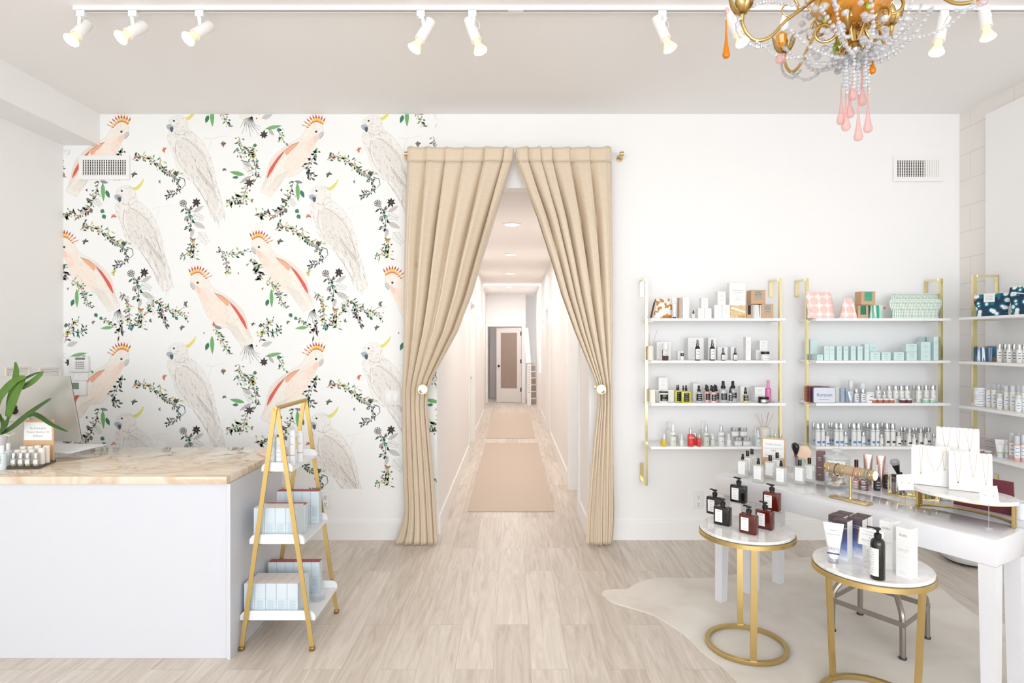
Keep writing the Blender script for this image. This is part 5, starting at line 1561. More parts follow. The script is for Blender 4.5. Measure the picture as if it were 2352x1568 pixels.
def wallshelf(label, loc, rot):
    t = thing('wall_shelf', label, 'shelf', loc, rot, 'brass ladder wall shelves')
    for x in (0, 1.012):
        m = MB(); m.box(x - .009, x + .009, -.178, -.150, .463, 2.026); o = m.build('post', LBRASS, t)
        m = MB(); m.box(x - .014, x + .014, -.150, -.0005, 2.012, 2.026); m.box(x - .014, x + .014, -.008, -.0005, 1.90, 2.012)
        m.box(x - .014, x + .014, -.150, -.0005, .463, .477); m.box(x - .014, x + .014, -.008, -.0005, .477, .60); m.build('wall_bracket', LBRASS, t)
    for k, z in enumerate(ZS):
        m = MB(); m.rbox(.0105, 1.0015, -.285, -.012, z - .019, z, .0015); m.build('shelf_board', SHELFW, t)
        for x in (0, 1.012):
            m = MB(); sx = 1 if x < .5 else -1; xa_, xb_ = sorted((x + sx * .0105, x + sx * .04)); m.box(xa_, xb_, -.20, -.02, z - .0225, z - .0195); m.build('shelf_clip', LBRASS, t)
    return t


wallshelf('brass ladder wall shelf with four white boards beside the curtained doorway', (1.0155, YB, 0), 0)
wallshelf('brass ladder wall shelf with four white boards in the room corner', (2.2305, YB, 0), 0)
wallshelf('brass ladder wall shelf with four white boards on the side wall', (XP + .017 - .017, 4.303, 0), -PI / 2)

U1 = lambda x: 1440 + x / 5.88
V1 = lambda y: 620 + y / 5.88
U2 = lambda x: 1440 + x / 5.6
V2 = lambda y: 850 + y / 5.6
U3 = lambda x: 1810 + x / 5.88
V3 = lambda y: 620 + y / 5.88
V4 = lambda y: 850 + y / 5.88
YA, YM, YR = 4.435, 4.51, 4.60     # front, middle and rear standing lines on the boards
A = 'shelf beside the doorway'
# --- unit by the doorway, top board
z = ZS[0] + .0004
t = pouch('hide_pouch', 'brown and white spotted hide pouch at the end of the top board', 'pouch', SX(U1(470), 4.50), 4.50, z, .150, .05, SZ(V1(385), 4.5) - z, COWP, topw=.82, lean=.18)
m = MB(); m.tube([(-.048, -.01, .145), (-.062, -.02, .11), (-.078, -.028, .05), (-.088, -.03, .006)], [.004, .009, .009, .010], 8, flat=.4); m.build('wrist_strap', mat('dark_brown_leather', (92, 62, 46), .6), t)
tubeb('white cosmetic tube with black cap beside the hide pouch', SX(U1(640), 4.44), 4.44, z, .036, .013, SZ(V1(370), 4.44) - z, WPLAS, BLACK, capf=.06)
for k, x in enumerate((712, 732)): cpx('thin beige carton standing beside tall white one, %s from the pouch' % ORD[k], U1(x - 8), U1(x + 6), V1(372), 4.46, z, .05, body=KRAFT if k == 0 else CREAMP, style=0, group='thin beige cartons')
cpx('tall white carton with grey print on the top board beside the doorway', U1(752), U1(842), V1(362), 4.45, z, .05, style=2)
bottle('serum_bottle', 'tiny clear serum bottle with black dropper on the top board', 'bottle', SX(U1(897), YA), YA, z, .012, SZ(V1(545), YA) - z, 'dropper', FROST, BLACK, PAPER)
cpx('low square white carton under the small one, first of the pair', U1(960), U1(1050), V1(515), YA, z, .06, style=2, group='low white cartons')
cpx('low square white carton under the small one, second of the pair', U1(1053), U1(1143), V1(515), YA, z, .06, style=2, group='low white cartons')
zz_ = SZ(V1(515), YA) + .0005
cpx('small white carton stacked on the pair of low cartons', U1(1005), U1(1097), V1(372), YA + .01, zz_, .045, style=2)
cpx('square white carton under the taller one, first of the pair', U1(1180), U1(1283), V1(472), YA, z, .07, style=2, group='square white cartons')
cpx('square white carton under the taller one, second of the pair', U1(1286), U1(1392), V1(472), YA, z, .07, style=2, group='square white cartons')
zz_ = SZ(V1(472), YA) + .0005
cpx('taller white carton stacked on the pair of square cartons', U1(1225), U1(1335), V1(288), YA + .01, zz_, .055, style=2)
# gift bag with patterned lower half
Yg = 4.45; gw = (U1(1605) - U1(1385)) / F * Yg; gh = SZ(V1(170), Yg) - z
t = thing('gift_box', 'tall white gift pack with gold marbled window on the top board', 'gift box', (SX(U1(1495), Yg), Yg + .025, z))
MB().rbox(-gw / 2, gw / 2, -.025, .025, 0, gh, .003).build('pack', PAPER, t)
MARB2 = pat_mat('gold_marbled_soap', None, [(0, (214, 196, 150)), (.45, (232, 208, 160)), (.52, (206, 120, 84)), (.56, (226, 204, 158)), (.62, (190, 160, 90))], 30, 'noise')
m = MB(); m.box(-gw * .46, gw * .46, -.0262, -.0252, .004, gh * .36, 0); m.build('marbled_window', MARB2, t)
m = MB(); m.bar((-gw * .44, -.0268, gh * .30), (gw * .46, -.0268, gh * .17), .012, .001, (0, 1, 0), 0)
for k, ww in enumerate((.6, .45, .05, .2, .3)): m.box(-gw / 2 * ww, gw / 2 * ww, -.0262, -.0252, gh * (.78 - k * .065), gh * (.786 - k * .065), 1)
m.build('print', [PAPER, GREY], t)
# kraft candle boxes
cpx('kraft candle box with grey label standing on the top board, lower one', U1(1822), U1(1978), V1(458), YA, z, .08, body=KRAFT, style=3, panel=mat('grey_label', (172, 164, 152), .6), txt=['LE FEU', "DE L'EAU"])
cpx('kraft candle box partly hidden behind the striped candle', U1(1613), U1(1690), V1(470), 4.47, z, .08, body=KRAFT, style=3, panel=BLACK, tm=PAPER)
STR = pat_mat('charcoal_streaked_glass', None, [(0, (226, 226, 224)), (.5, (240, 240, 238)), (.58, (110, 112, 120))], 16, 'noise', sc=(3.2, 3.2, .15))
r_ = (U1(1820) - U1(1690)) / F * YA / 2
o = MB().lathe([(0, 0), (r_ * .97, 0), (r_, .002), (r_, SZ(V1(470), YA) - z), (r_ * .93, SZ(V1(470), YA) - z), (r_ * .92, .07), (0, .07)], seg=28).build('candle_glass', STR); o.location = (SX(U1(1755), YA + r_), YA + r_, z)
tag(o, 'white and charcoal streaked candle tumbler on the top board', 'candle')
zz_ = SZ(V1(458), YA) + .0006
cpx('kraft candle box with grey label stacked above the streaked candle', U1(1678), U1(1872), V1(270), YA + .004, zz_, .085, body=KRAFT, style=3, panel=mat('grey_label', (172, 164, 152), .6), txt=['LE FEU', "DE L'EAU"])
# --- second board
z = ZS[1] + .0004


def diffuser(label, x, y, z, r, h, sticks, body=CREAMP, square=False):
    t = thing('reed_diffuser', label, 'reed diffuser', (x, y, z))
    m = MB(); m.lathe([(0, 0), (r, 0), (r, h * .9), (r * .6, h), (r * .5, h), (r * .5, h * .92), (0, h * .9)], seg=4 if square else 24); m.build('vessel', body, t)
    for (dx_, dy_, L) in sticks: MB().tube([(dx_ * .05, dy_ * .05, h * .6), (dx_, dy_, L)], .0014, 6).build('reed', KRAFT, t)


diffuser('cream reed diffuser at the end of the second board', SX(U1(318), 4.5), 4.5, z, .024, SZ(V1(1020), 4.5) - z, [(.05, 0, .225), (-.02, .01, .19), (-.012, -.01, .20)])
cpx('white carton with circle prints behind the brown medicine bottle', U1(402), U1(595), V1(968), 4.55, z, .06, style=2)
t = bottle('medicine_bottle', 'brown bottle with white label and white cap on the second board', 'bottle', SX(U1(521), YA), YA + .006, z, (U1(562) - U1(478)) / F * YA / 2, SZ(V1(990), YA) - z, 'cyl', mat('brown_glass', (88, 60, 60), .15), WPLAS, PAPER, GREY, cf=.62, lz=(.28, .6))
cpx('small white carton behind the tiny black labelled vial', U1(683), U1(722), V1(1092), 4.56, z, .04, style=0)
t = bottle('vial', 'tiny white vial with black label on the second board', 'bottle', SX(U1(743), YA), YA, z, .0135, SZ(V1(1092), YA) - z, 'cyl', WPLAS, WPLAS, BLACK, LGREY, lz=(.45, .78), lines=1, cf=.9)
cpx('tall white carton behind the first black spray bottle', U1(828), U1(1038), V1(912), 4.56, z, .06, style=1)
cpx('tall white carton between the two black spray bottles', U1(1098), U1(1205), V1(914), 4.56, z, .06, style=1)
for k, x in enumerate((953, 1153)):
    bottle('spray_bottle', 'tall dark spray bottle with white label, %s on second board' % ORD[k], 'spray bottle', SX(U1(x), YA), YA, z, (U1(988) - U1(918)) / F * YA / 2, SZ(V1(940), YA) - z, 'spray', BLACK, mat('gunmetal_cap', (120, 116, 116), .3, .6), PAPER, GREY, 'dark spray bottles', lz=(.05, .56), cf=.68)
for k, (xa_, xb_) in enumerate(((1225, 1358), (1402, 1475))): cpx('short white carton behind small pump bottle, %s on second board' % ORD[k], U1(xa_), U1(xb_), V1(1040), 4.55, z, .05, style=1, group='short white cartons')
for k, x in enumerate((1300, 1461)):
    bottle('serum_pump', 'small dark pump bottle with white label, %s on second board' % ORD[k], 'pump bottle', SX(U1(x), YA), YA, z, (U1(1330) - U1(1271)) / F * YA / 2, SZ(V1(1048), YA) - z, 'spray', BLACK, mat('gunmetal_cap', (120, 116, 116), .3, .6), PAPER, GREY, 'small dark pump bottles', lz=(.05, .5), cf=.56)
cpx('narrow tall white carton alone on the second board', U1(1605), U1(1675), V1(905), 4.47, z, .05, style=1)
cpx('wide white carton under the small one behind black lidded jar', U1(1742), U1(1900), V1(1082), 4.53, z, .07, style=1)
zz_ = SZ(V1(1082), 4.53) + .0005
cpx('small white carton stacked above the black lidded jar', U1(1795), U1(1900), V1(950), 4.535, zz_, .06, style=1)
jar('white cream jar with black lid at the end of second board', SX(U1(1870), 4.45), 4.455, z, (U1(1928) - U1(1816)) / F * 4.45 / 2, SZ(V1(1100), 4.45) - z, WPLAS, BLACK, PAPER, GREY, lf=.3)
# --- third board
z = ZS[2] + .0004
cpx('wide white carton lying behind the white candle on third board', U2(372), U2(608), V2(255), 4.52, z, .09, style=2)
cpx('cream white carton at the post end of the third board', U2(300), U2(366), V2(250), 4.46, z, .12, body=CREAMP, style=0)
zz_ = SZ(V2(255), 4.52) + .0005
cpx('white carton stacked on top at the end of third board', U2(408), U2(525), V2(92), 4.53, zz_, .07, style=2)
jar('white candle jar with black label and dark lid on third board', SX(U2(473), 4.45), 4.455, z, (U2(533) - U2(413)) / F * 4.45 / 2, SZ(V2(270), 4.45) - z, CREAMP, mat('dark_lid', (60, 56, 56), .3), BLACK, LGREY, lf=.12, cat='candle', name='candle_jar')
YEL = mat('yellow_oil', (206, 200, 44), .08, coat=.4); PKL = mat('pink_liquid', (238, 200, 200), .08, coat=.4)
CLR = thin('clear_liquid', (236, 240, 240), .5, bcol=(224, 228, 228))
k = 0
for (x, y, w_, Y, d) in ((760, 195, 125, YA, .026), (660, 185, 95, 4.50, .026), (722, 190, 90, 4.57, .026), (640, 183, 70, 4.63, .024)):
    zt = SZ(V2(y + (Y - 4.435) * 40), Y) - z
    rectb('oil_bottle', 'yellow oil spray bottle, %s one from the front' % ORD[k], 'spray bottle', SX(U2(x + (2 if k else 0)), Y), Y, z, w_ / 5.6 / F * Y * .92, d, zt * .66, zt, YEL, BLACK, 'spray', 'yellow oil bottles', lab=BLACK, ink=LGREY, capw=.14); k += 1
cpx('tall white carton behind the clear and pink bottles', U2(850), U2(940), V2(168), 4.60, z, .06, style=2)
bottle('mist_bottle', 'clear blue-tinted spray bottle with black label beside pink ones', 'spray bottle', SX(U2(925), YA), YA, z, 39 / 5.6 / F * YA, SZ(V2(195), YA) - z, 'spray', CLR, BLACK, BLACK, LGREY)
k = 0
for (x, Y) in ((1110, YA), (1150, 4.53), (1035, 4.50), (1085, 4.575), (1020, 4.635), (1130, 4.64)):
    zt = SZ(V2(205 - 10 * (Y - 4.43) / .1), Y) - z
    bottle('mist_bottle', 'pink spray mist bottle with black label, %s of the cluster' % ORD[k], 'spray bottle', SX(U2(x), Y), Y, z, .0215 if k in (0, 2) else .019, zt, 'spray', PKL, BLACK, BLACK, LGREY, 'pink mist bottles', half=50); k += 1
bottle('toner_bottle', 'tall clear spray bottle with black square label on third board', 'spray bottle', SX(U2(1237), 4.46), 4.46, z, 51 / 5.6 / F * 4.46, SZ(V2(138), 4.46) - z, 'spray', CLR, BLACK, BLACK, LGREY, lz=(.14, .44), half=44)
bottle('toner_bottle', 'tall clear spray bottle behind the small clear one', 'spray bottle', SX(U2(1362), 4.51), 4.51, z, 50 / 5.6 / F * 4.5, SZ(V2(138), 4.51) - z, 'spray', CLR, BLACK, BLACK, LGREY, lz=(.2, .46), half=44)
bottle('mist_bottle', 'small clear spray bottle in front of the tall clear one', 'spray bottle', SX(U2(1330), YA - .003), YA - .003, z, 27 / 5.6 / F * YA, SZ(V2(218), YA) - z, 'spray', CLR, BLACK, BLACK, LGREY)
cpx('white carton behind the amber dropper bottle on third board', U2(1460), U2(1545), V2(208), 4.55, z, .05, style=2)
bottle('dropper_bottle', 'pale amber dropper bottle with black label on third board', 'dropper bottle', SX(U2(1525), YA), YA, z, 34 / 5.6 / F * YA, SZ(V2(218), YA) - z, 'dropper', mat('pale_amber_liquid', (226, 206, 140), .1), BLACK, BLACK, LGREY)
cpx('white carton behind the small dark jar on third board', U2(1645), U2(1778), V2(215), 4.54, z, .07, style=1)
jar('small dark jar with silver label on third board', SX(U2(1758), 4.45), 4.45, z, 66 / 5.6 / F * 4.45, SZ(V2(340), 4.45) - z, mat('dark_plum_jar', (44, 34, 40), .2), BLACK, SILVER, DARK, lf=.3)
bottle('pink_bottle', 'bright pink long-necked bottle at the end of third board', 'bottle', SX(U2(1815), 4.60), 4.60, z, 38 / 5.6 / F * 4.6, SZ(V2(130), 4.6) - z, 'round', mat('bright_pink_bottle', (226, 130, 186), .3), mat('pink_cap', (232, 150, 192), .3), None, cf=.62)
for k, x in enumerate((1850, 1885)):
    o = MB().ball((0, 0, .008), .0085, 12, 7).build('tumbled_stone', mat('tumbled_stone', (170, 164, 160), .2)); o.location = (SX(U2(x), 4.44), 4.44, z)
    tag(o, 'tiny grey pebble bead beside the dark jar, %s one' % ORD[k], 'pebble', 'tiny grey pebbles')
# --- bottom board of the doorway unit
z = ZS[3] + .0004
GOLDL = mat('gold_serum', (226, 196, 66), .12); REDL = mat('red_bottle', (226, 66, 66), .25, coat=.3)
for k, (x, Y, m_, st, rr_, yt, lb, cp) in enumerate((
    (478, YA, GOLDL, 'dropper', 31, 822, 'yellow serum bottle with white top, front one', WPLAS), (450, 4.50, GOLDL, 'dropper', 24, 870, 'yellow serum bottle tucked behind the front one', GOLDL),
    (592, YA + .01, FROST, 'round', 43, 693, 'tall cream lettered bottle, front of three in a line', WPLAS), (552, 4.52, FROST, 'round', 40, 672, 'tall cream bottle, middle of three in a line', WPLAS), (528, 4.60, FROST, 'round', 40, 655, 'tall cream bottle, rear of three in a line', WPLAS),
    (704, YA, FROST, 'dropper', 29, 822, 'small cream serum bottle, front of three', WPLAS), (682, 4.51, FROST, 'dropper', 28, 810, 'small cream serum bottle, middle of three', WPLAS), (664, 4.59, FROST, 'dropper', 28, 800, 'small cream serum bottle, rear of three', WPLAS),
    (818, YA + .005, REDL, 'round', 42, 742, 'tall red lettered bottle on the bottom board', SILVER), (928, YA, REDL, 'round', 28, 825, 'small red bottle, front one', SILVER), (884, 4.50, REDL, 'round', 27, 810, 'small red bottle tucked behind the front one', SILVER), (866, 4.59, REDL, 'round', 25, 800, 'small red bottle farthest back', SILVER),
    (1018, YA + .005, FROSTG, 'round', 41, 702, 'tall grey-green lettered bottle, front of two', SILVER), (975, 4.55, FROSTG, 'round', 43, 660, 'tall grey-green bottle, rear of two', WPLAS),
    (1104, YA, FROSTG, 'dropper', 30, 818, 'small grey-green serum bottle, front one', WPLAS), (1082, 4.52, FROSTG, 'dropper', 28, 805, 'small grey-green serum bottle behind the front one', WPLAS),
    (1211, YA + .005, WPLAS, 'round', 42, 702, 'tall white lettered bottle beside the stacked silver jars', SILVER), (1311, YA, WPLAS, 'dropper', 29, 818, 'small white serum bottle, front of three before the jars', WPLAS), (1288, 4.52, WPLAS, 'dropper', 28, 806, 'small white serum bottle, middle of three before the jars', WPLAS), (1268, 4.60, WPLAS, 'dropper', 28, 798, 'small white serum bottle, rear of three before the jars', WPLAS),
    (1684, YA, FROSTB, 'dropper', 36, 765, 'pale blue-green lettered bottle beside the reed diffuser, front one', WPLAS), (1652, 4.51, FROSTB, 'dropper', 34, 750, 'pale blue-green bottle behind the front one', WPLAS),
    (1868, 4.52, mat('mint_liquid', (196, 216, 196), .2), 'dropper', 27, 755, 'mint green bottle past the diffuser, nearer the post', WPLAS), (1830, 4.56, mat('mint_liquid', (196, 216, 196), .2), 'dropper', 27, 750, 'mint green bottle past the diffuser, nearer the reeds', WPLAS), (1910, 4.44, FROSTB, 'cyl', 18, 820, 'small silver topped bottle by the post on the bottom board', SILVER), (1975, 4.45, FROSTB, 'cyl', 20, 828, 'small silver topped bottle at the very end of the bottom board', SILVER))):
    t = bottle('skincare_bottle', lb, 'bottle', SX(U2(x), Y), Y, z, rr_ / 5.6 / F * Y * .93, SZ(V2(yt), Y) - z, st, m_, cp, None)
    r_b = rr_ / 5.6 / F * Y; hb = SZ(V2(yt), Y) - z
    if 'lettered' in lb:
        q = MB(); q.text('OSEA', r_b * .72, (0, -r_b - .001, hb * .46), mi=0); q.ball((r_b * .1, -r_b + .001, hb * .25), r_b * .12, 8, 5); q.build('lettering', PAPER if m_ is REDL else DARK, t)
k = 0
for (x, y) in ((1400, 0), (1509, 0)):
    for lvl in (0, 1):
        X_ = SX(U2(x + (0 if lvl else 27)), 4.455)
        r_ = 52 / 5.6 / F * 4.455
        hh = (SZ(V2(858), 4.455) - z)
        jar('silver lidded glass jar, %s of the %s pair' % ('upper' if lvl else 'lower', ORD[k // 2]), X_, 4.46 + .02 * lvl, z + lvl * (hh + .0006), r_, hh, mat('silvery_glass', (206, 210, 216), .12), SILVER, PAPER, GREY, 'stacked silver jars', lf=.38); k += 1
diffuser('white reed diffuser with six reeds on the bottom board', SX(U2(1770), 4.60), 4.60, z, .040, SZ(V2(725), 4.6) - z, [(-.072, 0, .225), (-.052, .01, .226), (-.03, -.008, .226), (.028, .0, .232), (.034, .006, .230), (.065, 0, .226)])

# --- corner unit, top board
z = ZS[0] + .0004
pouch('wash_bag', 'large pink circle patterned wash bag on the corner shelf', 'wash bag', SX(U3(445), 4.50), 4.50, z, (U3(640) - U3(265)) / F * 4.5, .09, SZ(V3(298), 4.5) - z, PINKC, topw=.86, lean=-.10)
pouch('wash_bag', 'small pink circle patterned coin bag beside the kraft boxes', 'wash bag', SX(U3(815), 4.47), 4.47, z, (U3(940) - U3(690)) / F * 4.47, .06, SZ(V3(385), 4.47) - z, PINKC, topw=.42)
GRL = mat('green_label', (92, 168, 140), .6); GRD = mat('dark_green_label', (30, 124, 96), .6)
cpx('kraft candle box with dark green label on the corner shelf', U3(948), U3(1085), V3(478), 4.455, z, .08, body=KRAFT, style=3, panel=GRD)
GST = pat_mat('green_streaked_glass', None, [(0, (60, 160, 130)), (.42, (150, 206, 190)), (.5, (232, 240, 234)), (.56, (130, 196, 178)), (.62, (40, 140, 110))], 14, 'noise', sc=(3.2, 3.2, .15))
r_ = (U3(1285) - U3(1092)) / F * 4.45 / 2
o = MB().lathe([(0, 0), (r_ * .97, 0), (r_, .002), (r_, SZ(V3(478), 4.45) - z), (r_ * .93, SZ(V3(478), 4.45) - z), (r_ * .92, .07), (0, .07)], seg=28).build('candle_glass', GST); o.location = (SX(U3(1178), 4.43 + r_), 4.43 + r_, z)
tag(o, 'green streaked candle tumbler on the corner shelf', 'candle')
cpx('kraft candle box with pale green label stacked on the lower ones', U3(990), U3(1180), V3(288), 4.452, SZ(V3(476), 4.45) + .003, .085, body=KRAFT, style=3, panel=GRL, txt=['LE FEU', "DE L'EAU"], tm=GRD)
t = pouch('wash_bag', 'mint dotted wash bag in front with red tag on corner shelf', 'wash bag', SX(U3(1722), 4.47), 4.47, z, (U3(2030) - U3(1392)) / F * 4.47, .07, SZ(V3(400), 4.47) - z, MINTD, topw=1.08)
MB().box(-.285 * .95 + .02, -.285 * .95 + .04, -.012, -.009, .068, .084).build('red_tag', mat('red_tag', (226, 70, 60), .6), t)
pouch('wash_bag', 'mint dotted wash bag standing taller behind the first', 'wash bag', SX(U3(1740), 4.57), 4.57, z, (U3(2050) - U3(1420)) / F * 4.57, .07, SZ(V3(322), 4.57) - z, MINTD, topw=1.06)
# --- corner unit, second board: pale aqua cartons
z = ZS[1] + .0004
aq = [(395, 475, 1142, YA, 'carton', 0), (340, 390, 1142, 4.50, 'carton', 0), (280, 325, 1142, 4.555, 'carton', 0), (490, 558, 1028, 4.45, '', 0), (562, 628, 1030, 4.45, '', 0), (664, 728, 1030, 4.45, '', 0), (752, 816, 1030, 4.45, '', 0), (852, 916, 1030, 4.45, '', 0), (943, 1008, 1030, 4.45, '', 0), (1035, 1098, 1000, 4.45, '', 0), (1118, 1245, 1110, YA, '', 0), (1265, 1388, 1110, YA, '', 0), (1432, 1568, 1108, YA, '', 0), (1603, 1740, 1108, YA, '', 0), (1797, 1925, 968, YA, '', 0), (1970, 2032, 900, YA, '', 0), (1872, 1925, 900, 4.60, '', 0), (1812, 1856, 905, 4.60, '', 0)]
for k, (xa_, xb_, vt, Y, _, _2) in enumerate(sorted(aq)):
    cpx('pale aqua carton standing on second corner board, %s from the doorway side' % ORD[k], U3(xa_), U3(xb_), V3(vt), Y, z, .052 if Y < 4.47 else .048, body=AQUA, ink=AQUAD, style=1, group='pale aqua cartons on the corner shelf')
for k, (xa_, xb_, vt, Y, vb) in enumerate(((318, 412, 938, 4.56, 1080), (1102, 1212, 1000, 4.50, 1110), (1593, 1740, 996, YA + .003, 1106))):
    if k == 0: continue
    cpx('pale aqua carton stacked on top of low ones, %s such from the doorway side' % ORD[k - 1], U3(xa_), U3(xb_), V3(vt), Y, SZ(V3(vb), YA) + .001 if k == 2 else z, .046, body=AQUA, ink=AQUAD, style=1, group='pale aqua cartons on the corner shelf')
cpx('larger pale aqua carton on top of the rear ones at the post', U3(300), U3(412), V3(938), 4.56, SZ(V3(1142), 4.555) + .001, .05, body=AQUA, ink=AQUAD, style=0)
# --- corner unit, third board
z = ZS[2] + .0004
YF2 = 4.44
w_ = (U3(635) - U3(330)) / F * YF2; h_ = SZ(V4(228), YF2) - z


def rrect(w, h, r, n=5):
    out = []
    for cx_, cy_, a0 in ((w / 2 - r, h - r, 0), (-w / 2 + r, h - r, 90), (-w / 2 + r, r, 180), (w / 2 - r, r, 270)):
        for k in range(n + 1):
            a = math.radians(a0 + 90 * k / n); out.append((cx_ + r * math.cos(a), cy_ + r * math.sin(a)))
    return out


def slab(mb, pts, y0, y1, mi=None):
    n = len(pts); mb.add([(x, y0, z) for x, z in pts] + [(x, y1, z) for x, z in pts], [tuple(range(n)), tuple(range(2 * n - 1, n - 1, -1))] + [((k + 1) % n, k, n + k, n + (k + 1) % n) for k in range(n)], mi)


t = thing('travel_tin', 'silver blue tin with script lettering on the third corner board', 'tin', (SX(U3(483), YF2), YF2, z))
m = MB(); slab(m, rrect(w_, h_, .012), -.008, .012); m.build('tin_body', mat('plum_edge_tin', (86, 72, 104), .3, .5), t)
m = MB(); slab(m, [(x, zz2 + .003) for x, zz2 in rrect(w_ - .006, h_ - .006, .010)], -.0095, -.0082, 0); m.text('florasun', .036, (0, -.0102, h_ * .42), mi=1); m.box(-w_ * .25, w_ * .2, -.0102, -.0095, h_ * .22, h_ * .24, 1); m.build('lid_label', [mat('silver_blue_paper', (218, 222, 234), .3), mat('grey_script', (120, 120, 130), .5)], t)
t = thing('travel_tin', 'plum edged tin leaning behind the lettered one', 'tin', (SX(U3(425), 4.475), 4.475, z)); m = MB(); slab(m, rrect(w_ * .92, h_ * 1.02, .012), -.010, .010); m.build('tin_body', mat('plum_tin', (120, 70, 84), .35, .4), t)
t = thing('travel_tin', 'orange brown tin at the post end of third corner board', 'tin', (SX(U3(345), 4.515), 4.515, z)); m = MB(); slab(m, rrect(.13, h_ * 1.03, .012), -.012, .012); m.build('tin_body', mat('rust_tin', (176, 112, 84), .35, .4), t)
cpx('cream and charcoal carton behind the silver tin', U3(575), U3(700), V4(222), 4.53, z, .045, body=mat('olive_white_card', (226, 226, 218), .6), style=1)
for k, (xa_, xb_, vt) in enumerate(((720, 768, 245), (780, 820, 245))): cpx('slim steel blue carton behind the small tube, %s one' % ORD[k], U3(xa_), U3(xb_), V4(vt), 4.50, z, .03, body=mat('steel_blue_card', (176, 192, 212), .35), style=0, group='slim steel blue cartons')
tubeb('small pale blue tube standing on its cap beside silver bottles', SX(U3(845), YA), YA, z, .044, .010, SZ(V4(285), YA) - z, mat('pale_blue_tube', (196, 208, 218), .3, .3), SILVER)
bottle('care_bottle', 'tall clear capped bottle behind the small blue tube', 'bottle', SX(U3(848), 4.585), 4.585, z, 33 / 5.88 / F * 4.58, SZ(V4(132), 4.585) - z, 'cyl', FROSTB, WPLAS, PAPER, GREY, cf=.55)
bottle('care_bottle', 'white domed bottle behind the small striped bottles', 'bottle', SX(U3(1005), 4.60), 4.60, z, 43 / 5.88 / F * 4.6, SZ(V4(170), 4.6) - z, 'cyl', WPLAS, WPLAS, None, cf=.6)
for k, x in enumerate((920, 1010)): bottle('mini_bottle', 'small black and silver striped bottle, %s beside the white tub' % ORD[k], 'bottle', SX(U3(x), 4.46), 4.46, z, 33 / 5.88 / F * 4.46, SZ(V4(250), 4.46) - z, 'cyl', mat('grey_blue_clear', (196, 200, 208), .1), SILVER, PAPER, DARK, 'small striped bottles')
jar('white tub with black lettering on third corner board', SX(U3(1100), 4.46), 4.465, z, 58 / 5.88 / F * 4.46, SZ(V4(292), 4.46) - z, WPLAS, WPLAS, PAPER, DARK, lf=.15)
TER = mat('terracotta_jar', (178, 116, 92), .35); PLUM = mat('plum_jar', (110, 62, 70), .35); MINT = mat('mint_jar', (170, 214, 186), .35)
for k, (x, m_, nm) in enumerate(((1168, TER, 'terracotta'), (1250, TER, 'terracotta'), (1330, TER, 'terracotta'), (1405, TER, 'terracotta'), (1560, PLUM, 'plum'), (1643, PLUM, 'plum'), (1872, MINT, 'mint'), (1958, MINT, 'mint'))):
    jar('low %s sample jar with white lid, %s along third corner board' % (nm, ORD[k]), SX(U3(x), 4.432), 4.443, z, 38 / 5.88 / F * 4.43, SZ(V4(382), 4.43) - z, m_, WPLAS, None, group='low sample jars', lf=.35)
SB = mat('pearl_bottle', (232, 229, 220), .15, coat=.3)
for k, (x, Y, yt, rr_, ink) in enumerate(((1216, 4.52, 205, 34, DARK), (1300, 4.49, 285, 24, DARK), (1365, 4.52, 205, 34, INKG), (1452, 4.515, 205, 36, INKG), (1528, 4.52, 205, 32, INKG), (1605, 4.515, 205, 36, INKG), (1702, 4.57, 200, 28, INKG), (1765, 4.50, 205, 36, INKG), (1862, 4.515, 200, 34, INKG), (1955, 4.515, 200, 36, INKG))):
    t = bottle('pearl_bottle', 'pearly bottle with silver cap and pale label, %s along third corner board' % ORD[k], 'bottle', SX(U3(x), Y), Y, z, rr_ / 5.88 / F * Y * .95, SZ(V4(yt), Y) - z, 'cyl', SB, SILVER, PAPER, ink, 'pearly bottles third board', lz=(.04, .62), lines=2, half=50)
# --- corner unit, bottom board: silver capped bottles with blue or charcoal labels
z = ZS[3] + .0004
bl = [(400, 715, 38, 'b'), (467, 712, 30, 'b'), (345, 708, 24, 'B'), (528, 828, 29, 'b'), (650, 712, 34, 'b'), (713, 712, 34, 'b'), (592, 706, 26, 'B'), (556, 702, 20, 'B'), (775, 830, 26, 'b'), (886, 712, 36, 'b'), (952, 714, 34, 'b'), (830, 708, 24, 'B'), (1015, 832, 27, 'b'), (1076, 706, 30, 'B'), (1026, 704, 22, 'R'), (1142, 714, 32, 'b'), (1205, 715, 32, 'b'), (1262, 862, 24, 'w'), (1270, 706, 26, 'C'), (1335, 712, 36, 'c'), (1412, 714, 36, 'c'), (1490, 832, 36, 'c'), (1575, 768, 28, 'C'), (1530, 765, 20, 'C'), (1635, 782, 38, 'c'), (1700, 858, 26, 'w'), (1728, 770, 22, 'C'), (1688, 768, 24, 'R'), (1787, 780, 36, 'c'), (1855, 860, 26, 'w'), (1890, 772, 34, 'C'), (1830, 764, 22, 'R'), (2003, 862, 24, 'w'), (1965, 852, 18, 'C')]
CHB = mat('charcoal_print', (74, 72, 76), .5)
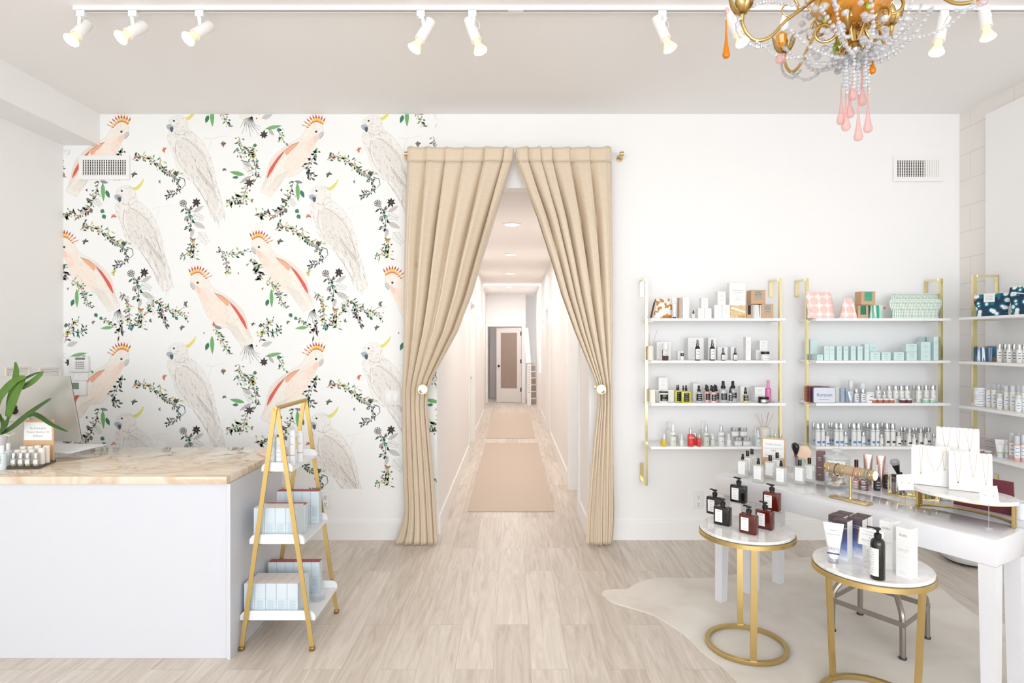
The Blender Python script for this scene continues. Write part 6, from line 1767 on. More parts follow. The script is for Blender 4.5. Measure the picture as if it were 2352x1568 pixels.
for k, (x, yt, rr_, kd) in enumerate(sorted(bl)):
    Y = {'b': 4.455, 'B': 4.54, 'w': 4.43, 'c': 4.465, 'C': 4.545, 'R': 4.61}[kd]
    blue = kd in 'bB' or (kd == 'R' and x < 1200)
    t = thing('capped_bottle', 'silver capped %s bottle, %s along bottom corner board' % ('blue banded' if blue else ('small white' if kd == 'w' else 'charcoal banded'), ORD[k]), 'bottle', (SX(U3(x), Y), Y, z), 0, 'silver capped bottles on the bottom corner board')
    r_ = rr_ / 5.88 / F * Y * .93; h = SZ(V4(yt), Y) - z
    MB().lathe([(0, 0), (r_ * .95, 0), (r_, .003), (r_, h * .72), (r_ * .92, h * .725)], seg=16).build('body', FROSTB if blue else SB, t)
    MB().lathe([(r_ * .97, h * .727), (r_ * .98, h * .74), (r_ * .98, h * .985), (r_ * .9, h), (0, h)], seg=16).build('cap', SILVER, t)
    m = MB(); a0, a1 = -PI / 2 - 1.0, -PI / 2 + 1.0
    m.lathe([(r_ + .0004, h * .06), (r_ + .0004, h * .70)], seg=10, a0=a0, a1=a1, mi=0)
    m.lathe([(r_ + .0008, h * .63), (r_ + .0008, h * .645)], seg=10, a0=-PI, a1=0, mi=1)
    m.lathe([(r_ + .0008, h * .13), (r_ + .0008, h * .23 if kd != 'w' else h * .17)], seg=8, a0=a0 + .4, a1=a1 - .1, mi=1); m.build('label', [PAPER, INKB if blue else CHB], t)

# --- side wall unit


def S3(u, X=3.33): return X * F / (u - 1176)


RW = -PI / 2 + .35


def s3b(label, u, vt, rpx, zs, X=3.33, kind='cyl', body=SB, cap=SILVER, lab=PAPER, ink=INKB, name='care_bottle', group=None, **kw):
    Y = S3(u, X); return bottle(name, label, 'bottle', X, Y, zs, rpx / F * Y * .82, SZ(vt, Y) - zs, kind, body, cap, lab, ink, group, rot=-.6, **kw)


z = ZS[0] + .0004
Y = S3(2262, 3.33)
t = pouch('wash_bag', 'teal and navy pebble print wash bag with white price card', 'wash bag', 3.30, 4.13, z, .19, .07, .158, TEAL, rot=math.radians(-62), topw=1.12)
m = MB(); m.box(-.03, .035, -.045, -.0435, .098, .156, 0)
for k in range(4): m.box(-.02, .024, -.0458, -.045, .145 - k * .011, .147 - k * .011, 1)
m.build('price_card', [PAPER, GREY], t)
MB().box(-.10, -.085, -.014, -.010, .11, .123).build('red_tag', mat('red_tag', (226, 70, 60), .6), t)
t = pouch('wash_bag', 'large teal pebble print wash bag cut by the picture edge', 'wash bag', 3.345, 3.87, z, .24, .08, .19, TEAL, rot=math.radians(-72), topw=1.05)
MB().tube([(-.09, -.04, .15), (0, -.048, .135), (.09, -.04, .14)], .004, 6).build('zip_trim', PAPER, t)
z = ZS[1] + .0004
BST = pat_mat('indigo_streaked_glass', None, [(0, (60, 84, 112)), (.42, (110, 140, 165)), (.5, (226, 232, 236)), (.56, (90, 120, 150)), (.62, (50, 76, 104))], 14, 'noise', sc=(3.2, 3.2, .15))
o = MB().lathe([(0, 0), (.052, 0), (.054, .002), (.054, .098), (.05, .098), (.049, .07), (0, .07)], seg=28).build('candle_glass', BST); o.location = (3.30, S3(2257, 3.30), z)
tag(o, 'indigo streaked candle tumbler on the side wall shelf', 'candle')
carton('kraft box with blue label behind the indigo candle', 3.40, S3(2274, 3.40) - .03, z, .09, .08, .108, KRAFT, GREY, 3, -.9, panel=mat('blue_label', (70, 140, 190), .6))
for k, u in enumerate((2296, 2309, 2318, 2329, 2341, 2352)): s3b('silver capped pearly bottle, %s along second side board' % ORD[k], u, 789 + k * .3, 6.4, z, X=3.30 + .035 * (k % 2), body=SB, ink=CHB, group='bottles on the second side board')
z = ZS[2] + .0004
Y = S3(2252, 3.30)
for k in (0, 1):
    tb = jar('white tub with blue band, %s of the stacked two' % ('lower' if k == 0 else 'upper'), 3.30, Y, z + k * .0655, .040, .065, WPLAS, WPLAS, PAPER, INKB, 'stacked blue banded tubs', lf=.25, name='cream_tub', rot=-.6)
for k, (u, vt, rp, X) in enumerate(((2271, 881, 6, 3.30), (2283, 881, 6, 3.30), (2296, 903, 6.5, 3.27), (2294, 882, 6, 3.36), (2303, 882, 6, 3.37), (2312, 885, 6.5, 3.30), (2326, 885, 6.5, 3.30), (2339, 906, 7, 3.26), (2337, 885, 6, 3.36), (2352, 886, 7, 3.30))):
    s3b('clear capped pale bottle with blue band, %s along third side board' % ORD[k], u, vt, rp, z, X=X, cap=ACRYL if k < 2 else mat('smoky_cap', (206, 208, 212), .1), group='bottles on the third side board', cf=.75)
z = ZS[3] + .0004
for k in (0, 1): carton('long mauve white carton lying flat, %s of two' % ('lower' if k == 0 else 'upper'), 3.40, S3(2282, 3.40), z + k * .0405, .20, .05, .04, mat('mauve_white_card', (222, 212, 214), .6), GREY, 1, -PI / 2 + .06, 'flat mauve cartons')
for k, u in enumerate((2256, 2270)): jar('low mauve sample jar in front of the flat cartons, %s one' % ORD[k], 3.27, S3(u, 3.27), z, .024, .026, mat('mauve_jar', (186, 150, 152), .4), WPLAS, None, group='low mauve jars', lf=.35)
for k, (u, X) in enumerate(((2297, 3.27), (2313, 3.31))): tubeb('white tube with green band on the side wall shelf, %s one' % ORD[k], X, S3(u, X), z, .055, .018, .118, WPLAS, WPLAS, GREY, 'green banded tubes', -.6, band=INKG)
for k, (u, vt, rp, X) in enumerate(((2324, 993, 6.5, 3.30), (2336, 1000, 7, 3.26), (2338, 994, 6, 3.36), (2350, 998, 7, 3.30))): s3b('blush bottle with clear cap and blue band, %s on the lowest side board' % ORD[k], u, vt, rp, z, X=X, body=mat('blush_bottle', (222, 184, 176), .2), cap=mat('smoky_cap', (206, 208, 212), .1), group='blush bottles', cf=.68)

# ------------------------------------------------------------------ white consoles (two standing flush side by side)
C0 = Vector((1.922, 2.386, 0)); RZ = math.radians(30.64); bv = Vector((math.cos(RZ), math.sin(RZ), 0)); av = Vector((-math.sin(RZ), math.cos(RZ), 0))
for k, (lb, off) in enumerate((('glossy white console table, the one nearer the round side tables', 0), ('glossy white console table, the one nearer the wall shelves', .2925))):
    t = thing('console_table', lb, 'table', C0 + bv * off, RZ, 'white console tables')
    m = MB(); m.rbox(0, .2915, 0, 1.395, .652, .76, .0025); m.build('table_top', WHITE, t)
    for (x, y, dx_, dy_) in ((.031, .031, 0, 0), (.2605, .031, 0, 0), (.031, 1.364, 0, 0), (.2605, 1.364, 0, 0)):
        g = MB(); n_ = .0305; b_ = .024
        sx_ = -1 if x < .1 else 1; sy_ = -1 if y < .1 else 1
        cx2, cy2 = x + sx_ * (n_ - b_), y + sy_ * (n_ - b_)
        g.add([(cx2 - b_, cy2 - b_, .0005 + .007), (cx2 + b_, cy2 - b_, .0075), (cx2 + b_, cy2 + b_, .0075), (cx2 - b_, cy2 + b_, .0075), (x - n_, y - n_, .6515), (x + n_, y - n_, .6515), (x + n_, y + n_, .6515), (x - n_, y + n_, .6515)],
              [(0, 3, 2, 1), (4, 5, 6, 7), (0, 1, 5, 4), (1, 2, 6, 5), (2, 3, 7, 6), (3, 0, 4, 7)])
        g.build('leg', WHITE, t)
ZT = .7603


def T(u, v): return G(u, v, ZT)


# perfume bottles
PERF = thin('clear_perfume_glass', (247, 248, 246), .28, bcol=(232, 234, 230))
th = math.radians(-42)
for k, (u, v, kd) in enumerate(((1706, 1095, 'spray'), (1717, 1086, 'cap'), (1727, 1081, 'cap'), (1742, 1107, 'spray'), (1769, 1098, 'cap'), (1785, 1091, 'cap'), (1794, 1113, 'spray'), (1837, 1111, 'cap'), (1859, 1106, 'cap'))):
    p = T(u, v)
    rectb('perfume_bottle', 'clear rectangular perfume bottle with black %s, %s from the cork sign end' % ('sprayer' if kd == 'spray' else 'cap', ORD[k]), 'perfume bottle', p.x, p.y, ZT, .060, .034, .098, .134, PERF, BLACK, kd, 'clear perfume bottles', th, PAPER, LGREY, .66, (.2, .94), .145 if kd == 'spray' else .16)
p = T(1776, 1079)
t = thing('cork_sign', 'cork framed sign with white card behind the perfume bottles', 'sign', (p.x, p.y, ZT), math.radians(-26)); hs = .195
m = MB(); m.M = Matrix.Rotation(math.radians(-8), 4, 'X'); m.rbox(-.068, .068, -.004, .004, .001, hs, .003); m.build('cork_board', CORK, t)
m = MB(); m.M = Matrix.Rotation(math.radians(-8), 4, 'X'); m.box(-.06, .06, -.0055, -.0045, .075, hs - .01, 0)
for k, (tx, s_) in enumerate((('Fiddly Home', .017), ('Linen & Body Room Oil', .0105), ('$', .010), ('Room Spray $38', .0125))): m.text(tx, s_, (0, -.0062, hs - .045 - k * .022), mi=1)
m.build('card', [PAPER, GREY], t)
m = MB(); m.bar((0, .03, .003), (0, .012, .12), .03, .004, (0, 1, 0)); m.build('easel_back', CORK, t)
m = MB(); p = T(1812, 1084); m.box(-.016, .016, -.012, .012, 0, .17); o = m.build('acrylic_block', ACRYL); o.location = (p.x, p.y, ZT); o.rotation_euler = (0, 0, th); tag(o, 'tall clear acrylic block standing beside the cork framed sign', 'acrylic block')
# tumbler, kabuki brush, powder compact
p = T(1836, 1079)
t = thing('glass_tumbler', 'cut glass tumbler holding the black brush and powder puff', 'tumbler', (p.x, p.y, ZT))
m = MB(); m.lathe([(0, 0), (.034, 0), (.036, .004), (.038, .08), (.036, .082), (.034, .08), (.032, .008), (0, .006)], seg=12); m.build('glass', thin('cut_glass', (248, 250, 251), .15), t)
t = thing('powder_brush', 'fluffy black powder brush leaning in the glass tumbler', 'brush', (p.x - .018, p.y, ZT + .012), 0)
m = MB(); m.M = axis((.006, 0, 0), (-.10, 0, 1)); m.lathe([(0, 0), (.007, 0), (.010, .05), (.012, .085)], seg=14); m.build('handle', mat('mauve_handle', (120, 84, 82), .4), t)
m = MB(); m.M = axis((.006, 0, 0), (-.10, 0, 1)); m.lathe([(.012, .086), (.022, .105), (.032, .13), (.026, .148), (.010, .156), (0, .157)], seg=16, sy=.7); m.build('bristles', BLACK, t)
t = thing('powder_puff', 'round peach powder puff leaning on the tumbler rim', 'powder puff', (p.x + .022, p.y - .01, ZT + .108), 0)
m = MB(); m.M = axis((0, 0, 0), (-.25, -1, .5)); m.lathe([(0, -.006), (.042, -.005), (.045, 0), (.042, .005), (0, .007)], seg=30); m.build('puff', mat('peach_puff', (236, 206, 182), .6), t)
p = T(1885, 1102)
carton('tall mauve carton with white print beside the lidded glass jar', p.x, p.y, ZT, .038, .04, .165, mat('mauve_card', (126, 98, 102), .5), PAPER, 1, math.radians(-45))
# lidded jar with peach sachets
p = T(1922, 1117)
t = thing('apothecary_jar', 'square lidded glass jar filled with peach sachets', 'jar', (p.x, p.y, ZT), math.radians(-30))
m = MB(); m.lathe([(0, 0), (.066, 0), (.070, .004), (.070, .155), (.067, .157), (.066, .154), (.066, .010), (0, .009)], seg=4, a0=PI / 4, a1=PI / 4 + 2 * PI - 1e-7) if False else m.lathe([(0, 0), (.060, 0), (.064, .004), (.064, .155), (.061, .157), (.060, .154), (.060, .010), (0, .009)], seg=28)
m.build('glass_body', thin('jar_glass', (250, 252, 252), .04), t)
m = MB(); m.lathe([(.066, .158), (.066, .164), (.045, .172), (.012, .176), (.010, .184), (.024, .19), (.028, .198), (.020, .206), (0, .208)], seg=20); m.build('lid', thin('jar_glass_lid', (246, 249, 250), .25), t)
rr = random.Random(4); m = MB()
for k in range(46):
    m.M = Matrix.Translation((rr.uniform(-.034, .034), rr.uniform(-.034, .034), .018 + k * .0024)) @ Matrix.Rotation(rr.uniform(0, 6), 4, 'Z') @ Matrix.Rotation(rr.uniform(-.9, .9), 4, 'X')
    m.rbox(-.018, .018, -.013, .013, -.0025, .0025, .002, 1, mi=k % 3)
o = m.build('sachets', [mat('peach_sachet', (238, 206, 182), .5), mat('white_sachet', (240, 232, 224), .5), mat('taupe_sachet', (170, 140, 124), .5)]); o.location = (p.x, p.y, ZT); tag(o, 'peach and white sachets heaped inside the lidded glass jar', 'sachets', kind='stuff')
m = MB(); m.box(-.042, .042, -.0675, -.0665, .108, .150, 0)
for k, (tx, s_) in enumerate((('Innocent', .009), ('Travel Samples & Minis', .0075))): m.text(tx, s_, (0, -.0682, .136 - k * .012), mi=1)
m.build('card', [PAPER, GREY], t)
# bracelet bar
p = T(1953, 1150)
cb = p.copy(); RA = math.atan2(av.y, av.x)
t = thing('bracelet_stand', 'brass T-bar bracelet stand with taupe suede bar', 'jewellery stand', (cb.x, cb.y, ZT), RA)
m = MB(); m.rbox(-.095, .095, -.03, .03, 0, .008, .002); m.build('base', BRASS, t)
m = MB(); m.lathe([(.010, .008), (.007, .012), (.006, .02), (.006, .125)], seg=16); m.build('post', BRASS, t)
ZB_ = .148
m = MB(); m.M = axis((-.118, 0, ZB_), (1, 0, 0)); m.lathe([(0, 0), (.023, .0), (.024, .004), (.024, .236), (.023, .238)], seg=26); m.build('suede_bar', mat('taupe_suede', (186, 164, 132), .9), t)
for x, s_ in ((-.118, -1), (.12, 1)):
    m = MB(); m.M = axis((x, 0, ZB_), (s_, 0, 0)); m.lathe([(.0245, -.006), (.0255, 0), (.0245, .003)], seg=26, mi=0); m.lathe([(.0235, .0031), (0, .0035)], seg=26, mi=1); m.build('end_cap', [BRASS, PAPER], t)
for k, (s_, m_, r_, lb) in enumerate(((.095, BRASS, .0275, 'thin gold bracelet farthest along the suede bar'), (.065, BLACK, .030, 'black beaded bracelet on the suede bar'), (.045, BRASS, .0275, 'thin gold bangle beside the black beads'), (.025, BRASS, .028, 'thin gold bracelet near the stand post, far side'), (-.03, mat('crimson_cord', (190, 60, 90), .6), .033, 'crimson cord bracelet hanging low from the suede bar'), (-.045, mat('rose_gold', (232, 190, 170), .25, .9), .032, 'pale rose bracelet beside the crimson cord'), (-.062, mat('rose_gold', (232, 190, 170), .25, .9), .030, 'rose gold bracelet in the middle of the near half'), (-.082, mat('teal_beads', (110, 150, 140), .5), .028, 'teal beaded bracelet toward the white end'), (-.096, mat('purple_cord', (96, 70, 96), .6), .028, 'purple cord bracelet beside the white end'), (-.107, BRASS, .0265, 'gold bracelet closest to the white end'))):
    c = cb + av * s_; c.z = ZT + ZB_ - (r_ - .0245)
    m = MB(); m.M = Matrix.Rotation(RA, 4, 'Z')
    q = [(0, r_ * math.cos(a), r_ * math.sin(a)) for a in [j * 2 * PI / 30 for j in range(30)]]
    if 'bead' in lb:
        for a in q: m.ball(a, .0026, 6, 4)
    else: m.tube(q, .0013, 6, True)
    o = m.build('bracelet', m_); o.location = c; tag(o, lb, 'bracelet', 'bracelets on the suede bar')
# make-up behind the bracelet bar
p = T(1967, 1108); bottle('lip_gloss', 'dark maroon lip gloss tube standing behind the bracelet bar', 'lip gloss', p.x, p.y, ZT, .0105, .128, 'cyl', mat('rose_grey_body', (176, 150, 146), .3), mat('maroon_cap', (70, 26, 38), .25), None, cf=.35)
ROSE = mat('rose_gold_tube', (214, 176, 166), .28, .75)
for k, (u, v) in enumerate(((1994, 1112), (2024, 1116))):
    p = T(u, v); tubeb('metallic rose gold tube standing behind the bracelet bar, %s one' % ORD[k], p.x, p.y, ZT, .045, .018, .165, ROSE, ROSE, PRNT, 'rose gold tubes', math.radians(-30))
p = T(1966, 1121); carton('small grey pink carton under the bracelet bar', p.x, p.y, ZT, .03, .03, .05, mat('rose_grey_card', (180, 156, 152), .5), PAPER, 1, math.radians(-35))
MV = mat('dark_mauve_card', (104, 78, 78), .5)
for k, (u, v, z_, w_) in enumerate(((1984, 1124, 0, .042), (1984, 1124, .0265, .038))):
    p = T(u, v); carton('small dark mauve carton, %s of a stack by the spray bottles' % ('lower' if k == 0 else 'upper'), p.x, p.y, ZT + z_, w_, .036, .026, MV, PAPER, 1, math.radians(-35), 'dark mauve stacked cartons')
for k, (u, v) in enumerate(((2014, 1125), (2036, 1121))):
    p = T(u, v); bottle('setting_spray', 'dark bottle with white spray cap, %s beside brass brush holder' % ORD[k], 'spray bottle', p.x, p.y, ZT, .0165, .135, 'spray', mat('dark_brown_bottle', (50, 42, 46), .2), WPLAS, DARK, LGREY, 'dark setting spray bottles', cf=.55, lz=(.05, .4))
# glass and brass brush holder
p = T(2098, 1141); RH = math.radians(-38)
t = thing('brush_holder', 'brass framed glass holder full of make-up brushes', 'brush holder', (p.x, p.y, ZT), RH)
hw, hd, hh = .108, .036, .092
pts = [(-hw, -hd * .3), (-hw * .55, -hd), (hw * .55, -hd), (hw, -hd * .3), (hw, hd), (-hw, hd)]
m = MB(); m.prism([(x, y) for x, y in pts], 0, .004); m.build('base', BRASS, t)
m = MB()
for (x, y) in pts: m.bar((x, y, .004), (x, y, hh), .004, .004)
m.bar((0, -hd, .004), (0, -hd, hh), .004, .004)
for k in range(6):
    a, b2 = pts[k], pts[(k + 1) % 6]; m.bar((a[0], a[1], hh), (b2[0], b2[1], hh), .004, .004, (0, 0, 1)); m.bar((a[0], a[1], .006), (b2[0], b2[1], .006), .004, .004, (0, 0, 1))
m.build('brass_frame', BRASS, t)
m = MB()
for k in range(6):
    a, b2 = pts[k], pts[(k + 1) % 6]; m.bar((a[0], a[1], .05), (b2[0], b2[1], .05), .08, .0015, (-(b2[1] - a[1]), b2[0] - a[0], 0))
m.build('glass_panel', thin('holder_glass', (250, 252, 252), .03, ior=1.2), t)
rt = Matrix.Rotation(RH, 4, 'Z')
for k, (x, y, L, kd, lb, lx) in enumerate(((-.036, .008, .135, 'fan', 'big fluffy brush with grey tips in the brass holder', -.28), (.012, .012, .14, 'fan', 'fluffy grey tipped brush beside the big one', .12), (-.085, .0, .10, 'tube', 'dark capped brush tube at the near corner of the brass holder', 0), (-.06, .012, .112, 'tube', 'dark brush tube second in the brass holder', .02), (.058, -.004, .10, 'tube', 'yellow labelled dark tube in the brass holder', -.1), (.08, .008, .105, 'tube', 'dark tube at the far end of the brass holder', .05))):
    o_ = rt @ Vector((x, y, 0)); bt = thing('makeup_brush', lb, 'brush', (p.x + o_.x, p.y + o_.y, ZT + .005), RH, 'brushes in the brass holder')
    M0 = axis((0, 0, 0), (lx, 0, 1))
    if kd == 'fan':
        m = MB(); m.M = M0; m.lathe([(0, 0), (.006, .002), (.009, .07), (.012, L * .8)], seg=14); m.build('handle', mat('mauve_handle', (120, 84, 82), .4), bt)
        m = MB(); m.M = M0; m.lathe([(.0125, L * .8 + .001), (.02, L * .8 + .02), (.03, L * .8 + .045)], seg=18, sy=.6); m.build('bristles', BLACK, bt)
        m = MB(); m.M = M0; m.lathe([(.0302, L * .8 + .0455), (.036, L * .8 + .06), (.028, L * .8 + .072), (0, L * .8 + .078)], seg=18, sy=.6); m.build('bristle_tips', mat('grey_bristles', (176, 172, 178), .9), bt)
    else:
        m = MB(); m.M = M0; m.lathe([(0, 0), (.009, 0), (.0095, .002), (.0095, L * .6)], seg=14); m.build('body', mat('yellow_tube', (200, 176, 60), .3) if 'yellow' in lb else mat('taupe_tube', (150, 124, 112), .35), bt)
        m = MB(); m.M = M0; m.lathe([(.0098, L * .601), (.0098, L * .985), (.009, L), (0, L)], seg=14); m.build('cap', mat('dark_cap', (44, 34, 34), .25), bt)
# raised oval marble stand
OC = Vector((2.03, 2.71, 0)) ; RO = RA
t = thing('oval_display_stand', 'raised oval marble stand on a brass half-ring base', 'display stand', (OC.x, OC.y, ZT), RO)
# local x runs along the console, local y toward the shop front side
n_ = 64; ma, mi_ = .205, .135
m = MB(); el = [(ma * math.cos(2 * PI * k / n_), mi_ * math.sin(2 * PI * k / n_)) for k in range(n_)]
zt0 = .098
m.prism(el, zt0, zt0 + .016); m.build('marble_top', MARBLE, t)
m = MB(); el2 = [(x * .94, y * .94) for x, y in el]; m.prism(el2, zt0 - .005, zt0 - .0003); m.build('brass_rim', GOLD, t)
# which local side is toward the wall shelves? -y local is +b
ring = [((ma * .93) * math.cos(a), (mi_ * .93) * math.sin(a), .006) for a in [PI * 1.0 + PI * k / 30 for k in range(31)]]
m = MB(); m.tube(ring, .0055, 8); m.build('base_ring', GOLD, t)
for k, a in enumerate((PI * .99, PI * 1.03, PI * 1.97, PI * 1.92)):
    x, y = ma * .93 * math.cos(a), mi_ * .93 * math.sin(a); m = MB(); m.box(x - .005, x + .005, y - .005, y + .005, .0, zt0 - .005); m.build('leg', GOLD, t)
ZO = ZT + zt0 + .0165
# necklace boards
CHAIN = mat('fine_gold_chain', (226, 196, 130), .3, .9)


def nboard(lb, u, v, w, h, rot, necks, zb=0):
    p = G(u, v, ZO); t = thing('necklace_board', lb, 'jewellery display', (p.x, p.y, ZO), rot, 'white necklace boards')
    Mt = Matrix.Rotation(math.radians(-9), 4, 'X')
    m = MB(); m.M = Mt
    m.rbox(-w / 2, w / 2, -.004, .004, .0015, h - .006, .002)
    for k in range(8): x = -w / 2 + w * k / 8; m.box(x + .0012, x + w / 8 - .0012, -.004, .004, h - .0065, h)
    m.build('board', PAPER, t)
    m = MB(); m.bar((0, .026, .003), (0, .018, h * .45), .04, .003, (0, 1, 0)); m.build('strut', PAPER, t)
    mw = Matrix.Translation((p.x, p.y, ZO)) @ Matrix.Rotation(rot, 4, 'Z') @ Mt
    for (x0, x1, dz, pend, nlb) in necks:
        g = MB(); xm = (x0 + x1) / 2 * w; top = h - .006; yy = -.0055
        q = spline([(x0 * w, yy, top), (x0 * w * .6 + xm * .4, yy, top - dz * h * .55), (xm, yy, top - dz * h), (x1 * w * .6 + xm * .4, yy, top - dz * h * .55), (x1 * w, yy, top)], 5)
        g.M = mw; g.tube(q, .0004, 4)
        nk = thing('necklace', nlb, 'necklace', (0, 0, 0), 0, 'gold necklaces on the white boards'); g.build('chain', CHAIN, nk)
        g = MB(); g.M = mw; c = (xm, yy - .001, top - dz * h)
        if pend == 'ring': g.tube([(c[0] + .0175 * math.cos(a), c[1], c[2] - .014 + .013 * math.sin(a)) for a in [j * PI / 12 for j in range(24)]], .0009, 5, True)
        else: g.ball((c[0], c[1] - .0015, c[2] - .003), .0036 if pend == 'dot' else .0028, 10, 6)
        g.build('pendant', BLACK if pend == 'dark' else BRASS, nk)


nboard('white necklace board with large gold ring pendant', 2137, 1115, .150, .185, math.radians(-34), [(-.28, -.2, .66, 'dot', 'short gold drop necklace beside the ring pendant'), (-.12, .38, .60, 'ring', 'gold necklace with large open ring pendant'), (.30, .42, .52, 'bead', 'fine gold necklace with small bead, past the ring pendant')])
nboard('white necklace board with small dark pendant', 2229, 1129, .158, .175, math.radians(-34), [(-.36, -.2, .74, 'dark', 'fine necklace with small dark pendant'), (-.02, .16, .55, 'bead', 'fine gold necklace in the middle of the near board'), (.28, .42, .72, 'bead', 'fine gold necklace on the outer side of the near board')])
nboard('tallest white necklace board standing behind the other two', 2200, 1109, .168, .262, math.radians(-34), [(-.36, -.16, .40, 'dot', 'gold disc necklace on the tallest board'), (-.02, .06, .33, 'bead', 'beaded fine chain on the tallest board'), (.2, .36, .36, 'bead', 'fine chain with bead on the outer side of the tallest board')])
# earring cards on clear sticks
for k, (u, v, zc3, lb, sc) in enumerate(((2079, 1172, .893, 'white card of hoop earrings on a clear stick', 1), (2271, 1222, .915, 'white card of star earrings on a clear stick near the table corner', 1))):
    p = G(u, v, ZT); t = thing('earring_card', lb, 'earrings', (p.x, p.y, ZT), math.radians(-20), 'earring card holders')
    m = MB(); m.rbox(-.012, .012, -.012, .012, 0, .022 if k else .006, .001); m.build('clear_base', ACRYL, t)
    m = MB(); m.tube([(0, 0, .02 if k else .005), (0, 0, zc3 - ZT - .03)], .0012, 6); m.build('stick', SILVER, t)
    m = MB(); m.M = Matrix.Translation((0, -.003, zc3 - ZT)) @ Matrix.Rotation(math.radians(-7), 4, 'Y'); m.rbox(-.032, .032, -.0006, .0006, -.037, .037, .0004, 1); m.build('card', PAPER, t)
    m = MB(); m.M = Matrix.Translation((0, -.0045, zc3 - ZT)) @ Matrix.Rotation(math.radians(-7), 4, 'Y')
    m.tube([(.005 * math.cos(a), 0, .02 + .005 * math.sin(a)) for a in [j * PI / 6 for j in range(12)]], .0009, 5, True)
    for x, z_ in ((-.014, 0), (.014, -.004)): m.ball((x, 0, z_), .0028, 8, 5)
    m.build('earrings', BRASS, t)
# cup, burgundy folder, pot
p = T(2170, 1147); tag(MB().lathe([(0, 0), (.024, 0), (.027, .003), (.029, .058), (.027, .058), (.025, .005), (0, .004)], seg=26).build('white_cup', WPLAS), 'small white cup under the far edge of the marble stand', 'cup'); bpy.data.objects['white_cup'].location = (p.x, p.y, ZT)
a = T(2182, 1159); b2 = T(2323, 1188); mid = (a + b2) / 2 + bv * .04; L = (b2 - a).length; ang = math.atan2(b2.y - a.y, b2.x - a.x)
t = thing('gift_set_case', 'burgundy open case standing behind the marble stand', 'case', (mid.x, mid.y, ZT), ang)
m = MB(); slab(m, [(-L / 2, 0), (L / 2, 0), (L / 2 - .006, .152), (-L / 2 + .006, .152)], -.004, .004); m.build('cover', mat('burgundy_board', (112, 52, 62), .3), t)
m = MB(); slab(m, [(-L / 2 + .005, .0), (L / 2 + .0, .0), (L / 2, .022), (-L / 2 + .005, .022)], .0045, .06); m.build('tray', KRAFT, t)
p = T(2349, 1192); tag(MB().lathe([(0, 0), (.03, 0), (.034, .004), (.036, .075), (.033, .076), (.032, .012), (0, .01)], seg=26).build('white_pot', WPLAS), 'round white pot at the far side of the console by picture edge', 'pot'); bpy.data.objects['white_pot'].location = (p.x, p.y, ZT)

# ------------------------------------------------------------------ round side tables
RT = .605
tabs = []
for k, (cx_, cy_, pa_, lb) in enumerate(((1.19, 3.05, 78, 'round white marble side table with gold hoop base, holding six pump bottles'), (1.535, 2.565, 112, 'round white marble side table with gold hoop base, nearest the camera'))):
    t = thing('side_table', lb, 'side table', (cx_, cy_, .0), 0, 'round gold side tables')
    z0 = .0075
    MB().lathe([(0, RT - .016), (.222, RT - .016), (.226, RT - .012), (.226, RT - .003), (.223, RT), (0, RT)], seg=72).build('marble_top', MARBLE, t)
    MB().lathe([(.208, RT - .0165), (.230, RT - .0165), (.232, RT - .018), (.232, RT - .038), (.208, RT - .038), (.208, RT - .0165)], seg=72).build('gold_rim', GOLD, t)
    MB().lathe([(.178, z0), (.200, z0), (.201, z0 + .002), (.201, z0 + .018), (.199, z0 + .02), (.178, z0 + .02), (.178, z0)], seg=72).build('base_ring', GOLD, t)
    for s_ in (0, 180):
        a = math.radians(pa_ + s_); c_, s2 = math.cos(a), math.sin(a)
        m = MB(); m.bar((.19 * c_, .19 * s2, z0 + .0202), (.216 * c_, .216 * s2, RT - .0385), .030, .012, (c_, s2, 0)); m.build('leg', GOLD, t)
    tabs.append(t)
Z6 = RT + .0004
BLQ = mat('black_glass_bottle', (16, 16, 14), .06, coat=.5); BRQ = mat('oxblood_glass_bottle', (88, 24, 16), .07, coat=.5)
th = math.radians(-45)
ZRs = .070
for k, (u, v, zz_, m_, lb) in enumerate(((1660, 1204, 0, BLQ, 'black hand soap pump bottle in front on the round side table'), (1642, 1180, 0, BLQ, 'black hand soap pump bottle half hidden behind another'), (1697, 1153, 1, BLQ, 'black hand soap pump bottle raised on a clear riser'), (1720, 1224, 0, BRQ, 'dark red soap pump bottle in front on the round side table'), (1757, 1213, 0, BRQ, 'dark red soap pump bottle half hidden behind another'), (1773, 1171, 1, BRQ, 'dark red soap pump bottle raised on a clear riser'))):
    zb = Z6 + (ZRs + .0004 if zz_ else 0); p = G(u, v, zb)
    if zz_:
        r_ = thing('acrylic_riser', 'clear acrylic riser under the raised %s pump bottle' % ('black' if m_ is BLQ else 'dark red'), 'riser', (p.x, p.y, Z6), th, 'clear acrylic risers')
        g = MB(); g.box(-.058, .058, -.032, .032, ZRs - .004, ZRs); g.box(-.058, -.054, -.032, .032, 0, ZRs - .004); g.box(.054, .058, -.032, .032, 0, ZRs - .004); g.build('riser_sheet', ACRYL, r_)
    rectb('soap_pump_bottle', lb, 'pump bottle', p.x, p.y, zb, .084, .040, .094, .134, m_, BLACK, 'pump', 'rectangular soap pump bottles', th, PAPER, GREY, .46, (.16, .84), lx=-.012)
# second table
th2 = math.radians(-50)


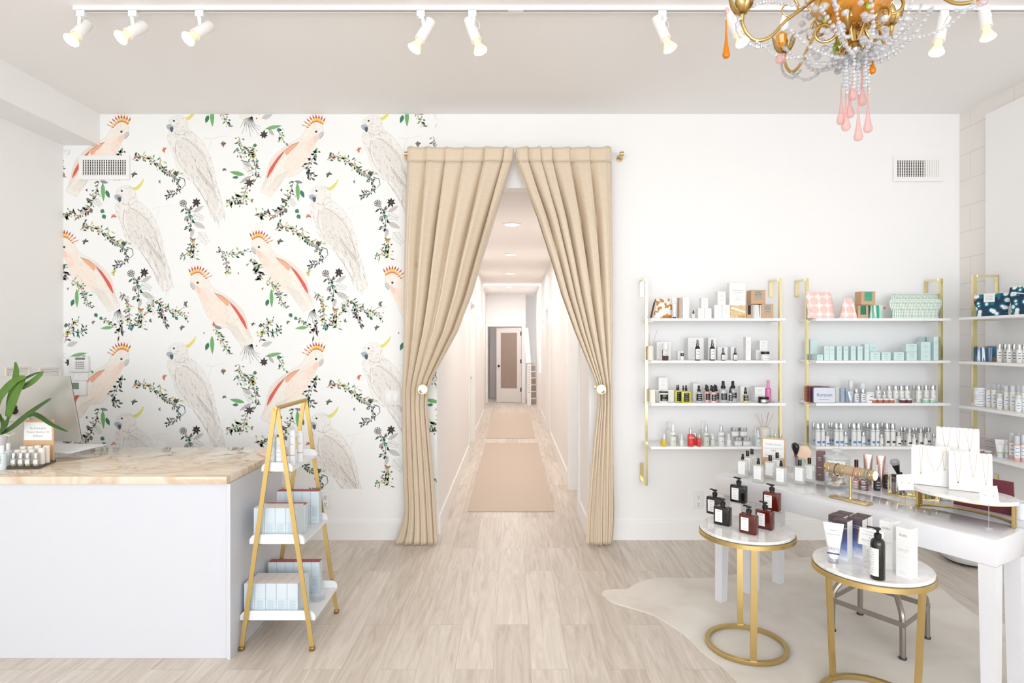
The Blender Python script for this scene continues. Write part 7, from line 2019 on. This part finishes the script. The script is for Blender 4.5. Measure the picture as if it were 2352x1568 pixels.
def galaxy():
    m, nt, b = nodes_mat('night_sky_card'); L = nt.links.new
    tc = NN(nt, 'ShaderNodeTexCoord'); sx = NN(nt, 'ShaderNodeSeparateXYZ'); L(tc.outputs['Object'], sx.inputs[0])
    n = NN(nt, 'ShaderNodeTexNoise'); n.inputs['Scale'].default_value = 22; L(tc.outputs['Object'], n.inputs['Vector'])
    mu = NN(nt, 'ShaderNodeMath', operation='MULTIPLY_ADD'); mu.inputs[1].default_value = .05; L(n.outputs[0], mu.inputs[0]); L(sx.outputs[2], mu.inputs[2])
    mr = NN(nt, 'ShaderNodeMapRange'); mr.inputs[1].default_value = .02; mr.inputs[2].default_value = .19; L(mu.outputs[0], mr.inputs[0])
    r = ramp(nt, [(0, (240, 241, 244)), (.12, (226, 230, 240)), (.3, (120, 140, 190)), (.5, (84, 92, 150)), (.7, (76, 70, 96)), (1, (78, 68, 74))]); L(mr.outputs[0], r.inputs[0]); L(r.outputs[0], b.inputs['Base Color']); b.inputs['Roughness'].default_value = .45
    return m


GAL = galaxy(); BRN = mat('brown_top_card', (88, 72, 72), .5)
nv = Vector((math.sin(-th2), math.cos(th2), 0)); nv = Vector((-math.sin(th2), math.cos(th2), 0)); tv = Vector((math.cos(th2), math.sin(th2), 0))


def cornerbox(name, lb, u, v, w, d, h, rot, mats, shift=Vector((0, 0, 0)), txt=None, group=None, galaxy_=False):
    t_ = Vector((math.cos(rot), math.sin(rot), 0)); n_ = Vector((-math.sin(rot), math.cos(rot), 0))
    c = G(u, v, Z6) - t_ * (w / 2) + n_ * (d / 2) + shift
    m = MB()
    m.box(-w / 2, w / 2, -d / 2, d / 2, 0, h, 0)
    yy = -d / 2 - .0004
    if galaxy_:
        m.box(-w / 2, w / 2, yy, -d / 2, 0, h, 1); m.box(-w / 2, w / 2, -d / 2, d / 2, h, h + .0006, 2)
        m.text('BODY BEAUTIFYING CRÈME', .0052, (0, yy - .0006, h * .82), mi=0); m.text('NOURISH  RESTORE', .0042, (0, yy - .0006, h * .77), mi=0)
        m.text('kayo', .026, (0, yy - .0006, h * .2), mi=3)
        m.text('kayo', .012, (0, 0, h + .0012), (1, 0, 0), (0, 1, 0), mi=3)
        for k in range(6): m.box(w / 2, w / 2 + .0003, -d * .3, d * (.3 - .1 * (k % 2)), h * (.85 - k * .04), h * (.857 - k * .04), 4)
    else:
        m.text('ISUN', .0135, (0, yy - .0006, h * .83), mi=3)
        m.box(-w * .42, w * .42, yy, -d / 2, h * .93, h * .932, 1)
        m.text('Soothing Body Milk', .0052, (0, yy - .0006, h * .55), mi=4); m.box(-w * .3, w * .3, yy, -d / 2, h * .515, h * .518, 1); m.box(-w * .16, w * .16, yy, -d / 2, h * .42, h * .423, 1)
        for k in range(3): m.box(-w * (.3 - .05 * k), w * (.3 - .05 * k), yy, -d / 2, h * (.11 - .025 * k), h * (.114 - .025 * k), 1)
        m.box(w / 2, w / 2 + .0003, -d * .34, d * .3, h * .12, h * .12 + .001, 1)
        for k in range(12): m.box(w / 2, w / 2 + .0003, -d * .34, d * (.34 - .1 * (k % 3 == 2)), h * (.88 - k * .022), h * (.886 - k * .022), 1)
        m.box(-w * .1, w * .1, -.002, .002, h, h + .0004, 1)
    o = m.build(name, mats); o.location = (c.x, c.y, Z6); o.rotation_euler = (0, 0, rot)
    return tag(o, lb, 'box', group)


gm = [PAPER, GAL, BRN, mat('pale_violet_print', (176, 182, 206), .5), mat('lilac_side_print', (206, 206, 220), .6)]
w, d, h = .062, .056, .166
cornerbox('cream_carton', 'night-blue cream carton in front, behind the white tube', 1946, 1288, w, d, h, th2, gm, galaxy_=True, group='night-blue cartons')
cornerbox('cream_carton', 'night-blue cream carton, second of the line beside the white tube', 1946, 1288, w, d, h, th2, gm, nv * (d + .003) - tv * .040, galaxy_=True, group='night-blue cartons')
cornerbox('cream_carton', 'night-blue cream carton, rearmost of the line beside white tube', 1946, 1288, w, d, h, th2, gm, nv * (2 * d + .006) - tv * .036, galaxy_=True, group='night-blue cartons')
cornerbox('cream_carton', 'night-blue cream carton beside the standing price card', 1973, 1282, w, d, h, th2, gm, tv * .012 + nv * .004, galaxy_=True, group='night-blue cartons')
cornerbox('cream_carton', 'night-blue cream carton behind the one by the price card', 1973, 1282, w, d, h, th2, gm, nv * (d + .008) + tv * .012, galaxy_=True, group='night-blue cartons')
p = G(1911, 1288, Z6)
tubeb('white body cream tube with navy stripe standing on silver cap', p.x, p.y - .012, Z6, .080, .0195, .168, WPLAS, SILVER, GREY, None, math.radians(-32), .11, band=mat('navy_band', (60, 56, 110), .4), txt='kayo')
im = [PAPER, mat('pale_warm_print', (206, 204, 204), .6), PAPER, mat('bronze_print', (150, 144, 130), .4), GREY]
th3 = math.radians(-60)
cornerbox('lotion_carton', 'tall white lotion carton with bronze lettering, nearest the table edge', 2090, 1331, .052, .058, .198, th3, im, group='tall white lotion cartons')
cornerbox('lotion_carton', 'tall white lotion carton with bronze lettering, behind black pump bottle', 2050, 1311, .052, .058, .198, th3, im, group='tall white lotion cartons')
p = G(2016, 1328, Z6)
t = bottle('lotion_pump', 'tall black lotion pump bottle with white label on the side table', 'pump bottle', p.x, p.y, Z6, .0265, .205, 'pump', BLQ, BLACK, None, rot=math.radians(-30), cf=.78)
m = MB(); m.lathe([(.027, .016), (.027, .125)], seg=16, a0=-PI / 2 - 1.45, a1=-PI / 2 + .1, mi=0)
for k in range(9): m.lathe([(.0274, .028 + k * .010), (.0274, .0295 + k * .010)], seg=6, a0=-PI / 2 - .95 + .1 * (k % 3), a1=-PI / 2 - .45 + .1 * (k % 2), mi=1)
m.build('label', [PAPER, GREY], t)
p = G(1993, 1303, Z6)
t = thing('price_card', 'white price card clipped on a wire stand between the cartons', 'price card', (p.x, p.y, Z6), math.radians(-32))
m = MB(); m.rbox(-.013, .013, -.013, .013, 0, .024, .001); m.build('clear_base', ACRYL, t)
m = MB(); m.tube([(0, 0, .022), (0, 0, .085)], .0012, 6); m.box(-.004, .004, -.004, .004, .08, .10); m.build('wire_clip', SILVER, t)
m = MB(); m.M = Matrix.Translation((.012, -.005, .127)) @ Matrix.Rotation(math.radians(5), 4, 'Y'); m.box(-.043, .043, -.0006, .0006, -.035, .035, 0)
for k, (tx, s_) in enumerate((('Treat your body!', .0092), ('Sun Soothing Body Milk', .0076), ('$60', .0078), ('Kayo Body Beauty', .0086), ('$110', .0078))): m.text(tx, s_, (0, -.0012, .022 - k * .0128), mi=1)
m.box(-.046, -.0432, -.001, .001, -.035, .035, 2); m.build('card', [PAPER, GREY, KRAFT], t)

# ------------------------------------------------------------------ steel stool and floor pouf
t = thing('steel_stool', 'low brushed steel stool with strap braces behind the front side table', 'stool', (1.935, 3.163, 0), 0)
ft = [(1.71 - 1.935, 3.207 - 3.163), (1.97 - 1.935, 3.40 - 3.163), (2.16 - 1.935, 3.127 - 3.163), (1.90 - 1.935, 2.922 - 3.163)]
zb = .175; zf = .0075
for (x, y) in ft:
    q = spline([(x, y, zf + .007), (x * .99, y * .99, zb), (x * .93, y * .93, .235), (x * .62, y * .62, .325), (x * .42, y * .42, .368)], 5)
    m = MB(); m.tube(q, .0165, 8, flat=.75); m.build('leg', STEEL, t)
    m = MB(); m.lathe([(.018, 0), (.018, .008)], (x, y, zf), 12); m.build('foot', DARK, t)
for k in range(4):
    a, b2 = ft[k], ft[(k + 1) % 4]; m = MB(); m.bar((a[0] * 1.06, a[1] * 1.06, zb), (b2[0] * 1.06, b2[1] * 1.06, zb), .026, .004, (-(b2[1] - a[1]), b2[0] - a[0], 0)); m.build('brace', STEEL, t)
MB().lathe([(0, .368), (.14, .368), (.15, .372), (.15, .384), (.145, .388), (0, .39)], seg=40).build('seat', STEEL, t)
t = thing('floor_pouf', 'low round white drum stool with dark base beneath the wall shelves', 'stool', (3.215, 4.225, 0), 0)
MB().lathe([(0, .0005), (.10, .0005), (.135, .012), (.14, .018)], seg=40).build('dark_base', BLACK, t)
MB().lathe([(.14, .0185), (.17, .04), (.205, .085), (.215, .14), (.205, .19), (.17, .215), (0, .22)], seg=48).build('shell', WPLAS, t)
